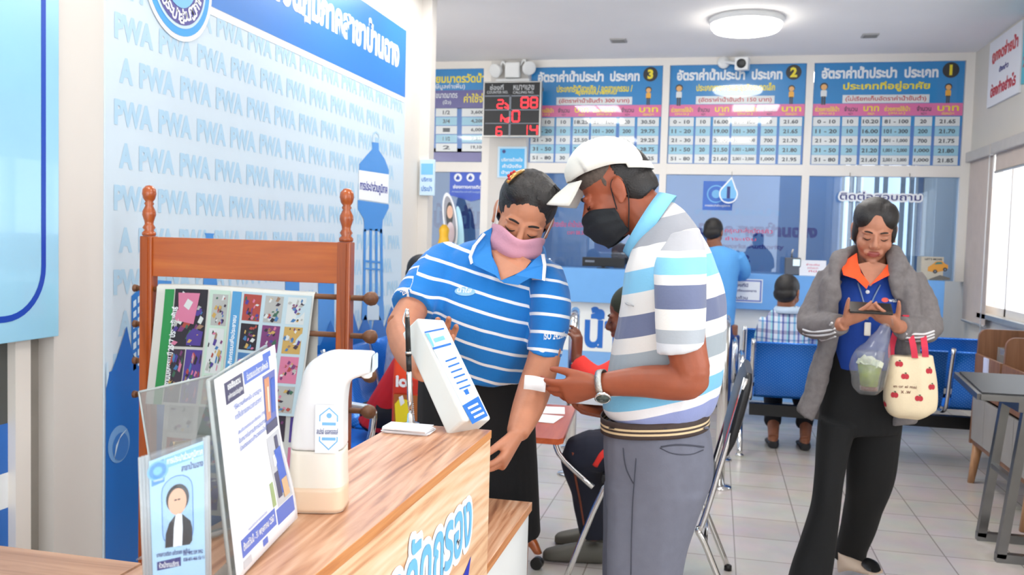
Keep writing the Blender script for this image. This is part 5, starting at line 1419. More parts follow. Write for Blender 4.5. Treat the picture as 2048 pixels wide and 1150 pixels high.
class Frame:
    """local axes of a head: x to one side, y forward (face), z up"""
    def __init__(s, o, yaw=0, pitch=0, roll=0, scale=1.0):
        """yaw 0 faces the camera side (-Y); positive yaw turns the face to +X; pitch down; roll tips the crown to +X"""
        s.o = Vector(o); s.s = scale
        yw, pt, rl = map(math.radians, (yaw, pitch, roll))
        f = Vector((math.sin(yw), -math.cos(yw), 0)); z = Vector((0, 0, 1))
        fy = f * math.cos(pt) - z * math.sin(pt); u = z * math.cos(pt) + f * math.sin(pt)
        r = u.cross(fy) * -1 if False else fy.cross(u) * -1
        s.Y = fy; s.Z = u * math.cos(rl) + r * math.sin(rl); s.X = s.Z.cross(fy) * -1
    def p(s, x, y, z): return s.o + (s.X * x + s.Y * y + s.Z * z) * s.s
    def v(s, x, y, z): return (s.X * x + s.Y * y + s.Z * z) * s.s
    def loc(s, co):
        d = co - np.array(s.o, 'f')
        return np.stack([d @ np.array(a, 'f') / s.s for a in (s.X, s.Y, s.Z)], 1)
def E_(q, fr, c, r, tilt=None):
    q.ell(fr.p(*c), fr.v(r[0], 0, 0), fr.v(0, r[1], 0), fr.v(0, 0, r[2]), 20, 14)
def add_head(q, fr, ears=True):
    E_(q, fr, (0, -.012, .035), (.074, .094, .084)); E_(q, fr, (0, .025, -.02), (.0625, .066, .085)); E_(q, fr, (0, .032, -.068), (.047, .052, .044))
    E_(q, fr, (0, .067, -.097), (.021, .019, .016))
    for s in (-1, 1):
        E_(q, fr, (s * .036, .058, -.03), (.026, .024, .028)); E_(q, fr, (s * .028, .077, .019), (.026, .013, .0085)); E_(q, fr, (s * .0315, .0735, .0), (.0155, .0135, .0115))
        E_(q, fr, (s * .0115, .094, -.034), (.0085, .009, .0075))
        E_(q, fr, (s * .022, .078, -.06), (.014, .012, .012))
        if ears:
            E_(q, fr, (s * .076, -.008, -.004), (.006, .019, .031)); E_(q, fr, (s * .079, -.014, .006), (.006, .014, .022)); E_(q, fr, (s * .075, .0, -.03), (.006, .009, .01))
    q.tube([fr.p(0, .084, .014), fr.p(0, .096, -.006), fr.p(0, .107, -.026), fr.p(0, .099, -.037)], [.0075 * fr.s, .0085 * fr.s, .0115 * fr.s, .008 * fr.s], 12, sub=3)
    q.ell(fr.p(0, .0925, -.0565), fr.v(.022, 0, 0), fr.v(0, .0085, 0), fr.v(0, 0, .0052)); q.ell(fr.p(0, .0915, -.067), fr.v(.019, 0, 0), fr.v(0, .0085, 0), fr.v(0, 0, .0058))
def lips_of(fr, extra=None):
    def f(ce):
        l = fr.loc(ce); m = np.zeros(len(ce), 'i')
        m[(np.abs(l[:, 0]) < .0235 - np.abs(l[:, 2] + .0615) * .6) & (l[:, 2] > -.0735) & (l[:, 2] < -.0515) & (l[:, 1] > .079)] = 1
        return m
    return f
def face_details(fr, par, brow=True, open_eye=False, browcol=None):
    HB = browcol or mat('brow_black', (30, 22, 20), .8)
    for s in (-1, 1):
        q = MB(); q.tube([fr.p(s * .0175, .0895, -.0025), fr.p(s * .025, .0885, -.0072), fr.p(s * .0335, .0868, -.0075), fr.p(s * .0445, .0785, -.0025)], [.0009, .0016, .0017, .0009], 8, sub=4); q.build('eyelashes', mat('lash_black', (22, 16, 16), .8), par)
        if brow:
            q = MB(); q.tube([fr.p(s * .013, .091, .0195), fr.p(s * .025, .0905, .0235), fr.p(s * .038, .086, .023), fr.p(s * .049, .0745, .0165)], [.0022, .0031, .0028, .0012], 8, sub=4); q.build('eyebrow', HB, par)
def add_hand(q, W, f, n, t, curl=((20, 25, 15),) * 4, thumb=(35, 15, 20), sc=1.0, spread=4):
    """W wrist point, f along the hand, n the way the palm faces, t towards the thumb side"""
    f = Vector(f).normalized(); n = Vector(n); n = (n - f * n.dot(f)).normalized(); t0 = Vector(t); tt = f.cross(n).normalized()
    if tt.dot(t0) < 0: tt = -tt
    s = sc
    q.loft([(W, tt * .026 * s, n * .021 * s), (W + f * .03 * s + tt * .001, tt * .034 * s, n * .0185 * s), (W + f * .065 * s, tt * .0405 * s, n * .0155 * s), (W + f * .093 * s, tt * .0405 * s, n * .0125 * s), (W + f * .10 * s, tt * .036 * s, n * .009 * s)], 20, 4, ex=.85)
    q.ell(W + f * .04 * s + tt * .024 * s + n * .008 * s, f * .03 * s, tt * .016 * s, n * .014 * s)
    for i, (off, L) in enumerate(((.0305, .074), (.0103, .082), (-.0102, .076), (-.0292, .060))):
        a = math.radians(spread * (1.5 - i) * .9); d = (f * math.cos(a) + tt * math.sin(a)).normalized()
        p = W + f * (.088 - .006 * abs(i - 1)) * s + tt * off * s
        pts = [p]; ang = 0
        for k, fr_ in enumerate((.48, .29, .23)):
            ang += math.radians(curl[i][k]); p = p + (d * math.cos(ang) + n * math.sin(ang)) * L * fr_ * s; pts.append(p)
        r = (.0092, .0085, .0086, .0078)[i] * s if i else .0088 * s
        q.tube(pts, [r * 1.05, r, r * .92, r * .74], 10, sub=3); q.ball(pts[-1], r * .74, 10, 8)
    sp, c1, c2 = map(math.radians, thumb)
    d = (f * math.cos(sp) + tt * math.sin(sp) + n * .25).normalized(); p = W + f * .024 * s + tt * .024 * s + n * .006 * s; pts = [p]
    p = p + d * .042 * s; pts.append(p)
    d2 = (d * math.cos(c1) + (f * .6 + n * .5 - tt * .3).normalized() * math.sin(c1)).normalized(); p = p + d2 * .033 * s; pts.append(p)
    d3 = (d2 * math.cos(c2) + (f * .6 + n * .3 - tt * .6).normalized() * math.sin(c2)).normalized(); p = p + d3 * .026 * s; pts.append(p)
    q.tube(pts, [.0125 * s, .0115 * s, .0098 * s, .0072 * s], 10, sub=3); q.ball(pts[-1], .0072 * s, 10, 8)
def sil(x0, y0, x1, y1, Y, ry, Y1=None, lean=0.0):
    """a body section between two outline points seen from the front or side, with half depth ry"""
    p0, p1 = P(x0, y0, Y), P(x1, y1, Y1 if Y1 is not None else Y)
    a = (p1 - p0) / 2; b = Vector((0, 1, lean)); b = (b - a * (b.dot(a) / a.dot(a))).normalized() * ry
    return ((p0 + p1) / 2, a, b)
def folds(amp, sx=(7, 7, 18), seed=0.0, amp2=0.0):
    def f(co):
        out = np.empty(len(co), 'f')
        for i, c in enumerate(co):
            v = Vector((c[0] * sx[0] + seed, c[1] * sx[1], c[2] * sx[2] + seed * 2))
            out[i] = amp * noise.noise(v) + (amp2 * noise.noise(v * 2.7) if amp2 else 0)
        return out
    return f
def mask_mesh(fr, m, par, strap_m, up=0.0, dn=0.0):
    """a pleated face mask over nose and chin with its ear loops"""
    rows = [[(-.073, .022, -.040), (-.051, .082, -.014), (0, .117, -.020), (.051, .082, -.014), (.073, .022, -.040)],
            [(-.074, .022, -.075), (-.061, .084, -.062), (0, .127, -.062), (.061, .084, -.062), (.074, .022, -.075)],
            [(-.066, .018, -.108), (-.048, .066, -.119), (0, .092, -.121), (.048, .066, -.119), (.066, .018, -.108)]]
    rows[0] = [(x, y - up * .3, z + up) for x, y, z in rows[0]]; rows[2] = [(x, y, z - dn) for x, y, z in rows[2]]
    NU, NV = 28, 18
    q = MB(); g = []
    for j in range(NV + 1):
        v = j / NV * 2; R_ = []
        for i in range(NU + 1):
            u = i / NU * 4
            col = [catmull([Vector(c) for c in r], min(u, 3.9999)) for r in rows]
            p = catmull(col, min(v, 1.9999))
            w = math.sin(PI * i / NU) ** .6
            pl = .0022 * math.sin(v / 2 * 3 * 2 * PI) * (.4 + .6 * (1 - abs(i / NU - .5)))
            d = Vector((p.x * .5, p.y, 0)).normalized() * pl
            R_.append(q.bm.verts.new(fr.p(*(p + d))))
        g.append(R_)
    for j in range(NV):
        for i in range(NU): q._f([g[j][i], g[j][i + 1], g[j + 1][i + 1], g[j + 1][i]], True)
    o = q.build('face_mask', m, par); sm = o.modifiers.new('s', 'SOLIDIFY'); sm.thickness = .002
    for s in (-1, 1):
        q = MB(); q.tube([fr.p(s * .068, .02, -.045), fr.p(s * .0765, .006, .012), fr.p(s * .0765, -.012, .026), fr.p(s * .078, -.028, .006), fr.p(s * .0775, -.02, -.034), fr.p(s * .066, .018, -.104)], .0016, 8, sub=5)
        q.build('ear_loop', strap_m, o)
    return o
def collar(par, m, c, a, b, up, gap=28, h=.035, tip=.03, flare=.022, name='collar', trim=None, stand=.018):
    """folded shirt collar round the neck: a to the side, b to the front, open at the front by gap degrees"""
    c, a, b, up = map(Vector, (c, a, b, up)); q = MB(); N = 40; g = []
    for i in range(N + 1):
        ph = math.radians(gap + (360 - 2 * gap) * i / N)
        d = a * math.sin(ph) + b * math.cos(ph); dn = d.normalized()
        fr_ = max(0, math.cos(ph)) ** 3; hh = h + tip * fr_
        g.append([c + d * .97 - up * .012, c + d + up * stand, c + d * 1.03 + dn * .004 + up * (stand + .002), c + d * 1.08 + dn * (flare * .5) - up * (hh * .4 - stand), c + d * 1.1 + dn * flare - up * (hh - stand * .5)])
    vs = [[q.bm.verts.new(p) for p in r] for r in g]
    for i in range(N):
        for k in range(4): q._f([vs[i][k], vs[i + 1][k], vs[i + 1][k + 1], vs[i][k + 1]], True)
    o = q.build(name, m, par); sm = o.modifiers.new('s', 'SOLIDIFY'); sm.thickness = .003
    if trim:
        q = MB(); q.tube([r[4] + (r[3] - r[4]) * .08 + (r[4] - c).normalized() * .003 for r in g], .0024, 6); q.build('collar_trim', trim, o)
    return o
def lay(hit, pts, r, m, par, name, lift=.0008, sub=4, n=8):
    q = MB(); q.tube([hit(x, y, lift) for x, y in pts], r, n, sub=sub); return q.build(name, m, par)
def print_on(hit, par, x, y, items, name, up=(0, 0, 1), lift=.003):
    """a small print standing a hair off a curved cloth"""
    o = hit(x, y); n = hit.n(x, y); u = Vector(up).cross(n).normalized(); v = n.cross(u)
    pr = Print(o, u, v, lift=.0005, base=lift)
    for it in items:
        if it[0] == 'text': pr.layer(2).text(it[1], it[2], it[3], it[4], it[5], it[6], bold=.02)
        elif it[0] == 'oval': pr.layer(it[6]).disc(it[1], it[2], it[3], it[5], ry=it[4])
    for vv in pr.bm.verts:
        q, nn, i, d = hit.t.find_nearest(vv.co)
        k = (vv.co - o).dot(n) - lift
        vv.co = q + (nn if nn.dot(n) > 0 else -nn) * (.0012 + k)
    return pr.build(name, par)
def hair_shell(fr, m, par, line, grow=1.0, extra=(), seed=1.0, vox=.005):
    """hair as a shell over the skull; it sinks under the skin wherever line(local points) > 0"""
    q = MB(); E_(q, fr, (0, -.014, .036), (.0805 * grow, .101 * grow, .091 * grow)); E_(q, fr, (0, -.045, -.012), (.0765 * grow, .066 * grow, .066 * grow))
    for c, r in extra: E_(q, fr, c, r)
    fz = folds(.0016, (50, 50, 16), seed)
    def d(co):
        k = line(fr.loc(co)); s_ = np.clip(k / .007 + .5, 0, 1)
        return fz(co) * (1 - s_) - .026 * fr.s * s_
    return q.blob('hair', m, par, voxel=vox, smooth=3, disp=d)
def pulled_back(l):
    return np.maximum((l[:, 1] - .02) - (l[:, 2] - .03) * 1.02 - .10 * np.abs(l[:, 0]) + .004, -.078 - l[:, 2])
def skin(name, rgb, rough=.5):
    return mat(name, rgb, rough, vary=.07, scale=30, bump=.08, bscale=180, sss=.12)
LIP = mat('lip_tone', (150, 76, 70), .45)
HAIRB = mat('black_hair', (26, 22, 22), .5, vary=.25, scale=60, bump=.5, bscale=220)
HAIRG = mat('greying_hair', (86, 74, 66), .7, vary=.25, scale=120, bump=.4, bscale=260)
def shoe(par, c, d, m, name='shoe', L=.27, W=.05, H=.075, top=None):
    """a shoe on the floor: heel at c, pointing along d"""
    c = Vector(c); d = Vector(d).normalized(); s = Vector((-d.y, d.x, 0)); z = Vector((0, 0, 1))
    q = MB(); q.loft([(c + d * -.01 + z * H * .5, s * W * .55, z * H * .48), (c + d * .03 + z * H * .52, s * W * .8, z * H * .52), (c + d * L * .4 + z * H * .5, s * W * .82, z * H * .5), (c + d * L * .7 + z * H * .38, s * W, z * H * .38), (c + d * L * .93 + z * H * .28, s * W * .8, z * H * .27), (c + d * L + z * H * .22, s * W * .4, z * H * .15)], 20, 4, ex=.75)
    return q.build(name, m, par)

# ================================================================== the man in the white cap
SK_M = skin('man_skin', (154, 80, 52))
t = thing('person', 'man in a white cap, black mask and wide-striped polo shirt, head bowed over a slip', 'person', (P(1300, 800, 2.5).x, P(1300, 800, 2.5).y, 0))
man = t
fm = Frame(P(1235, 383, 2.5), yaw=-88, pitch=30, roll=0)
q = MB(); add_head(q, fm)
q.tube([P(1255, 395, 2.5), P(1280, 418, 2.5), P(1318, 470, 2.5), P(1330, 520, 2.5)], [.058, .060, .068, .08], 18, sub=4)
q.loft([sil(1400, 470, 1265, 540, 2.5, .12), sil(1425, 560, 1262, 600, 2.5, .15), sil(1420, 700, 1250, 700, 2.5, .14), sil(1400, 815, 1232, 810, 2.5, .13)], 20, 4)
q.tube([P(1362, 520, 2.34), P(1366, 620, 2.28), P(1372, 690, 2.25), P(1384, 742, 2.24)], [.055, .050, .047, .043], 16, sub=4)
q.tube([P(1388, 748, 2.24), P(1378, 764, 2.24), P(1340, 765, 2.25), P(1290, 763, 2.27), P(1235, 766, 2.29), P(1205, 770, 2.30)], [.034, .041, .042, .0385, .032, .0285], 16, sub=4)
q.ball(P(1392, 762, 2.24), .031); q.ball(P(1383, 744, 2.24), .0425); q.ball(P(1378, 756, 2.24), .0415)
add_hand(q, P(1203, 770, 2.30), P(1095, 791, 2.30) - P(1203, 770, 2.30), (0, .80, .55), (0, -.55, .8), curl=((12, 22, 14), (14, 20, 14), (18, 24, 14), (24, 26, 18)), thumb=(24, 14, 10), sc=.98, spread=3)
q.tube([P(1322, 520, 2.70), P(1320, 640, 2.74), P(1318, 740, 2.74), P(1310, 800, 2.70), P(1265, 820, 2.66), P(1228, 824, 2.62)], [.055, .048, .044, .042, .034, .027], 14, sub=4)
add_hand(q, P(1228, 824, 2.62), (-1, -.12, .12), (0, -.25, 1), (0, -1, -.1), curl=((25, 45, 25), (25, 45, 25), (25, 48, 30), (28, 50, 30)), thumb=(40, 10, 15), sc=.95)
# legs under the trousers
q.loft([sil(1232, 800, 1400, 805, 2.5, .13), sil(1240, 900, 1400, 910, 2.5, .14), sil(1250, 1000, 1370, 1000, 2.5, .13)], 18, 3)
for dy, x0 in ((-.09, 0), (.1, -8)):
    q.tube([P(1305 + x0, 980, 2.5 + dy), P(1295 + x0, 1240, 2.5 + dy), P(1290 + x0, 1530, 2.5 + dy)], [.08, .055, .04], 14, sub=3)
q.blob('body', [SK_M, LIP], t, voxel=.0042, smooth=3, face_mat=lips_of(fm))
face_details(fm, t)
# hair, cap
hair_shell(fm, HAIRB, t, lambda l: np.maximum(l[:, 1] + .012, -.052 - l[:, 2] - .25 * (l[:, 1] + .06)), grow=.94)
q = MB(); E_(q, fm, (0, .012, .062), (.0755, .074, .045)); E_(q, fm, (.0, .014, .032), (.0738, .022, .046)); q.blob('temple_hair', HAIRG, t, voxel=.005, smooth=2)['label'] = 'greying short hair at the temple'
CAPW = mat('cap_white', (226, 222, 214), .85, vary=.03, scale=14, bump=.2, bscale=120)
prof = [(.1065, .080, .084), (.098, .0785, .112), (.067, .076, .1395), (.027, .0715, .1545), (-.023, .060, .1485), (-.062, .042, .127), (-.089, .031, .094), (-.0985, .044, .070)]
q = MB(); N = 30; M_ = 24; g = []
cps = [Vector(p) for p in prof]
for i in range(N + 1):
    yv, zb, zt = catmull(cps, min(i / N * (len(cps) - 1), len(cps) - 1.0001))
    w = .0865 * max(.0, 1 - abs((yv - .003) / .1055) ** 2.6) ** .5 + .003
    R_ = []
    for k in range(M_ + 1):
        th = PI * k / M_; zz = zb + (zt - zb) * math.sin(th) ** .85
        R_.append(q.bm.verts.new(fm.p(w * math.cos(th) * (1 - .04 * math.sin(th)), yv - .012 * (abs(math.cos(th)) ** 4) * (yv > .05), zz)))
    g.append(R_)
for i in range(N):
    for k in range(M_): q._f([g[i][k], g[i][k + 1], g[i + 1][k + 1], g[i + 1][k]], True)
cap = q.build('cap', CAPW, t); sm = cap.modifiers.new('s', 'SOLIDIFY'); sm.thickness = .0025
q = MB(); g = []
for i in range(21):
    u = -1 + i / 10; R_ = []
    for k in range(9):
        v = k / 8; R_.append(q.bm.verts.new(fm.p(.078 * u, .105 * (1 - .62 * u * u) ** .5 + .083 * v * (1 - .30 * u * u), .0795 - .018 * v - .046 * u * u * (.35 + .65 * v) + .006 * v * v)))
    g.append(R_)
for i in range(20):
    for k in range(8): q._f([g[i][k], g[i][k + 1], g[i + 1][k + 1], g[i + 1][k]], True)
o = q.build('brim', CAPW, cap); sm = o.modifiers.new('s', 'SOLIDIFY'); sm.thickness = .004
q = MB(); g = []
for i in range(25):
    a = math.radians(-72 + 144 * i / 24); x, y = .082 * math.sin(a), -.030 - .082 * math.cos(a)
    zc = .056 - .040 * math.cos(a)
    g.append([fm.p(x, y, zc - .010), fm.p(x, y, zc + .010)])
vs = [[q.bm.verts.new(p) for p in r] for r in g]
for i in range(24): q._f([vs[i][0], vs[i + 1][0], vs[i + 1][1], vs[i][1]], True)
o = q.build('strap', CAPW, cap); sm = o.modifiers.new('s', 'SOLIDIFY'); sm.thickness = .003
MASKB = mat('mask_black', (20, 24, 30), .75, vary=.15, bump=.2, bscale=200)
mask_mesh(fm, MASKB, t, MASKB)
# striped polo
def man_band(co):
    zz = CAMH - co[:, 2]; return zz
SP = 780.0 / 1900 * KY
def px_band(slope, x_ref, k):
    """distance down the cloth in metres from eye level, tilted by slope along X"""
    def f(co): return (co[:, 2] - CAMH) * -1 + slope * (co[:, 0] - x_ref) * 1.0 + k
    return f
xr = P(1250, 640, 2.5).x
mtors = px_band(.27, xr, 0.0)
def down(y, Y=2.5): return CAMH - P(1250, y, Y).z
STOPS_T = []
for y, c in ((300, (206, 200, 198)), (452, (150, 152, 160)), (498, (226, 222, 220)), (540, (128, 190, 224)), (582, (222, 220, 218)), (622, (108, 116, 146)), (664, (226, 222, 218)), (695, (160, 170, 178)), (738, (228, 226, 224)), (775, (120, 186, 222)), (803, (226, 226, 230)), (819, (140, 150, 196))):
    STOPS_T.append(((down(y) + 1) / 2, c))
STOPS_T[0] = (0.0, STOPS_T[0][1])
POLO_T = banded('striped_polo_body', STOPS_T)
q = MB()
q.loft([sil(1343, 402, 1262, 506, 2.5, .082), sil(1372, 428, 1258, 525, 2.5, .135), sil(1404, 468, 1251, 550, 2.5, .188), sil(1436, 535, 1244, 585, 2.5, .205), sil(1450, 610, 1237, 628, 2.5, .198), sil(1450, 700, 1224, 695, 2.5, .187), sil(1445, 765, 1213, 755, 2.5, .186), sil(1430, 812, 1206, 805, 2.5, .18), sil(1410, 836, 1212, 826, 2.5, .165)], 32, 5, ex=.9)
q.loft([sil(1385, 470, 1290, 500, 2.66, .07), sil(1375, 560, 1270, 560, 2.74, .07), sil(1370, 640, 1270, 650, 2.76, .07), sil(1370, 690, 1272, 700, 2.76, .066)], 20, 4)
shirt = q.blob('polo_shirt', POLO_T, t, voxel=.0065, smooth=5, disp=folds(.007, (9, 9, 5), 3.0, .003), band=lambda co: (mtors(co) + 1) / 2)
STOPS_S = []
for y, c in ((300, (206, 200, 198)), (462, (178, 178, 184)), (500, (228, 224, 222)), (515, (132, 196, 228)), (546, (226, 222, 220)), (566, (108, 116, 146)), (610, (230, 226, 222)), (653, (172, 178, 186)), (677, (214, 216, 222))):
    STOPS_S.append(((down(y, 2.27) + 1) / 2, c))
STOPS_S[0] = (0.0, STOPS_S[0][1])
POLO_S = banded('striped_polo_sleeve', STOPS_S)
q = MB(); q.loft([sil(1335, 470, 1398, 455, 2.40, .06), sil(1312, 520, 1412, 500, 2.33, .075), sil(1307, 580, 1414, 560, 2.28, .078), sil(1308, 640, 1413, 628, 2.26, .074), sil(1314, 707, 1408, 692, 2.25, .068)], 28, 5, ex=.92)
slv = q.blob('sleeve', POLO_S, t, voxel=.006, smooth=4, disp=folds(.005, (10, 10, 5), 9.0, .002), band=lambda co: (px_band(.05, xr, 0)(co) + 1) / 2)
cdir = (P(1326, 394, 2.5) - P(1258, 505, 2.5)); cc = (P(1326, 394, 2.5) + P(1258, 505, 2.5)) / 2
upc = (P(1270, 420, 2.5) - P(1310, 480, 2.5)).normalized()
upc = (upc - cdir * (upc.dot(cdir) / cdir.dot(cdir))).normalized()
collar(t, mat('collar_light_blue', (128, 196, 232), .8, bump=.15, bscale=160), cc, Vector((0, .080, 0)), -cdir / 2, upc, gap=10, h=.034, tip=.02, flare=.012, stand=.012)
# chest pocket edge
hs = Hit(shirt)
lay(hs, [(1240, 598), (1252, 606), (1268, 612)], .0018, mat('seam_grey', (170, 172, 176), .8), t, 'pocket')
# trousers, belt
TRS = mat('trousers_grey', (104, 106, 120), .85, vary=.04, scale=40, bump=.12, bscale=220)
q = MB()
q.loft([sil(1211, 840, 1416, 842, 2.5, .165), sil(1210, 880, 1424, 890, 2.5, .178), sil(1212, 940, 1424, 955, 2.5, .182), sil(1214, 1000, 1404, 1010, 2.5, .175)], 30, 5, ex=.85)
q.loft([sil(1214, 960, 1412, 985, 2.41, .098), sil(1214, 1050, 1388, 1060, 2.41, .095), sil(1213, 1150, 1366, 1155, 2.41, .09), sil(1216, 1300, 1355, 1310, 2.41, .082), sil(1220, 1500, 1345, 1505, 2.41, .075), sil(1222, 1572, 1345, 1575, 2.41, .075)], 24, 5, ex=.85)
q.loft([sil(1210, 960, 1395, 985, 2.61, .098), sil(1208, 1050, 1372, 1060, 2.61, .095), sil(1207, 1150, 1345, 1155, 2.61, .09), sil(1208, 1300, 1335, 1310, 2.61, .082), sil(1210, 1480, 1325, 1480, 2.61, .075), sil(1212, 1530, 1325, 1532, 2.61, .075)], 24, 5, ex=.85)
trs = q.blob('trousers', TRS, t, voxel=.0075, smooth=5, disp=folds(.007, (11, 11, 3), 5.0, .003))
ht = Hit(trs)
SEAM = mat('trouser_seam', (64, 66, 78), .85)
lay(ht, [(1322, 894), (1350, 890), (1380, 891), (1407, 894)], .0022, SEAM, t, 'back_pocket'); lay(ht, [(1320, 896), (1345, 907), (1380, 909), (1406, 900)], .0014, SEAM, t, 'pocket_edge')
lay(ht, [(1248, 858), (1247, 900), (1252, 935), (1262, 958), (1268, 968)], .0016, SEAM, t, 'front_pocket'); lay(ht, [(1276, 858), (1272, 920), (1266, 1000), (1263, 1080), (1262, 1149)], .0014, SEAM, t, 'side_seam')
B_BR = mat('belt_brown', (62, 48, 44), .7, bump=.2, bscale=300); B_CR = mat('belt_cream', (214, 190, 150), .8); B_LE = mat('belt_leather', (44, 26, 20), .4)
q = MB()
ys = ((822, 0), (829, 0), (833, 1), (837, 0), (841, 1), (845, 0), (852, 0))
rr = []
for y, m_ in ys:
    c, a, b = sil(1203, y + 2, 1420, y - 1, 2.5, .174); rr.append([c + a * math.copysign(abs(math.cos(th)) ** .85, math.cos(th)) + b * math.copysign(abs(math.sin(th)) ** .85, math.sin(th)) for th in [2 * PI * k / 48 for k in range(48)]])
vs = [[q.bm.verts.new(p) for p in r] for r in rr]
for i in range(6):
    q.mi = ys[i][1]
    for k in range(48): q._f([vs[i][k], vs[i][(k + 1) % 48], vs[i + 1][(k + 1) % 48], vs[i + 1][k]], True)
belt = q.build('belt', [B_BR, B_CR], t); sm = belt.modifiers.new('s', 'SOLIDIFY'); sm.thickness = .003; sm.offset = -1
hb_ = Hit(belt)
def patch(hit, pts, m, par, name, lift=.004, th=.004):
    q = MB(); ps = [hit(x, y, lift) for x, y in pts]; c = sum(ps, Vector()) / len(ps); n = hit.n(sum(p[0] for p in pts) / len(pts), sum(p[1] for p in pts) / len(pts))
    q.prism(ps, -n * th); return q.build(name, m, par)
patch(hb_, [(1352, 822), (1376, 812), (1378, 836), (1366, 843), (1352, 838)], B_LE, belt, 'belt_tip', lift=.009); lay(hb_, [(1374, 813), (1378, 824), (1377, 837)], .0022, mat('belt_edge_tan', (200, 150, 96), .5), belt, 'tip_edge', lift=.010)
for x in (1330, 1408, 1229): patch(hb_, [(x - 5, 818), (x + 5, 818), (x + 4, 857), (x - 4, 857)], TRS if x != 1229 else BLACK, belt, 'belt_loop', lift=.008, th=.004)
shoe(t, (P(1340, 1500, 2.41).x, P(1340, 1500, 2.41).y, .0), (-1, 0, 0), mat('shoe_dark', (40, 36, 34), .5)); shoe(t, (P(1325, 1500, 2.61).x, P(1325, 1500, 2.61).y, .0), (-1, 0, 0), mat('shoe_dark', (40, 36, 34), .5))
# watch
wax = (P(1235, 766, 2.29) - P(1205, 770, 2.30)).normalized(); wc = P(1206, 770, 2.297)
q = MB(); rr = []
e1 = wax.cross(Vector((0, 0, 1))).normalized(); e2 = wax.cross(e1)
def wring(rad, h): return [wc + wax * h + (e1 * math.cos(k * 2 * PI / 36) * .92 + e2 * math.sin(k * 2 * PI / 36) * 1.08) * rad for k in range(36)]
q.rings([wring(.0335, -.0085), wring(.0355, -.0085), wring(.0365, 0), wring(.0355, .0085), wring(.0335, .0085)], cap=False)
wt = q.build('watch', mat('watch_steel', (190, 190, 186), .22, metal=.9, vary=.08, scale=120, bump=.5, bscale=400), t)
dn = Vector((.25, -.72, -.62)).normalized(); dn = (dn - wax * dn.dot(wax) * .6).normalized(); dc = wc + dn * .034
q = MB(); q.lathe([(.0185, 0), (.0205, .003), (.0205, .007), (.0175, .0095), (.0165, .0085), (0, .0085)], dc, dn, 28); d_ = q.build('watch_case', CHROME, wt)
q = MB(); q.lathe([(.0155, .0086), (.0155, .0092), (0, .0094)], dc, dn, 24); q.build('watch_dial', mat('dial_dark', (50, 66, 62), .2, coat=1.0, vary=.2, scale=300), d_)
# slips he holds
q = MB(); a = P(1047, 778, 2.28); b = P(1091, 784, 2.295); NU = 8; vs = []
for i in range(NU + 1):
    u = i / NU; p = a.lerp(b, u) + Vector((0, .004 * math.sin(u * 5), 0)); vs.append([q.bm.verts.new(p), q.bm.verts.new(p + Vector((.001, .006 + .004 * math.sin(u * 4), .034)))])
for i in range(NU): q._f([vs[i][0], vs[i + 1][0], vs[i + 1][1], vs[i][1]], True)
o = q.build('queue_slip', PAPER); sm = o.modifiers.new('s', 'SOLIDIFY'); sm.thickness = .0006; tag(o, 'small curled white slip between the thumb and fingers of the capped man', 'paper')
q = MB(); q.slab([P(1150, 806, 2.53), P(1208, 811, 2.53), P(1216, 796, 2.66), P(1166, 792, 2.66)], .0008); o = q.build('folded_paper', PAPER); tag(o, 'white folded paper on the far palm of the capped man', 'paper')
# ================================================================== the staff member in the blue striped polo
SK_S = skin('staff_skin', (186, 124, 94))
c0 = P(960, 800, 2.62)
t = thing('person', 'staff woman in a blue polo with white stripes and pink mask, looking down', 'person', (c0.x, c0.y, 0))
fs = Frame(P(1046, 437, 2.54), yaw=10, pitch=24, roll=17, scale=1.0)
q = MB(); add_head(q, fs)
q.tube([fs.p(0, -.015, -.05), P(1022, 500, 2.58), P(1018, 540, 2.60)], [.056, .058, .07], 18, sub=4)
q.loft([sil(978, 500, 1072, 520, 2.56, .06), sil(965, 530, 1072, 545, 2.555, .075), sil(960, 570, 1058, 580, 2.56, .09)], 20, 4)
q.loft([sil(915, 520, 1095, 560, 2.57, .08), sil(885, 600, 1065, 640, 2.55, .10), sil(872, 700, 1050, 720, 2.58, .11), sil(865, 760, 1040, 770, 2.6, .12)], 20, 3)
q.tube([P(905, 528, 2.55), P(873, 552, 2.48), P(848, 584, 2.425), P(822, 622, 2.36), P(806, 655, 2.30)], [.042, .040, .040, .042, .045], 16, sub=4)
q.tube([P(806, 655, 2.30), P(815, 690, 2.24), P(834, 724, 2.14), P(850, 742, 2.06)], [.045, .044, .036, .027], 16, sub=4)
add_hand(q, P(850, 742, 2.06), (.36, -.05, .93), (.1, -1, .1), (.9, .2, -.3), curl=((6, 20, 34), (6, 22, 36), (8, 24, 36), (10, 26, 36)), thumb=(14, 10, 10), sc=.92)
q.tube([P(1098, 572, 2.51), P(1098, 650, 2.46), P(1088, 715, 2.42), P(1070, 775, 2.38), P(1052, 825, 2.32), P(1034, 868, 2.26)], [.042, .042, .043, .044, .039, .0275], 16, sub=4)
add_hand(q, P(1034, 866, 2.26), P(1003, 928, 2.20) - P(1034, 866, 2.26), (-.85, .1, .35), (-.3, -1, 0), curl=((22, 28, 18), (26, 30, 20), (30, 34, 22), (34, 36, 22)), thumb=(26, 16, 16), sc=.93)
q.loft([sil(870, 760, 1045, 770, 2.62, .12), sil(868, 860, 1050, 860, 2.62, .13), sil(890, 960, 1040, 960, 2.62, .12)], 18, 3)
for x, in ((920,), (1015,)):
    q.tube([P(x, 940, 2.62), P(x, 1180, 2.62), P(x, 1490, 2.64)], [.075, .055, .04], 14, sub=3)
q.blob('body', [SK_S, LIP], t, voxel=.0042, smooth=3, face_mat=lips_of(fs))
face_details(fs, t)
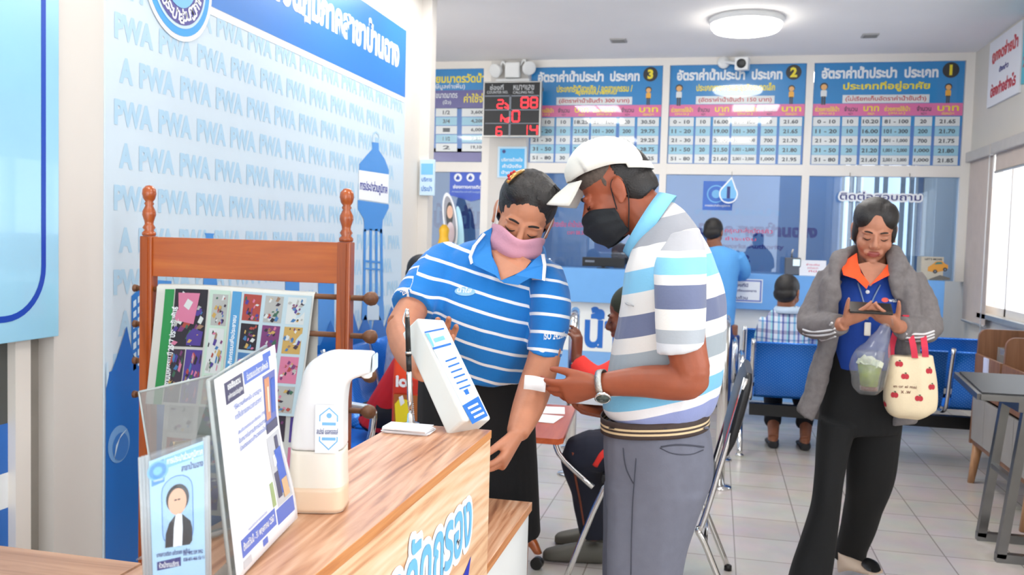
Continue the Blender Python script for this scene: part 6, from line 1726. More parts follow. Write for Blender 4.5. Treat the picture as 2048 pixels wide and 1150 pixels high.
for x in (920, 1015): shoe(t, (P(x, 1480, 2.66).x, P(x, 1480, 2.66).y, 0), (.1, -1, 0), BLACK, L=.24)
q = MB(); E_(q, fs, (0, -.020, .046), (.0825, .097, .086)); E_(q, fs, (-.01, -.075, .035), (.066, .055, .06)); E_(q, fs, (0, -.03, .0), (.079, .055, .06)); E_(q, fs, (-.03, .010, .085), (.05, .06, .042)); E_(q, fs, (.03, .012, .083), (.05, .06, .042))
hair = q.blob('hair', HAIRB, t, voxel=.005, smooth=4, disp=folds(.003, (70, 70, 14), 1, .0012))
hh = Hit(hair)
GOLD = mat('clip_gold', (196, 150, 84), .3, metal=.7)
q = MB(); q.tube([hh(1017, 368, .006), hh(1031, 355, .008), hh(1047, 345, .006)], [.0045, .006, .0045], 8, sub=3); cl = q.build('hair_clip', GOLD, t)
q = MB()
for x, y in ((1020, 357), (1025, 353), (1030, 351), (1022, 363)): q.ball(hh(x, y, .010), .005, 10, 8)
q.build('clip_gems', mat('clip_red', (178, 24, 34), .3), cl)
lay(hh, [(1108, 372), (1121, 390), (1126, 410), (1128, 430)], .004, HAIRB, t, 'hair_strand', lift=.003)
mask_mesh(fs, mat('mask_pink', (198, 142, 160), .8, vary=.05, bump=.25, bscale=160), t, mat('loop_white', (226, 222, 220), .7), up=.008, dn=.004)
# polo with white stripes
x_ref = P(960, 640, 2.55).x
axL = (P(824, 616, 2.368) - P(905, 525, 2.55)); LL = axL.length; axL.normalize()
axR = (P(1090, 708, 2.46) - P(1108, 550, 2.5)); axR.normalize()
pL0, pR0 = P(905, 525, 2.55), P(1108, 550, 2.5)
def staff_band(co):
    tor = (CAMH - co[:, 2]) - .27 * (co[:, 0] - x_ref)
    dl = (co - np.array(pL0, 'f')); sl = dl @ np.array(axL, 'f'); rl = np.linalg.norm(dl - np.outer(sl, np.array(axL, 'f')), axis=1)
    dr = (co - np.array(pR0, 'f')); sr = dr @ np.array(axR, 'f'); rr_ = np.linalg.norm(dr - np.outer(sr, np.array(axR, 'f')), axis=1)
    xl, xr_ = P(868, 560, 2.55).x, P(1075, 600, 2.55).x
    out = tor.copy()
    L_ = (rl < .085) & (co[:, 0] < xl + .0) ; R2 = (rr_ < .085) & (co[:, 0] > xr_ + (.0))
    out[L_] = sl[L_] + .012; out[R2] = sr[R2] * 1.0 - .05 * 0 + .02
    return out
ST = banded('blue_striped_polo', [(0.0, (30, 118, 196)), (.80, (232, 234, 240)), (.975, (30, 118, 196))], period=.046, bump=.2)
q = MB()
q.loft([sil(972, 478, 1082, 512, 2.58, .075), sil(935, 484, 1108, 530, 2.57, .10), sil(898, 505, 1112, 560, 2.56, .125), sil(876, 550, 1098, 600, 2.55, .145), sil(866, 605, 1084, 645, 2.54, .158), sil(858, 655, 1078, 690, 2.55, .155), sil(848, 705, 1070, 728, 2.57, .148), sil(841, 742, 1062, 762, 2.59, .15)], 32, 5, ex=.92)
q.tube([P(915, 530, 2.56), P(890, 540, 2.53), P(864, 562, 2.47), P(842, 590, 2.415), P(824, 616, 2.368)], [.070, .072, .069, .064, .062], 24, sub=4)
q.loft([sil(1066, 530, 1122, 532, 2.53, .06), sil(1062, 570, 1137, 568, 2.49, .068), sil(1064, 630, 1142, 625, 2.465, .067), sil(1053, 698, 1126, 717, 2.435, .064)], 24, 5)
shirt = q.blob('polo_shirt', ST, t, voxel=.006, smooth=4, disp=folds(.008, (9, 9, 8), 2.0, .0035), band=staff_band)
hs = Hit(shirt)
WTRIM = mat('collar_white_trim', (232, 234, 238), .8)
CBL = mat('collar_blue', (34, 122, 198), .8, bump=.2, bscale=160)
cc = (P(972, 480, 2.58) + P(1085, 516, 2.57)) / 2; a_ = (P(1082, 516, 2.57) - P(976, 480, 2.57)) / 2
collar(t, CBL, cc + Vector((0, .012, 0)), a_, Vector((0, -.085, -.02)), (P(1030, 470, 2.56) - P(1018, 560, 2.56)).normalized(), gap=70, h=.034, tip=.0, flare=.012, stand=.018)
def flap(pts, m, name, par, th=.007):
    q = MB(); q.prism([P(x, y, Y) for x, y, Y in pts], (0, th, 0)); return q.build(name, m, par)
flap(((982, 500, 2.455), (1001, 561, 2.385), (1048, 541, 2.40), (1062, 522, 2.44), (1020, 500, 2.45)), SK_S, 'neck_opening', t)
c1 = flap(((984, 455, 2.50), (962, 468, 2.47), (945, 492, 2.42), (937, 514, 2.395), (941, 527, 2.385), (965, 538, 2.375), (990, 550, 2.37), (1001, 562, 2.37), (994, 535, 2.385), (983, 512, 2.41), (980, 485, 2.46)), CBL, 'collar', t)
flap(((966, 466, 2.465), (945, 492, 2.415), (937, 514, 2.39), (941, 529, 2.38), (945, 526, 2.378), (942, 514, 2.385), (950, 493, 2.41), (970, 469, 2.46)), WTRIM, 'collar_trim', c1, .009)
c2 = flap(((1083, 508, 2.48), (1089, 530, 2.43), (1087, 560, 2.39), (1060, 556, 2.375), (1036, 570, 2.37), (1008, 566, 2.37), (1001, 561, 2.37), (1030, 550, 2.375), (1054, 535, 2.40), (1068, 520, 2.44)), CBL, 'collar', t)
flap(((1082, 508, 2.478), (1086, 530, 2.425), (1084, 560, 2.385), (1089, 562, 2.385), (1092, 530, 2.428), (1088, 508, 2.48)), WTRIM, 'collar_trim', c2, .009)
print_on(hs, t, 930, 583, [('oval', 0, 0, .030, .012, ink('emblem_sky', (150, 196, 226)), 0), ('text', 'น้ำใส', -.022, -.004, .02, .012, I_WHITE)], 'chest_emblem')
print_on(hs, t, 1102, 672, [('text', 'ISO 24:2015', -.022, -.009, .052, .009, I_WHITE)], 'sleeve_lettering'); print_on(hs, t, 812, 582, [('text', '2015', -.016, -.008, .018, .008, I_WHITE)], 'sleeve_lettering', up=(-.5, 0, .85))
SKIRT = mat('skirt_black', (13, 13, 16), .9, vary=.1, bump=.1, bscale=200)
q = MB(); q.loft([sil(843, 735, 1061, 756, 2.6, .148), sil(842, 800, 1065, 810, 2.62, .165), sil(843, 900, 1068, 905, 2.63, .172), sil(845, 1000, 1073, 1000, 2.64, .175), sil(848, 1078, 1078, 1073, 2.65, .178)], 32, 5, ex=.95)
q.blob('skirt', SKIRT, t, voxel=.008, smooth=4, disp=folds(.006, (14, 14, 2), 4.0))
# ================================================================== young woman with phone, drink and tote bag
SK_G = skin('young_skin', (176, 118, 92))
YG = 3.98
c0 = P(1720, 800, YG)
t = thing('person', 'young woman in a grey striped-sleeve jacket and orange-collared shirt reading a phone', 'person', (c0.x, c0.y, 0))
fg = Frame(P(1748, 463, YG - .03), yaw=-4, pitch=18, roll=3, scale=1.02)
q = MB(); add_head(q, fg)
q.tube([fg.p(0, -.015, -.05), P(1745, 535, YG), P(1744, 562, YG)], [.053, .052, .06], 16, sub=4)
q.loft([sil(1705, 545, 1785, 545, YG, .06), sil(1672, 580, 1812, 580, YG + .02, .085), sil(1672, 690, 1806, 690, YG + .02, .09), sil(1664, 780, 1806, 780, YG + .02, .10), sil(1655, 840, 1806, 840, YG + .02, .10)], 20, 4)
q.tube([P(1662, 560, YG), P(1634, 620, YG - .03), P(1624, 652, YG - .09), P(1650, 651, YG - .17), P(1690, 648, YG - .26)], [.036, .034, .033, .032, .025], 14, sub=4)
q.tube([P(1818, 560, YG), P(1846, 620, YG - .03), P(1855, 656, YG - .09), P(1830, 660, YG - .17), P(1792, 652, YG - .26)], [.036, .034, .033, .032, .025], 14, sub=4)
add_hand(q, P(1687, 645, YG - .26), P(1726, 628, YG - .29) - P(1687, 645, YG - .26), (.2, .45, .9), (-.5, .2, .9), curl=((4, 12, 10), (4, 14, 12), (6, 14, 12), (8, 16, 12)), thumb=(52, 0, 5), sc=.84)
add_hand(q, P(1796, 650, YG - .26), P(1758, 630, YG - .29) - P(1796, 650, YG - .26), (-.2, .45, .9), (.5, .2, .9), curl=((4, 12, 10), (4, 14, 12), (6, 14, 12), (8, 16, 12)), thumb=(52, 0, 5), sc=.84)
for pts in (((1674, 860, YG - .02), (1656, 960, YG - .06), (1648, 1020, YG - .08), (1612, 1195, YG - .13)), ((1752, 860, YG + .06), (1742, 955, YG + .13), (1728, 1005, YG + .2), (1704, 1108, YG + .35))):
    q.tube([P(*p) for p in pts], [.06, .05, .045, .032], 14, sub=4)
q.blob('body', [SK_G, LIP], t, voxel=.0042, smooth=3, face_mat=lips_of(fg))
face_details(fg, t)
q = MB(); E_(q, fg, (0, -.022, .044), (.0805, .096, .084)); E_(q, fg, (-.033, .004, .062), (.049, .070, .056)); E_(q, fg, (.033, .004, .062), (.049, .070, .056)); E_(q, fg, (0, .0, .072), (.04, .068, .046)); E_(q, fg, (0, -.045, -.02), (.077, .055, .075)); E_(q, fg, (0, -.12, -.02), (.038, .036, .042))
for s in (-1, 1): E_(q, fg, (s * .066, .004, .004), (.0145, .032, .05))
hair = q.blob('hair', HAIRB, t, voxel=.005, smooth=6, disp=folds(.0012, (60, 60, 14), 1))
hh = Hit(hair)
q = MB()
for s in (-1, 1): q.ball(fg.p(s * .079, -.002, -.036), .004, 10, 8)
q.build('earring', mat('earring_pearl', (226, 220, 210), .2), t)
# polo shirt
POLOB = mat('polo_royal_blue', (18, 62, 150), .85, bump=.2, bscale=180)
q = MB(); q.loft([sil(1700, 535, 1792, 535, YG + .01, .07), sil(1668, 560, 1820, 560, YG + .01, .10), sil(1664, 620, 1816, 620, YG + .01, .115), sil(1664, 690, 1812, 690, YG + .02, .115), sil(1662, 735, 1812, 735, YG + .02, .12)], 28, 4, ex=.92)
sh = q.blob('polo_shirt', POLOB, t, voxel=.006, smooth=4, disp=folds(.006, (9, 9, 7), 2))
hs = Hit(sh)
ORG = mat('collar_orange', (246, 84, 34), .8, bump=.15, bscale=160)
def flap(pts, m, name, lift=.012, th=.004, ht=None):
    q = MB(); q.prism([P(x, y, YG + d) for x, y, d in pts], (0, .008, 0)); return q.build(name, m, t)
flap([(1714, 506, -.03), (1692, 520, -.06), (1684, 538, -.11), (1687, 550, -.13), (1712, 558, -.145), (1733, 578, -.145), (1739, 566, -.14), (1722, 545, -.12), (1716, 525, -.08)], ORG, 'collar')
flap([(1780, 507, -.03), (1787, 520, -.07), (1790, 545, -.12), (1765, 557, -.145), (1741, 570, -.145), (1764, 545, -.13), (1776, 528, -.09)], ORG, 'collar')
q = MB(); q.prism([P(x, y, YG + d) for x, y, d in ((1716, 528, -.085), (1739, 572, -.136), (1742, 572, -.136), (1776, 530, -.085), (1746, 522, -.08))], (0, .006, 0)); q.build('neck_opening', SK_G, t)
q = MB(); q.lathe([(.0, 0), (.0075, 0), (.0075, .003), (0, .0035)], hs(1735, 584, .002), (0, -1, .1), 14); q.build('button', PAPER, t)
LAN = mat('lanyard_grey_blue', (120, 140, 170), .8)
l_ = lay(hs, [(1716, 566), (1722, 585), (1730, 615), (1734, 640)], .0028, LAN, t, 'lanyard', lift=.004); lay(hs, [(1760, 570), (1750, 590), (1740, 615), (1735, 640)], .0028, LAN, l_, 'lanyard_strap', lift=.004)
q = MB(); a = hs(1735, 655, .012); q.box((a.x - .012, a.y - .006, a.z - .03), (a.x + .012, a.y + .004, a.z + .022), bev=.005); q.build('badge_clip', mat('clip_cream', (222, 216, 206), .4), l_)
print_on(hs, t, 1776, 600, [('oval', -.012, 0, .014, .009, ink('emblem_red', (220, 70, 50)), 0), ('text', 'wab', .002, -.008, .036, .008, I_WHITE)], 'chest_emblem')
# trousers
TRB = mat('trousers_black', (9, 9, 11), .9, vary=.12, bump=.1, bscale=200)
q = MB()
q.loft([sil(1664, 690, 1802, 690, YG + .03, .11), sil(1650, 760, 1806, 760, YG + .03, .125), sil(1640, 820, 1807, 820, YG + .03, .125), sil(1640, 862, 1802, 862, YG + .03, .115)], 26, 4, ex=.9)
q.loft([sil(1638, 835, 1714, 850, YG - .02, .10), sil(1632, 890, 1699, 893, YG - .03, .095), sil(1628, 955, 1688, 958, YG - .06, .09), sil(1621, 1015, 1681, 1020, YG - .08, .09), sil(1600, 1080, 1672, 1085, YG - .1, .09), sil(1578, 1145, 1664, 1150, YG - .12, .095), sil(1562, 1208, 1656, 1212, YG - .14, .10)], 24, 5, ex=.9)
q.loft([sil(1700, 845, 1806, 845, YG + .06, .10), sil(1697, 905, 1798, 902, YG + .09, .10), sil(1693, 955, 1789, 955, YG + .13, .095), sil(1690, 1000, 1772, 1005, YG + .2, .09), sil(1682, 1050, 1752, 1058, YG + .28, .085), sil(1672, 1090, 1735, 1098, YG + .34, .085), sil(1664, 1112, 1732, 1118, YG + .36, .085)], 24, 5, ex=.9)
q.blob('trousers', TRB, t, voxel=.0075, smooth=4, disp=folds(.006, (12, 12, 3), 7))
# sandals: trailing foot seen with its heel up
SOLE = mat('sandal_sole', (206, 184, 164), .7)
q = MB(); q.loft([(P(1676, 1124, YG + .30), P(1676, 1114, YG + .3) - P(1676, 1134, YG + .3), Vector((.0, .03, 0))), (P(1710, 1132, YG + .22), Vector((.006, -.01, .022)), Vector((.03, .03, 0))), (P(1742, 1142, YG + .12), Vector((.004, -.01, .014)), Vector((.04, .03, 0))), (P(1752, 1146, YG + .06), Vector((.002, -.004, .008)), Vector((.03, .02, 0)))], 16, 4, ex=.8); o = q.build('sandal', SOLE, t)
q = MB(); q.loft([(P(1733, 1126, YG + .16), Vector((.02, 0, .012)), Vector((.0, .03, .01))), (P(1744, 1132, YG + .1), Vector((.026, 0, .01)), Vector((0, .034, .01))), (P(1752, 1140, YG + .05), Vector((.018, 0, .006)), Vector((0, .02, .004)))], 16, 4); q.build('sandal_strap', BLACK, o)
shoe(t, (P(1640, 1210, 3.86).x, P(1640, 1210, 3.86).y + .05, 0), (-.15, -1, 0), BLACK, L=.24, H=.06)
# jacket
JK = mat('jacket_grey', (116, 110, 110), .95, vary=.12, scale=60, bump=.35, bscale=260)
q = MB()
q.loft([sil(1668, 520, 1697, 504, YG - .02, .05), sil(1640, 555, 1679, 560, YG - .06, .075), sil(1634, 620, 1676, 622, YG - .07, .075), sil(1634, 688, 1676, 683, YG - .06, .07), sil(1616, 752, 1658, 740, YG - .06, .055), sil(1605, 792, 1652, 780, YG - .06, .045), sil(1594, 822, 1625, 840, YG - .06, .03)], 20, 5, ex=.8)
q.loft([sil(1780, 504, 1808, 518, YG - .02, .05), sil(1790, 556, 1838, 556, YG - .06, .075), sil(1793, 630, 1842, 630, YG - .07, .075), sil(1790, 720, 1838, 720, YG - .06, .07), sil(1786, 800, 1836, 800, YG - .06, .055), sil(1783, 852, 1832, 842, YG - .06, .04)], 20, 5, ex=.8)
q.loft([sil(1690, 512, 1806, 512, YG + .07, .05), sil(1650, 552, 1832, 552, YG + .09, .06), sil(1636, 690, 1838, 690, YG + .11, .06), sil(1612, 800, 1838, 800, YG + .12, .06), sil(1604, 838, 1832, 842, YG + .12, .05)], 24, 4, ex=.8)
q.tube([P(1666, 556, YG), P(1640, 602, YG - .02), P(1622, 640, YG - .06), P(1624, 656, YG - .10)], [.062, .058, .056, .054], 18, sub=4)
q.tube([P(1622, 652, YG - .09), P(1640, 652, YG - .15), P(1664, 650, YG - .2), P(1680, 648, YG - .24)], [.052, .05, .046, .04], 18, sub=4)
q.tube([P(1815, 556, YG), P(1841, 602, YG - .02), P(1855, 645, YG - .06), P(1854, 662, YG - .10)], [.062, .058, .056, .052], 18, sub=4)
q.tube([P(1856, 660, YG - .09), P(1838, 661, YG - .15), P(1816, 658, YG - .2), P(1801, 654, YG - .24)], [.052, .05, .046, .04], 18, sub=4)
# stand-up hood edges beside the neck
q.tube([P(1676, 600, YG - .12), P(1668, 555, YG - .12), P(1672, 520, YG - .08), P(1690, 506, YG + .0), P(1712, 500, YG + .06)], [.014, .02, .024, .026, .024], 14, sub=4)
q.tube([P(1796, 600, YG - .12), P(1794, 560, YG - .12), P(1796, 528, YG - .1), P(1788, 508, YG - .04), P(1776, 500, YG + .04)], [.014, .026, .036, .034, .024], 14, sub=4)
jk = q.blob('jacket', JK, t, voxel=.0065, smooth=4, disp=folds(.009, (10, 10, 12), 6, .004))
hj = Hit(jk)
STW = mat('stripe_white', (214, 212, 214), .85)
for i in range(3):
    lay(hj, [(1606, 659 + i * 7), (1620, 663 + i * 7), (1640, 663 + i * 8), (1660, 660 + i * 8), (1671, 656 + i * 8)], .0042, STW, jk, 'sleeve_stripe', lift=.0)
    lay(hj, [(1812, 668 + i * 7), (1830, 668 + i * 7), (1850, 668 + i * 6), (1868, 662 + i * 6)], .0042, STW, jk, 'sleeve_stripe', lift=.0)
# phone
f4 = [P(1700, 622, YG - .325), P(1787, 627, YG - .325), P(1790, 608, YG - .255), P(1697, 602, YG - .255)]
f4[2] = f4[1] + (f4[3] - f4[0])
tp = thing('phone', 'dark phone held sideways in both hands of the young woman', 'phone', sum(f4, Vector()) / 4)
q = MB(); n_ = q.slab(f4, .009, bev=.002); q.build('body', mat('phone_case', (40, 38, 36), .35, vary=.3, scale=80), tp)
cpos = f4[2].lerp(f4[0], .2) - (f4[2] - f4[1]) * .0
q = MB(); q.slab([f4[0].lerp(f4[1], .70).lerp(f4[3].lerp(f4[2], .70), .2) + n_ * .002, f4[0].lerp(f4[1], .96).lerp(f4[3].lerp(f4[2], .96), .2) + n_ * .002, f4[0].lerp(f4[1], .96).lerp(f4[3].lerp(f4[2], .96), .9) + n_ * .002, f4[0].lerp(f4[1], .70).lerp(f4[3].lerp(f4[2], .70), .9) + n_ * .002], .002, bev=.0006); q.build('camera_bump', BLACK, tp)
# iced drink in its plastic bag
Yc = YG - .27
def dpt(x, y): return P(x, y, Yc)
b = dpt(1737, 782); tpp = dpt(1741, 702); ax = (tpp - b); H = ax.length; ax.normalize()
td = thing('drink_cup', 'clear cup of iced green drink hanging in a thin plastic bag', 'drink', b)
r0, r1 = .034, .048
q = MB(); q.lathe([(r0 * .3, 0), (r0, .002), (r0 + (r1 - r0) * .5, H * .5), (r1, H * .93), (r1 + .003, H * .95), (r1 + .003, H * .98), (r1, H)], b, ax, 28); q.build('cup', glass('cup_plastic', (246, 248, 248), .97, .04), td)
GRN = mat('green_drink', (120, 132, 30), .25, vary=.35, scale=30); 
q = MB(); q.lathe([(r0 * .92, H * .13), (r0 * .98, H * .3), (r1 * .9, H * .66), (.0, H * .67)], b, ax, 24); q.build('drink', GRN, td)
q = MB(); q.lathe([(0, .004), (r0 * .9, .004), (r0 * .92, H * .128), (0, H * .13)], b, ax, 24); q.build('syrup', mat('brown_syrup', (110, 60, 36), .3), td)
q = MB(); rs = random.Random(8)
for i in range(14):
    p = b + ax * (H * (.66 + rs.random() * .14)) + Vector((rs.uniform(-.03, .03), rs.uniform(-.03, .03), 0)); M = Matrix.Translation(p) @ Matrix.Rotation(rs.random() * 3, 4, Vector((rs.random(), rs.random(), 1)))
    q.box((-.011, -.011, -.011), (.011, .011, .011), M, bev=.003)
q.build('ice', mat('ice_pale', (214, 218, 190), .15, vary=.1), td)
tb = thing('plastic_bag', 'thin see-through carrier bag hung from the fingers of the young woman', 'bag', dpt(1740, 790))
FILM = glass('bag_film', (250, 250, 252), .92, .04, .2)
q = MB(); q.loft([(dpt(1737, 787), Vector((.03, 0, 0)), Vector((0, .03, 0))), (dpt(1736, 770), Vector((.056, 0, 0)), Vector((0, .05, 0))), (dpt(1738, 735), Vector((.066, 0, .004)), Vector((0, .058, 0))), (dpt(1743, 702), Vector((.064, 0, .004)), Vector((0, .05, 0))), (dpt(1756, 676), Vector((.04, 0, .008)), Vector((0, .03, 0))), (dpt(1768, 652), Vector((.017, 0, .006)), Vector((0, .012, 0))), (dpt(1773, 641), Vector((.010, 0, .004)), Vector((0, .008, 0)))], 32, 6, cap=False)
for v in q.bm.verts: v.co += Vector((noise.noise(v.co * 22), noise.noise(v.co * 22 + Vector((7, 0, 0))), noise.noise(v.co * 18))) * .009
q.build('film', FILM, tb)
q = MB(); q.tube([dpt(1768, 655), dpt(1772, 640), P(1782, 636, YG - .3), P(1786, 650, YG - .28)], [.008, .005, .005, .004], 8, sub=4); q.build('handle', FILM, tb)
# tote bag
Yt = YG - .20
tt_ = thing('tote_bag', 'cream cotton tote bag printed with small red apples, pink straps over the forearm', 'bag', P(1822, 836, Yt))
CAN = mat('tote_canvas', (222, 204, 172), .9, vary=.05, scale=10, bump=.3, bscale=300)
q = MB(); q.loft([sil(1795, 836, 1838, 838, Yt, .018), sil(1776, 824, 1864, 828, Yt, .045), sil(1768, 800, 1874, 812, Yt, .055), sil(1772, 760, 1874, 765, Yt, .05), sil(1779, 722, 1869, 722, Yt, .038), sil(1781, 711, 1867, 709, Yt, .034)], 36, 6, ex=.75)
tote = q.blob('body', CAN, tt_, voxel=.005, smooth=3, disp=lambda co: np.array([.006 * noise.noise(Vector((c[0] * 22, 1, c[2] * 5))) for c in co], 'f'))
hb2 = Hit(tote)
STR = mat('strap_pink_red', (206, 52, 76), .85)
def strap(pts, w=.011):
    q = MB(); P_ = [P(*p) for p in pts]; N = 24; rr = []
    for i in range(N + 1):
        p = catmull(P_, min(i / N * (len(P_) - 1), len(P_) - 1.0001)); rr.append([p + Vector((-w, -.0015, 0)), p + Vector((w, -.0015, 0)), p + Vector((w, .0015, 0)), p + Vector((-w, .0015, 0))])
    q.rings(rr, cap=True, smooth=False); return q.build('strap', STR, tt_)
strap([(1830, 716, Yt - .042), (1826, 690, Yt - .05), (1817, 655, YG - .235), (1812, 640, YG - .21), (1812, 630, YG - .16)])
strap([(1851, 714, Yt - .04), (1849, 690, Yt - .045), (1845, 664, YG - .19), (1840, 645, YG - .14), (1834, 634, YG - .1)])
strap([(1783, 716, Yt + .02), (1784, 690, Yt + .03), (1800, 640, YG - .1), (1812, 630, YG - .15)])
APR = ink('apple_red', (176, 44, 56), .8); APG = ink('apple_leaf', (70, 84, 60), .8)
items = []
for i, (x, y) in enumerate(((1798, 728), (1810, 753), (1858, 742), (1863, 774), (1789, 790), (1838, 797), (1770, 808))):
    o_ = print_on(hb2, tt_, x, y, [('oval', -.0055, 0, .0085, .010, APR, 0), ('oval', .0055, 0, .0085, .010, APR, 1), ('oval', .002, .0125, .004, .0025, APG, 2)], 'apple_print', lift=.001)
print_on(hb2, tt_, 1810, 776, [('text', 'en or ei mai', -.045, .0, .04, .010, I_BROWN), ('text', 'x .w', -.015, -.02, .02, -.010, I_BROWN)], 'tote_lettering', lift=.001)
# ================================================================== people further back
def simple_person(label, head, parts_body, voxel=.007, sk=None, hair_r=1.0, feats=False, nm='body'):
    pass
# plaid-shirted man on the nearer bench, seen from behind
SK_B = skin('brown_skin', (150, 96, 70))
def YM(v): return v / KY
Yp = YM(6.55)
c = P(1575, 700, Yp)
t = thing('person', 'seated man in a blue plaid shirt seen from behind, on the nearer waiting bench', 'person', (c.x, c.y, 0))
fp = Frame(P(1575, 586, Yp), yaw=155, pitch=12, roll=0, scale=1.05)
q = MB(); add_head(q, fp)
q.tube([fp.p(0, -.015, -.05), P(1572, 622, Yp)], [.058, .062], 14)
q.loft([sil(1540, 632, 1612, 632, Yp, .07), sil(1538, 690, 1608, 690, Yp, .09), sil(1535, 760, 1608, 760, YM(6.52), .10)], 18, 3)
q.tube([P(1532, 645, Yp), P(1526, 690, YM(6.6)), P(1532, 735, YM(6.75))], [.045, .04, .035], 12, sub=3); q.tube([P(1614, 645, Yp), P(1620, 690, YM(6.6)), P(1616, 735, YM(6.75))], [.045, .04, .035], 12, sub=3)
for x, xf in ((1553, 1546), (1598, 1610)):
    q.tube([Vector((P(x, 760, Yp).x, 6.55, .47)), Vector((P(x, 760, Yp).x, 6.95, .50)), Vector((P(xf, 880, YM(6.6)).x, 6.68, .22)), Vector((P(xf, 890, YM(6.5)).x, 6.5, .07))], [.075, .065, .05, .036], 14, sub=4)
    q.ell((P(xf, 890, YM(6.5)).x, 6.56, .05), (.036, 0, 0), (0, .1, 0), (0, 0, .03))
q.blob('body', [SK_B, LIP], t, voxel=.006, smooth=3)
q = MB(); E_(q, fp, (0, -.022, .036), (.081, .098, .09)); E_(q, fp, (0, -.05, -.015), (.076, .06, .06)); q.blob('hair', HAIRB, t, voxel=.006, smooth=3)
def plaid():
    m = bpy.data.materials.new('plaid_cloth'); m.use_nodes = True; nt = m.node_tree; b = nt.nodes['Principled BSDF']; setin(b, 'Roughness', .9)
    tc = nt.nodes.new('ShaderNodeTexCoord'); sp = nt.nodes.new('ShaderNodeSeparateXYZ'); nt.links.new(tc.outputs['Object'], sp.inputs[0])
    def ramp(o, per, stops):
        md = nt.nodes.new('ShaderNodeMath'); md.operation = 'FLOORED_MODULO'; md.inputs[1].default_value = per; nt.links.new(o, md.inputs[0])
        dv = nt.nodes.new('ShaderNodeMath'); dv.operation = 'DIVIDE'; dv.inputs[1].default_value = per; nt.links.new(md.outputs[0], dv.inputs[0])
        r = nt.nodes.new('ShaderNodeValToRGB'); r.color_ramp.interpolation = 'CONSTANT'
        while len(r.color_ramp.elements) < len(stops): r.color_ramp.elements.new(.9)
        for i, (p, c) in enumerate(stops): r.color_ramp.elements[i].position = p; r.color_ramp.elements[i].color = lin(c)
        nt.links.new(dv.outputs[0], r.inputs[0]); return r.outputs[0]
    a = ramp(sp.outputs['X'], .105, [(0, (206, 212, 224)), (.22, (126, 176, 206)), (.36, (206, 212, 224)), (.5, (108, 116, 170)), (.62, (186, 194, 214)), (.8, (150, 206, 214)), (.9, (90, 110, 160))])
    z = ramp(sp.outputs['Z'], .12, [(0, (255, 255, 255)), (.4, (170, 190, 226)), (.5, (255, 255, 255)), (.78, (196, 188, 206))])
    mx = nt.nodes.new('ShaderNodeMix'); mx.data_type = 'RGBA'; mx.blend_type = 'MULTIPLY'; mx.inputs['Factor'].default_value = .9
    nt.links.new(a, mx.inputs[6]); nt.links.new(z, mx.inputs[7]); nt.links.new(mx.outputs[2], b.inputs['Base Color'])
    return m
q = MB(); q.loft([sil(1556, 612, 1596, 612, Yp, .07), sil(1536, 628, 1612, 630, Yp, .10), sil(1528, 655, 1617, 655, Yp, .125), sil(1530, 690, 1618, 690, YM(6.53), .13), sil(1532, 770, 1616, 770, YM(6.5), .135)], 26, 4, ex=.92)
q.tube([P(1536, 640, Yp), P(1526, 672, YM(6.58)), P(1527, 700, YM(6.63))], [.06, .06, .058], 14, sub=3); q.tube([P(1612, 640, Yp), P(1622, 672, YM(6.58)), P(1621, 700, YM(6.63))], [.06, .06, .058], 14, sub=3)
q.blob('plaid_shirt', plaid(), t, voxel=.0075, smooth=3, disp=folds(.006, (9, 9, 8)))
collar(t, mat('plaid_collar', (186, 204, 224), .9), P(1575, 618, Yp), Vector((.075, 0, 0)), Vector((0, .08, .0)), (0, 0, 1), gap=30, h=.035, tip=.02)
DKT = mat('dark_trousers', (24, 26, 34), .9, vary=.1)
q = MB(); q.loft([sil(1536, 752, 1614, 752, Yp, .12), sil(1536, 785, 1614, 785, YM(6.6), .12)], 20, 3)
for x, xf in ((1553, 1546), (1598, 1610)):
    q.tube([Vector((P(x, 760, Yp).x, 6.58, .48)), Vector((P(x, 760, Yp).x, 6.95, .50)), Vector((P(xf, 870, YM(6.6)).x, 6.72, .24)), Vector((P(xf, 860, YM(6.5)).x, 6.58, .17))], [.09, .08, .065, .06], 16, sub=4)
q.blob('trousers', DKT, t, voxel=.008, smooth=3)
for xf in (1546, 1610): shoe(t, (P(xf, 890, YM(6.5)).x, 6.47, 0), (0, 1, 0), mat('sandal_black', (30, 30, 34), .6), 'sandal', L=.25, H=.05)

# blue-shirted man standing at the service counter
Ys = YM(8.0)
c = P(1440, 700, Ys)
t = thing('person', 'man in a plain light blue shirt standing at the service counter, back to the camera', 'person', (c.x, c.y, 0))
f_ = Frame(P(1427, 466, Ys), yaw=165, pitch=15, roll=0, scale=1.02)
q = MB(); add_head(q, f_); q.tube([f_.p(0, -.015, -.05), P(1433, 500, Ys)], [.058, .062], 14)
q.loft([sil(1412, 505, 1478, 505, Ys, .08), sil(1412, 560, 1474, 560, Ys, .1), sil(1420, 650, 1468, 650, Ys, .11)], 18, 3)
q.tube([P(1478, 515, Ys), P(1487, 545, YM(8.1)), P(1480, 553, YM(8.3)), P(1465, 545, YM(8.45))], [.045, .042, .034, .026], 12, sub=3); q.tube([P(1408, 515, Ys), P(1398, 550, YM(8.1)), P(1408, 552, YM(8.3)), P(1420, 546, YM(8.45))], [.045, .042, .034, .026], 12, sub=3)
for x in (1432, 1458): q.tube([P(x, 650, Ys), P(x, 730, Ys), P(x, 805, Ys)], [.08, .055, .04], 12, sub=3)
q.blob('body', [SK_B, LIP], t, voxel=.007, smooth=3)
q = MB(); E_(q, f_, (0, -.022, .036), (.082, .1, .092)); E_(q, f_, (0, -.05, -.01), (.077, .06, .06)); q.blob('hair', HAIRB, t, voxel=.007, smooth=3)
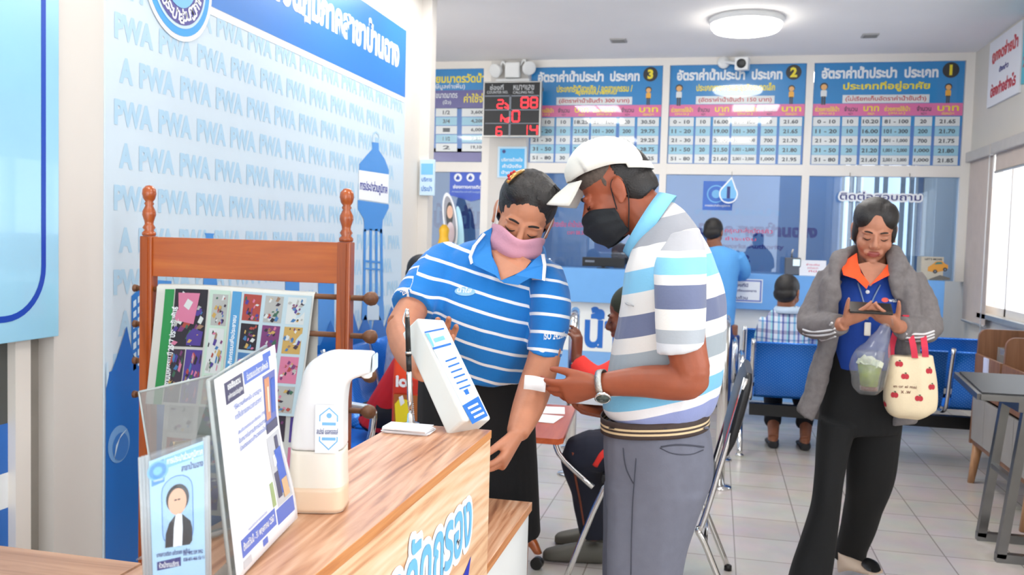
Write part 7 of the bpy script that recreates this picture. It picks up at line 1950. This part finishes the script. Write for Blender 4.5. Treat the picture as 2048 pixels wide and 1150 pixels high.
q = MB(); q.loft([sil(1420, 492, 1448, 492, Ys, .07), sil(1406, 502, 1478, 505, Ys, .11), sil(1404, 530, 1480, 530, Ys, .135), sil(1408, 580, 1474, 580, Ys, .14), sil(1412, 650, 1468, 650, Ys, .15)], 24, 4, ex=.92)
q.tube([P(1474, 512, Ys), P(1486, 535, YM(8.06)), P(1486, 548, YM(8.12)), P(1478, 552, YM(8.28))], [.068, .064, .06, .05], 14, sub=3); q.tube([P(1410, 512, Ys), P(1398, 540, YM(8.06)), P(1400, 550, YM(8.15)), P(1410, 552, YM(8.3))], [.068, .064, .06, .05], 14, sub=3)
q.blob('shirt', mat('shirt_light_blue', (96, 168, 232), .9, vary=.05), t, voxel=.008, smooth=3, disp=folds(.006, (9, 9, 7)))
q = MB(); q.loft([sil(1412, 640, 1468, 640, Ys, .14), sil(1412, 690, 1470, 690, Ys, .14)], 20, 3)
for x in (1430, 1458): q.tube([P(x, 670, Ys), P(x, 740, Ys), P(x, 800, Ys)], [.095, .075, .07], 14, sub=3)
q.blob('trousers', mat('trousers_navy', (30, 60, 120), .9), t, voxel=.009, smooth=3)
for x in (1432, 1458): shoe(t, (P(x, 800, Ys).x, 7.95, 0), (0, 1, 0), BLACK)

# clerk behind the counter glass
Yk = YM(9.25)
c = P(1240, 520, Yk)
t = thing('person', 'dark-haired clerk seated behind the monitor, only the head showing', 'person', (c.x, c.y, .45))
f_ = Frame(P(1238, 511, Yk), yaw=-25, pitch=10, roll=0, scale=1.0)
q = MB(); add_head(q, f_); q.tube([f_.p(0, -.015, -.05), P(1238, 540, Yk)], [.055, .06], 12); q.loft([sil(1205, 548, 1272, 548, Yk, .08), sil(1205, 640, 1272, 640, Yk, .1)], 16, 3)
q.blob('body', [SK_B, LIP], t, voxel=.007, smooth=3)
face_details(f_, t)
q = MB(); E_(q, f_, (0, -.02, .045), (.084, .098, .088)); E_(q, f_, (0, -.05, -.03), (.08, .06, .09)); q.blob('hair', mat('brown_black_hair', (44, 32, 28), .6), t, voxel=.007, smooth=3)
q = MB(); q.loft([sil(1216, 540, 1260, 540, Yk, .07), sil(1196, 556, 1280, 556, Yk, .12), sil(1198, 640, 1278, 640, Yk, .13), sil(1200, 660, 1276, 660, Yk, .13)], 20, 3); q.blob('blouse', mat('clerk_blouse', (80, 110, 170), .9), t, voxel=.009, smooth=3)
q = MB(); q.box((c.x - .25, Yk * KY - .2, .0), (c.x + .25, Yk * KY + .25, .45), bev=.03); q.box((c.x - .22, Yk * KY + .2, .45), (c.x + .22, Yk * KY + .26, .95), bev=.02); o = q.build('office_chair', mat('office_chair_grey', (60, 64, 72), .7)); tag(o, 'dark office chair under the clerk behind the service counter', 'chair')

# person in the lecture chair behind the capped man
SK_D = skin('dark_skin', (112, 62, 42))
c = Vector((-.15, 3.74, 0))
t = thing('person', 'person in a red jacket and navy trousers on the lecture chair, one hand raised', 'person', c)
Yl = YM(3.74)
f_ = Frame(P(1262, 632, Yl), yaw=-88, pitch=15, roll=0)
q = MB(); add_head(q, f_); q.tube([f_.p(0, -.015, -.05), P(1282, 690, Yl), P(1298, 715, Yl)], [.056, .056, .07], 14, sub=3)
q.loft([sil(1260, 712, 1325, 700, Yl, .10), sil(1265, 790, 1345, 780, Yl, .12), sil(1290, 880, 1375, 870, Yl, .13)], 18, 3)
q.tube([P(1278, 720, YM(3.56)), P(1222, 752, YM(3.5)), P(1196, 762, YM(3.5)), P(1172, 742, YM(3.52)), P(1152, 716, YM(3.54))], [.045, .04, .036, .032, .025], 12, sub=4)
add_hand(q, P(1152, 718, YM(3.54)), (.05, 0, 1), (-.9, .3, 0), (.9, 0, .3), curl=((25, 40, 25), (25, 40, 25), (30, 45, 25), (30, 45, 25)), thumb=(42, 5, 5), sc=.95)
q.tube([P(1290, 720, YM(3.92)), P(1240, 780, YM(3.98)), P(1190, 815, YM(3.9))], [.045, .04, .028], 12, sub=4)
for y, kx, fx in ((3.62, 1168, 1190), (3.86, 1182, 1205)):
    k = P(kx, 905, YM(y)); a_ = P(fx, 1070, YM(y + .25)); q.tube([Vector((-.12, y, .52)), k, (k + a_) / 2, a_], [.08, .065, .05, .038], 14, sub=4)
q.blob('body', [SK_D, LIP], t, voxel=.0055, smooth=3, face_mat=lips_of(f_))
face_details(f_, t)
q = MB(); E_(q, f_, (0, -.02, .045), (.083, .097, .088)); E_(q, f_, (0, -.05, -.0), (.078, .06, .06)); q.blob('hair', mat('olive_black_hair', (40, 44, 30), .8), t, voxel=.006, smooth=3)
RJ = mat('jacket_red', (222, 48, 40), .8, vary=.06, bump=.2, bscale=140)
q = MB(); q.loft([sil(1268, 695, 1312, 686, Yl, .08), sil(1256, 722, 1336, 706, Yl, .15), sil(1256, 790, 1352, 780, Yl, .16), sil(1282, 890, 1382, 875, Yl, .165)], 24, 4, ex=.92)
q.tube([P(1280, 718, YM(3.60)), P(1228, 748, YM(3.51)), P(1196, 760, YM(3.49))], [.065, .058, .054], 16, sub=4); q.tube([P(1196, 762, YM(3.49)), P(1176, 745, YM(3.515)), P(1155, 722, YM(3.535))], [.053, .048, .04], 16, sub=4)
q.tube([P(1290, 718, YM(3.90)), P(1240, 780, YM(3.98)), P(1205, 806, YM(3.92))], [.062, .056, .045], 14, sub=4)
q.blob('jacket', RJ, t, voxel=.007, smooth=3, disp=folds(.006, (10, 10, 9)))
NVY = mat('track_navy', (20, 24, 42), .85, vary=.1, bump=.1)
q = MB(); q.loft([sil(1285, 850, 1385, 850, Yl, .16), sil(1285, 905, 1385, 905, Yl, .16)], 20, 3)
for y, kx, fx in ((3.62, 1166, 1188), (3.86, 1182, 1204)):
    k = P(kx, 905, YM(y)); a_ = P(fx, 1062, YM(y + .22)); q.tube([Vector((-.10, y, .53)), (Vector((-.10, y, .55)) + k) / 2, k, (k + a_) / 2, a_], [.10, .092, .084, .074, .066], 18, sub=4)
tr = q.blob('trousers', NVY, t, voxel=.0075, smooth=4, disp=folds(.005, (12, 12, 6)))
h_ = Hit(tr)
lay(h_, [(1146, 905), (1150, 950), (1160, 1000), (1168, 1050)], .005, mat('piping_rust', (120, 60, 40), .8), t, 'trouser_piping', lift=.0); lay(h_, [(1190, 932), (1202, 912), (1214, 900)], .014, RJ, t, 'trouser_stripe', lift=-.006)
for fx, y in ((1182, 3.87), (1200, 4.10)):
    p = P(fx, 1070, YM(y)); shoe(t, (p.x + .06, p.y, 0), (-1, -.12, 0), mat('clog_olive', (84, 82, 74), .6), 'clog', L=.27, H=.085)

# two people on the side bench by the printed wall
def side_sitter(lb, y0, cloth, cname, skin_m, lean, hips_x, trousers):
    c = Vector((hips_x, y0, 0))
    t = thing('person', lb, 'person', c)
    S = Vector((hips_x + lean, y0, .98)); f_ = Frame(S + Vector((lean * .35 + .05, 0, .20)), yaw=88, pitch=18)
    q = MB(); add_head(q, f_); q.tube([f_.p(0, -.015, -.05), S], [.056, .065], 12)
    def sec(x, z, rx, ry): return (Vector((x, y0, z)), Vector((rx, 0, -rx * lean)), Vector((0, ry, 0)))
    q.loft([sec(hips_x, .46, .12, .15), sec(hips_x + lean * .5, .72, .1, .14), sec(S.x, .96, .08, .12)], 18, 3)
    for s in (-1, 1):
        q.tube([Vector((hips_x, y0 + s * .1, .50)), Vector((hips_x + .42, y0 + s * .12, .5)), Vector((hips_x + .40, y0 + s * .12, .06))], [.075, .06, .04], 12, sub=4)
        q.tube([S + Vector((0, s * .17, -.03)), S + Vector((.02, s * .22, -.28)), Vector((hips_x + .3, y0 + s * .12, .60))], [.045, .04, .028], 12, sub=4)
        q.ell(Vector((hips_x + .34, y0 + s * .11, .59)), (.07, 0, 0), (0, .035, 0), (0, 0, .02))
    q.blob('body', [skin_m, LIP], t, voxel=.007, smooth=3, face_mat=lips_of(f_))
    face_details(f_, t)
    q = MB(); E_(q, f_, (0, -.02, .045), (.083, .097, .088)); E_(q, f_, (0, -.05, -.0), (.078, .06, .06)); q.blob('hair', HAIRB, t, voxel=.007, smooth=3)
    q = MB(); q.loft([sec(hips_x, .44, .15, .18), sec(hips_x + lean * .35, .62, .145, .18), sec(hips_x + lean * .8, .86, .125, .185), sec(S.x, .97, .095, .15), sec(S.x + .02, 1.02, .06, .08)], 24, 4, ex=.92)
    for s in (-1, 1): q.tube([S + Vector((0, s * .15, -.04)), S + Vector((.01, s * .215, -.17)), S + Vector((.03, s * .22, -.27))], [.07, .064, .06], 14, sub=3)
    q.blob(cname, cloth, t, voxel=.008, smooth=3, disp=folds(.007, (9, 9, 9)))
    q = MB(); q.loft([sec(hips_x, .42, .15, .17), sec(hips_x, .52, .14, .165)], 18, 2)
    for s in (-1, 1): q.tube([Vector((hips_x, y0 + s * .1, .51)), Vector((hips_x + .42, y0 + s * .12, .51)), Vector((hips_x + .41, y0 + s * .12, .12))], [.095, .08, .065], 16, sub=4)
    q.blob('trousers', trousers, t, voxel=.008, smooth=3)
    for s in (-1, 1): shoe(t, (hips_x + .36, y0 + s * .12, 0), (1, 0, 0), BLACK)
    return t
side_sitter('person in a plain red shirt leaning forward on the bench by the printed wall', 4.3, mat('shirt_red', (206, 26, 34), .85, vary=.06), 'shirt', SK_B, .28, -1.62, DKT)
side_sitter('person in a pale checked shirt on the bench, behind the red-shirted one', 5.05, mat('shirt_pale_check', (206, 204, 210), .9, vary=.2, scale=30), 'shirt', SK_B, .02, -1.78, DKT)
# orange printed bag on the bench end
a, b = P(786, 700, YM(3.95)), P(842, 700, YM(3.95))
t = thing('carrier_bag', 'orange printed bag with white letters and a yellow drink picture, beyond the chain pen', 'bag', ((a.x + b.x) / 2, 3.95, .40))
q = MB(); q.loft([(Vector(((a.x + b.x) / 2, 3.98, .405)), Vector(((b.x - a.x) / 2, 0, 0)), Vector((0, .05, 0))), (Vector(((a.x + b.x) / 2, 3.98, .7)), Vector(((b.x - a.x) / 2, 0, 0)), Vector((0, .045, 0))), (Vector(((a.x + b.x) / 2 - .0, 3.98, a.z + .0)), Vector(((b.x - a.x) / 2 * .98, 0, 0)), Vector((0, .02, 0)))], 28, 4, ex=.4)
q.build('body', mat('bag_orange', (242, 74, 30), .5, vary=.05), t)
pr = Print((0, 3.926, 0), (1, 0, 0), (0, 0, 1), base=.002, lift=.001)
g = lambda a, b, c, d: (lambda p, r: (p[0], r[1], r[0], p[1]))(pr.uv(a, b), pr.uv(c, d))
pr.rect(*g(788, 757, 838, 788), ink('bag_red_band', (206, 52, 34))); pr.rect(*g(788, 788, 838, 848), ink('bag_brown_field', (172, 96, 40)))
pr.layer(1).text('ice', *g(792, 750, 826, 776), I_WHITE, bold=.05); pr.layer(2).pxpoly([(786 + 4, 808), (800, 796), (816, 800), (822, 825), (814, 845), (792, 845)], I_YEL); pr.layer(3).pxpoly([(798, 794), (806, 790), (810, 805), (802, 812)], I_WHITE)
pr.build('printing', t)
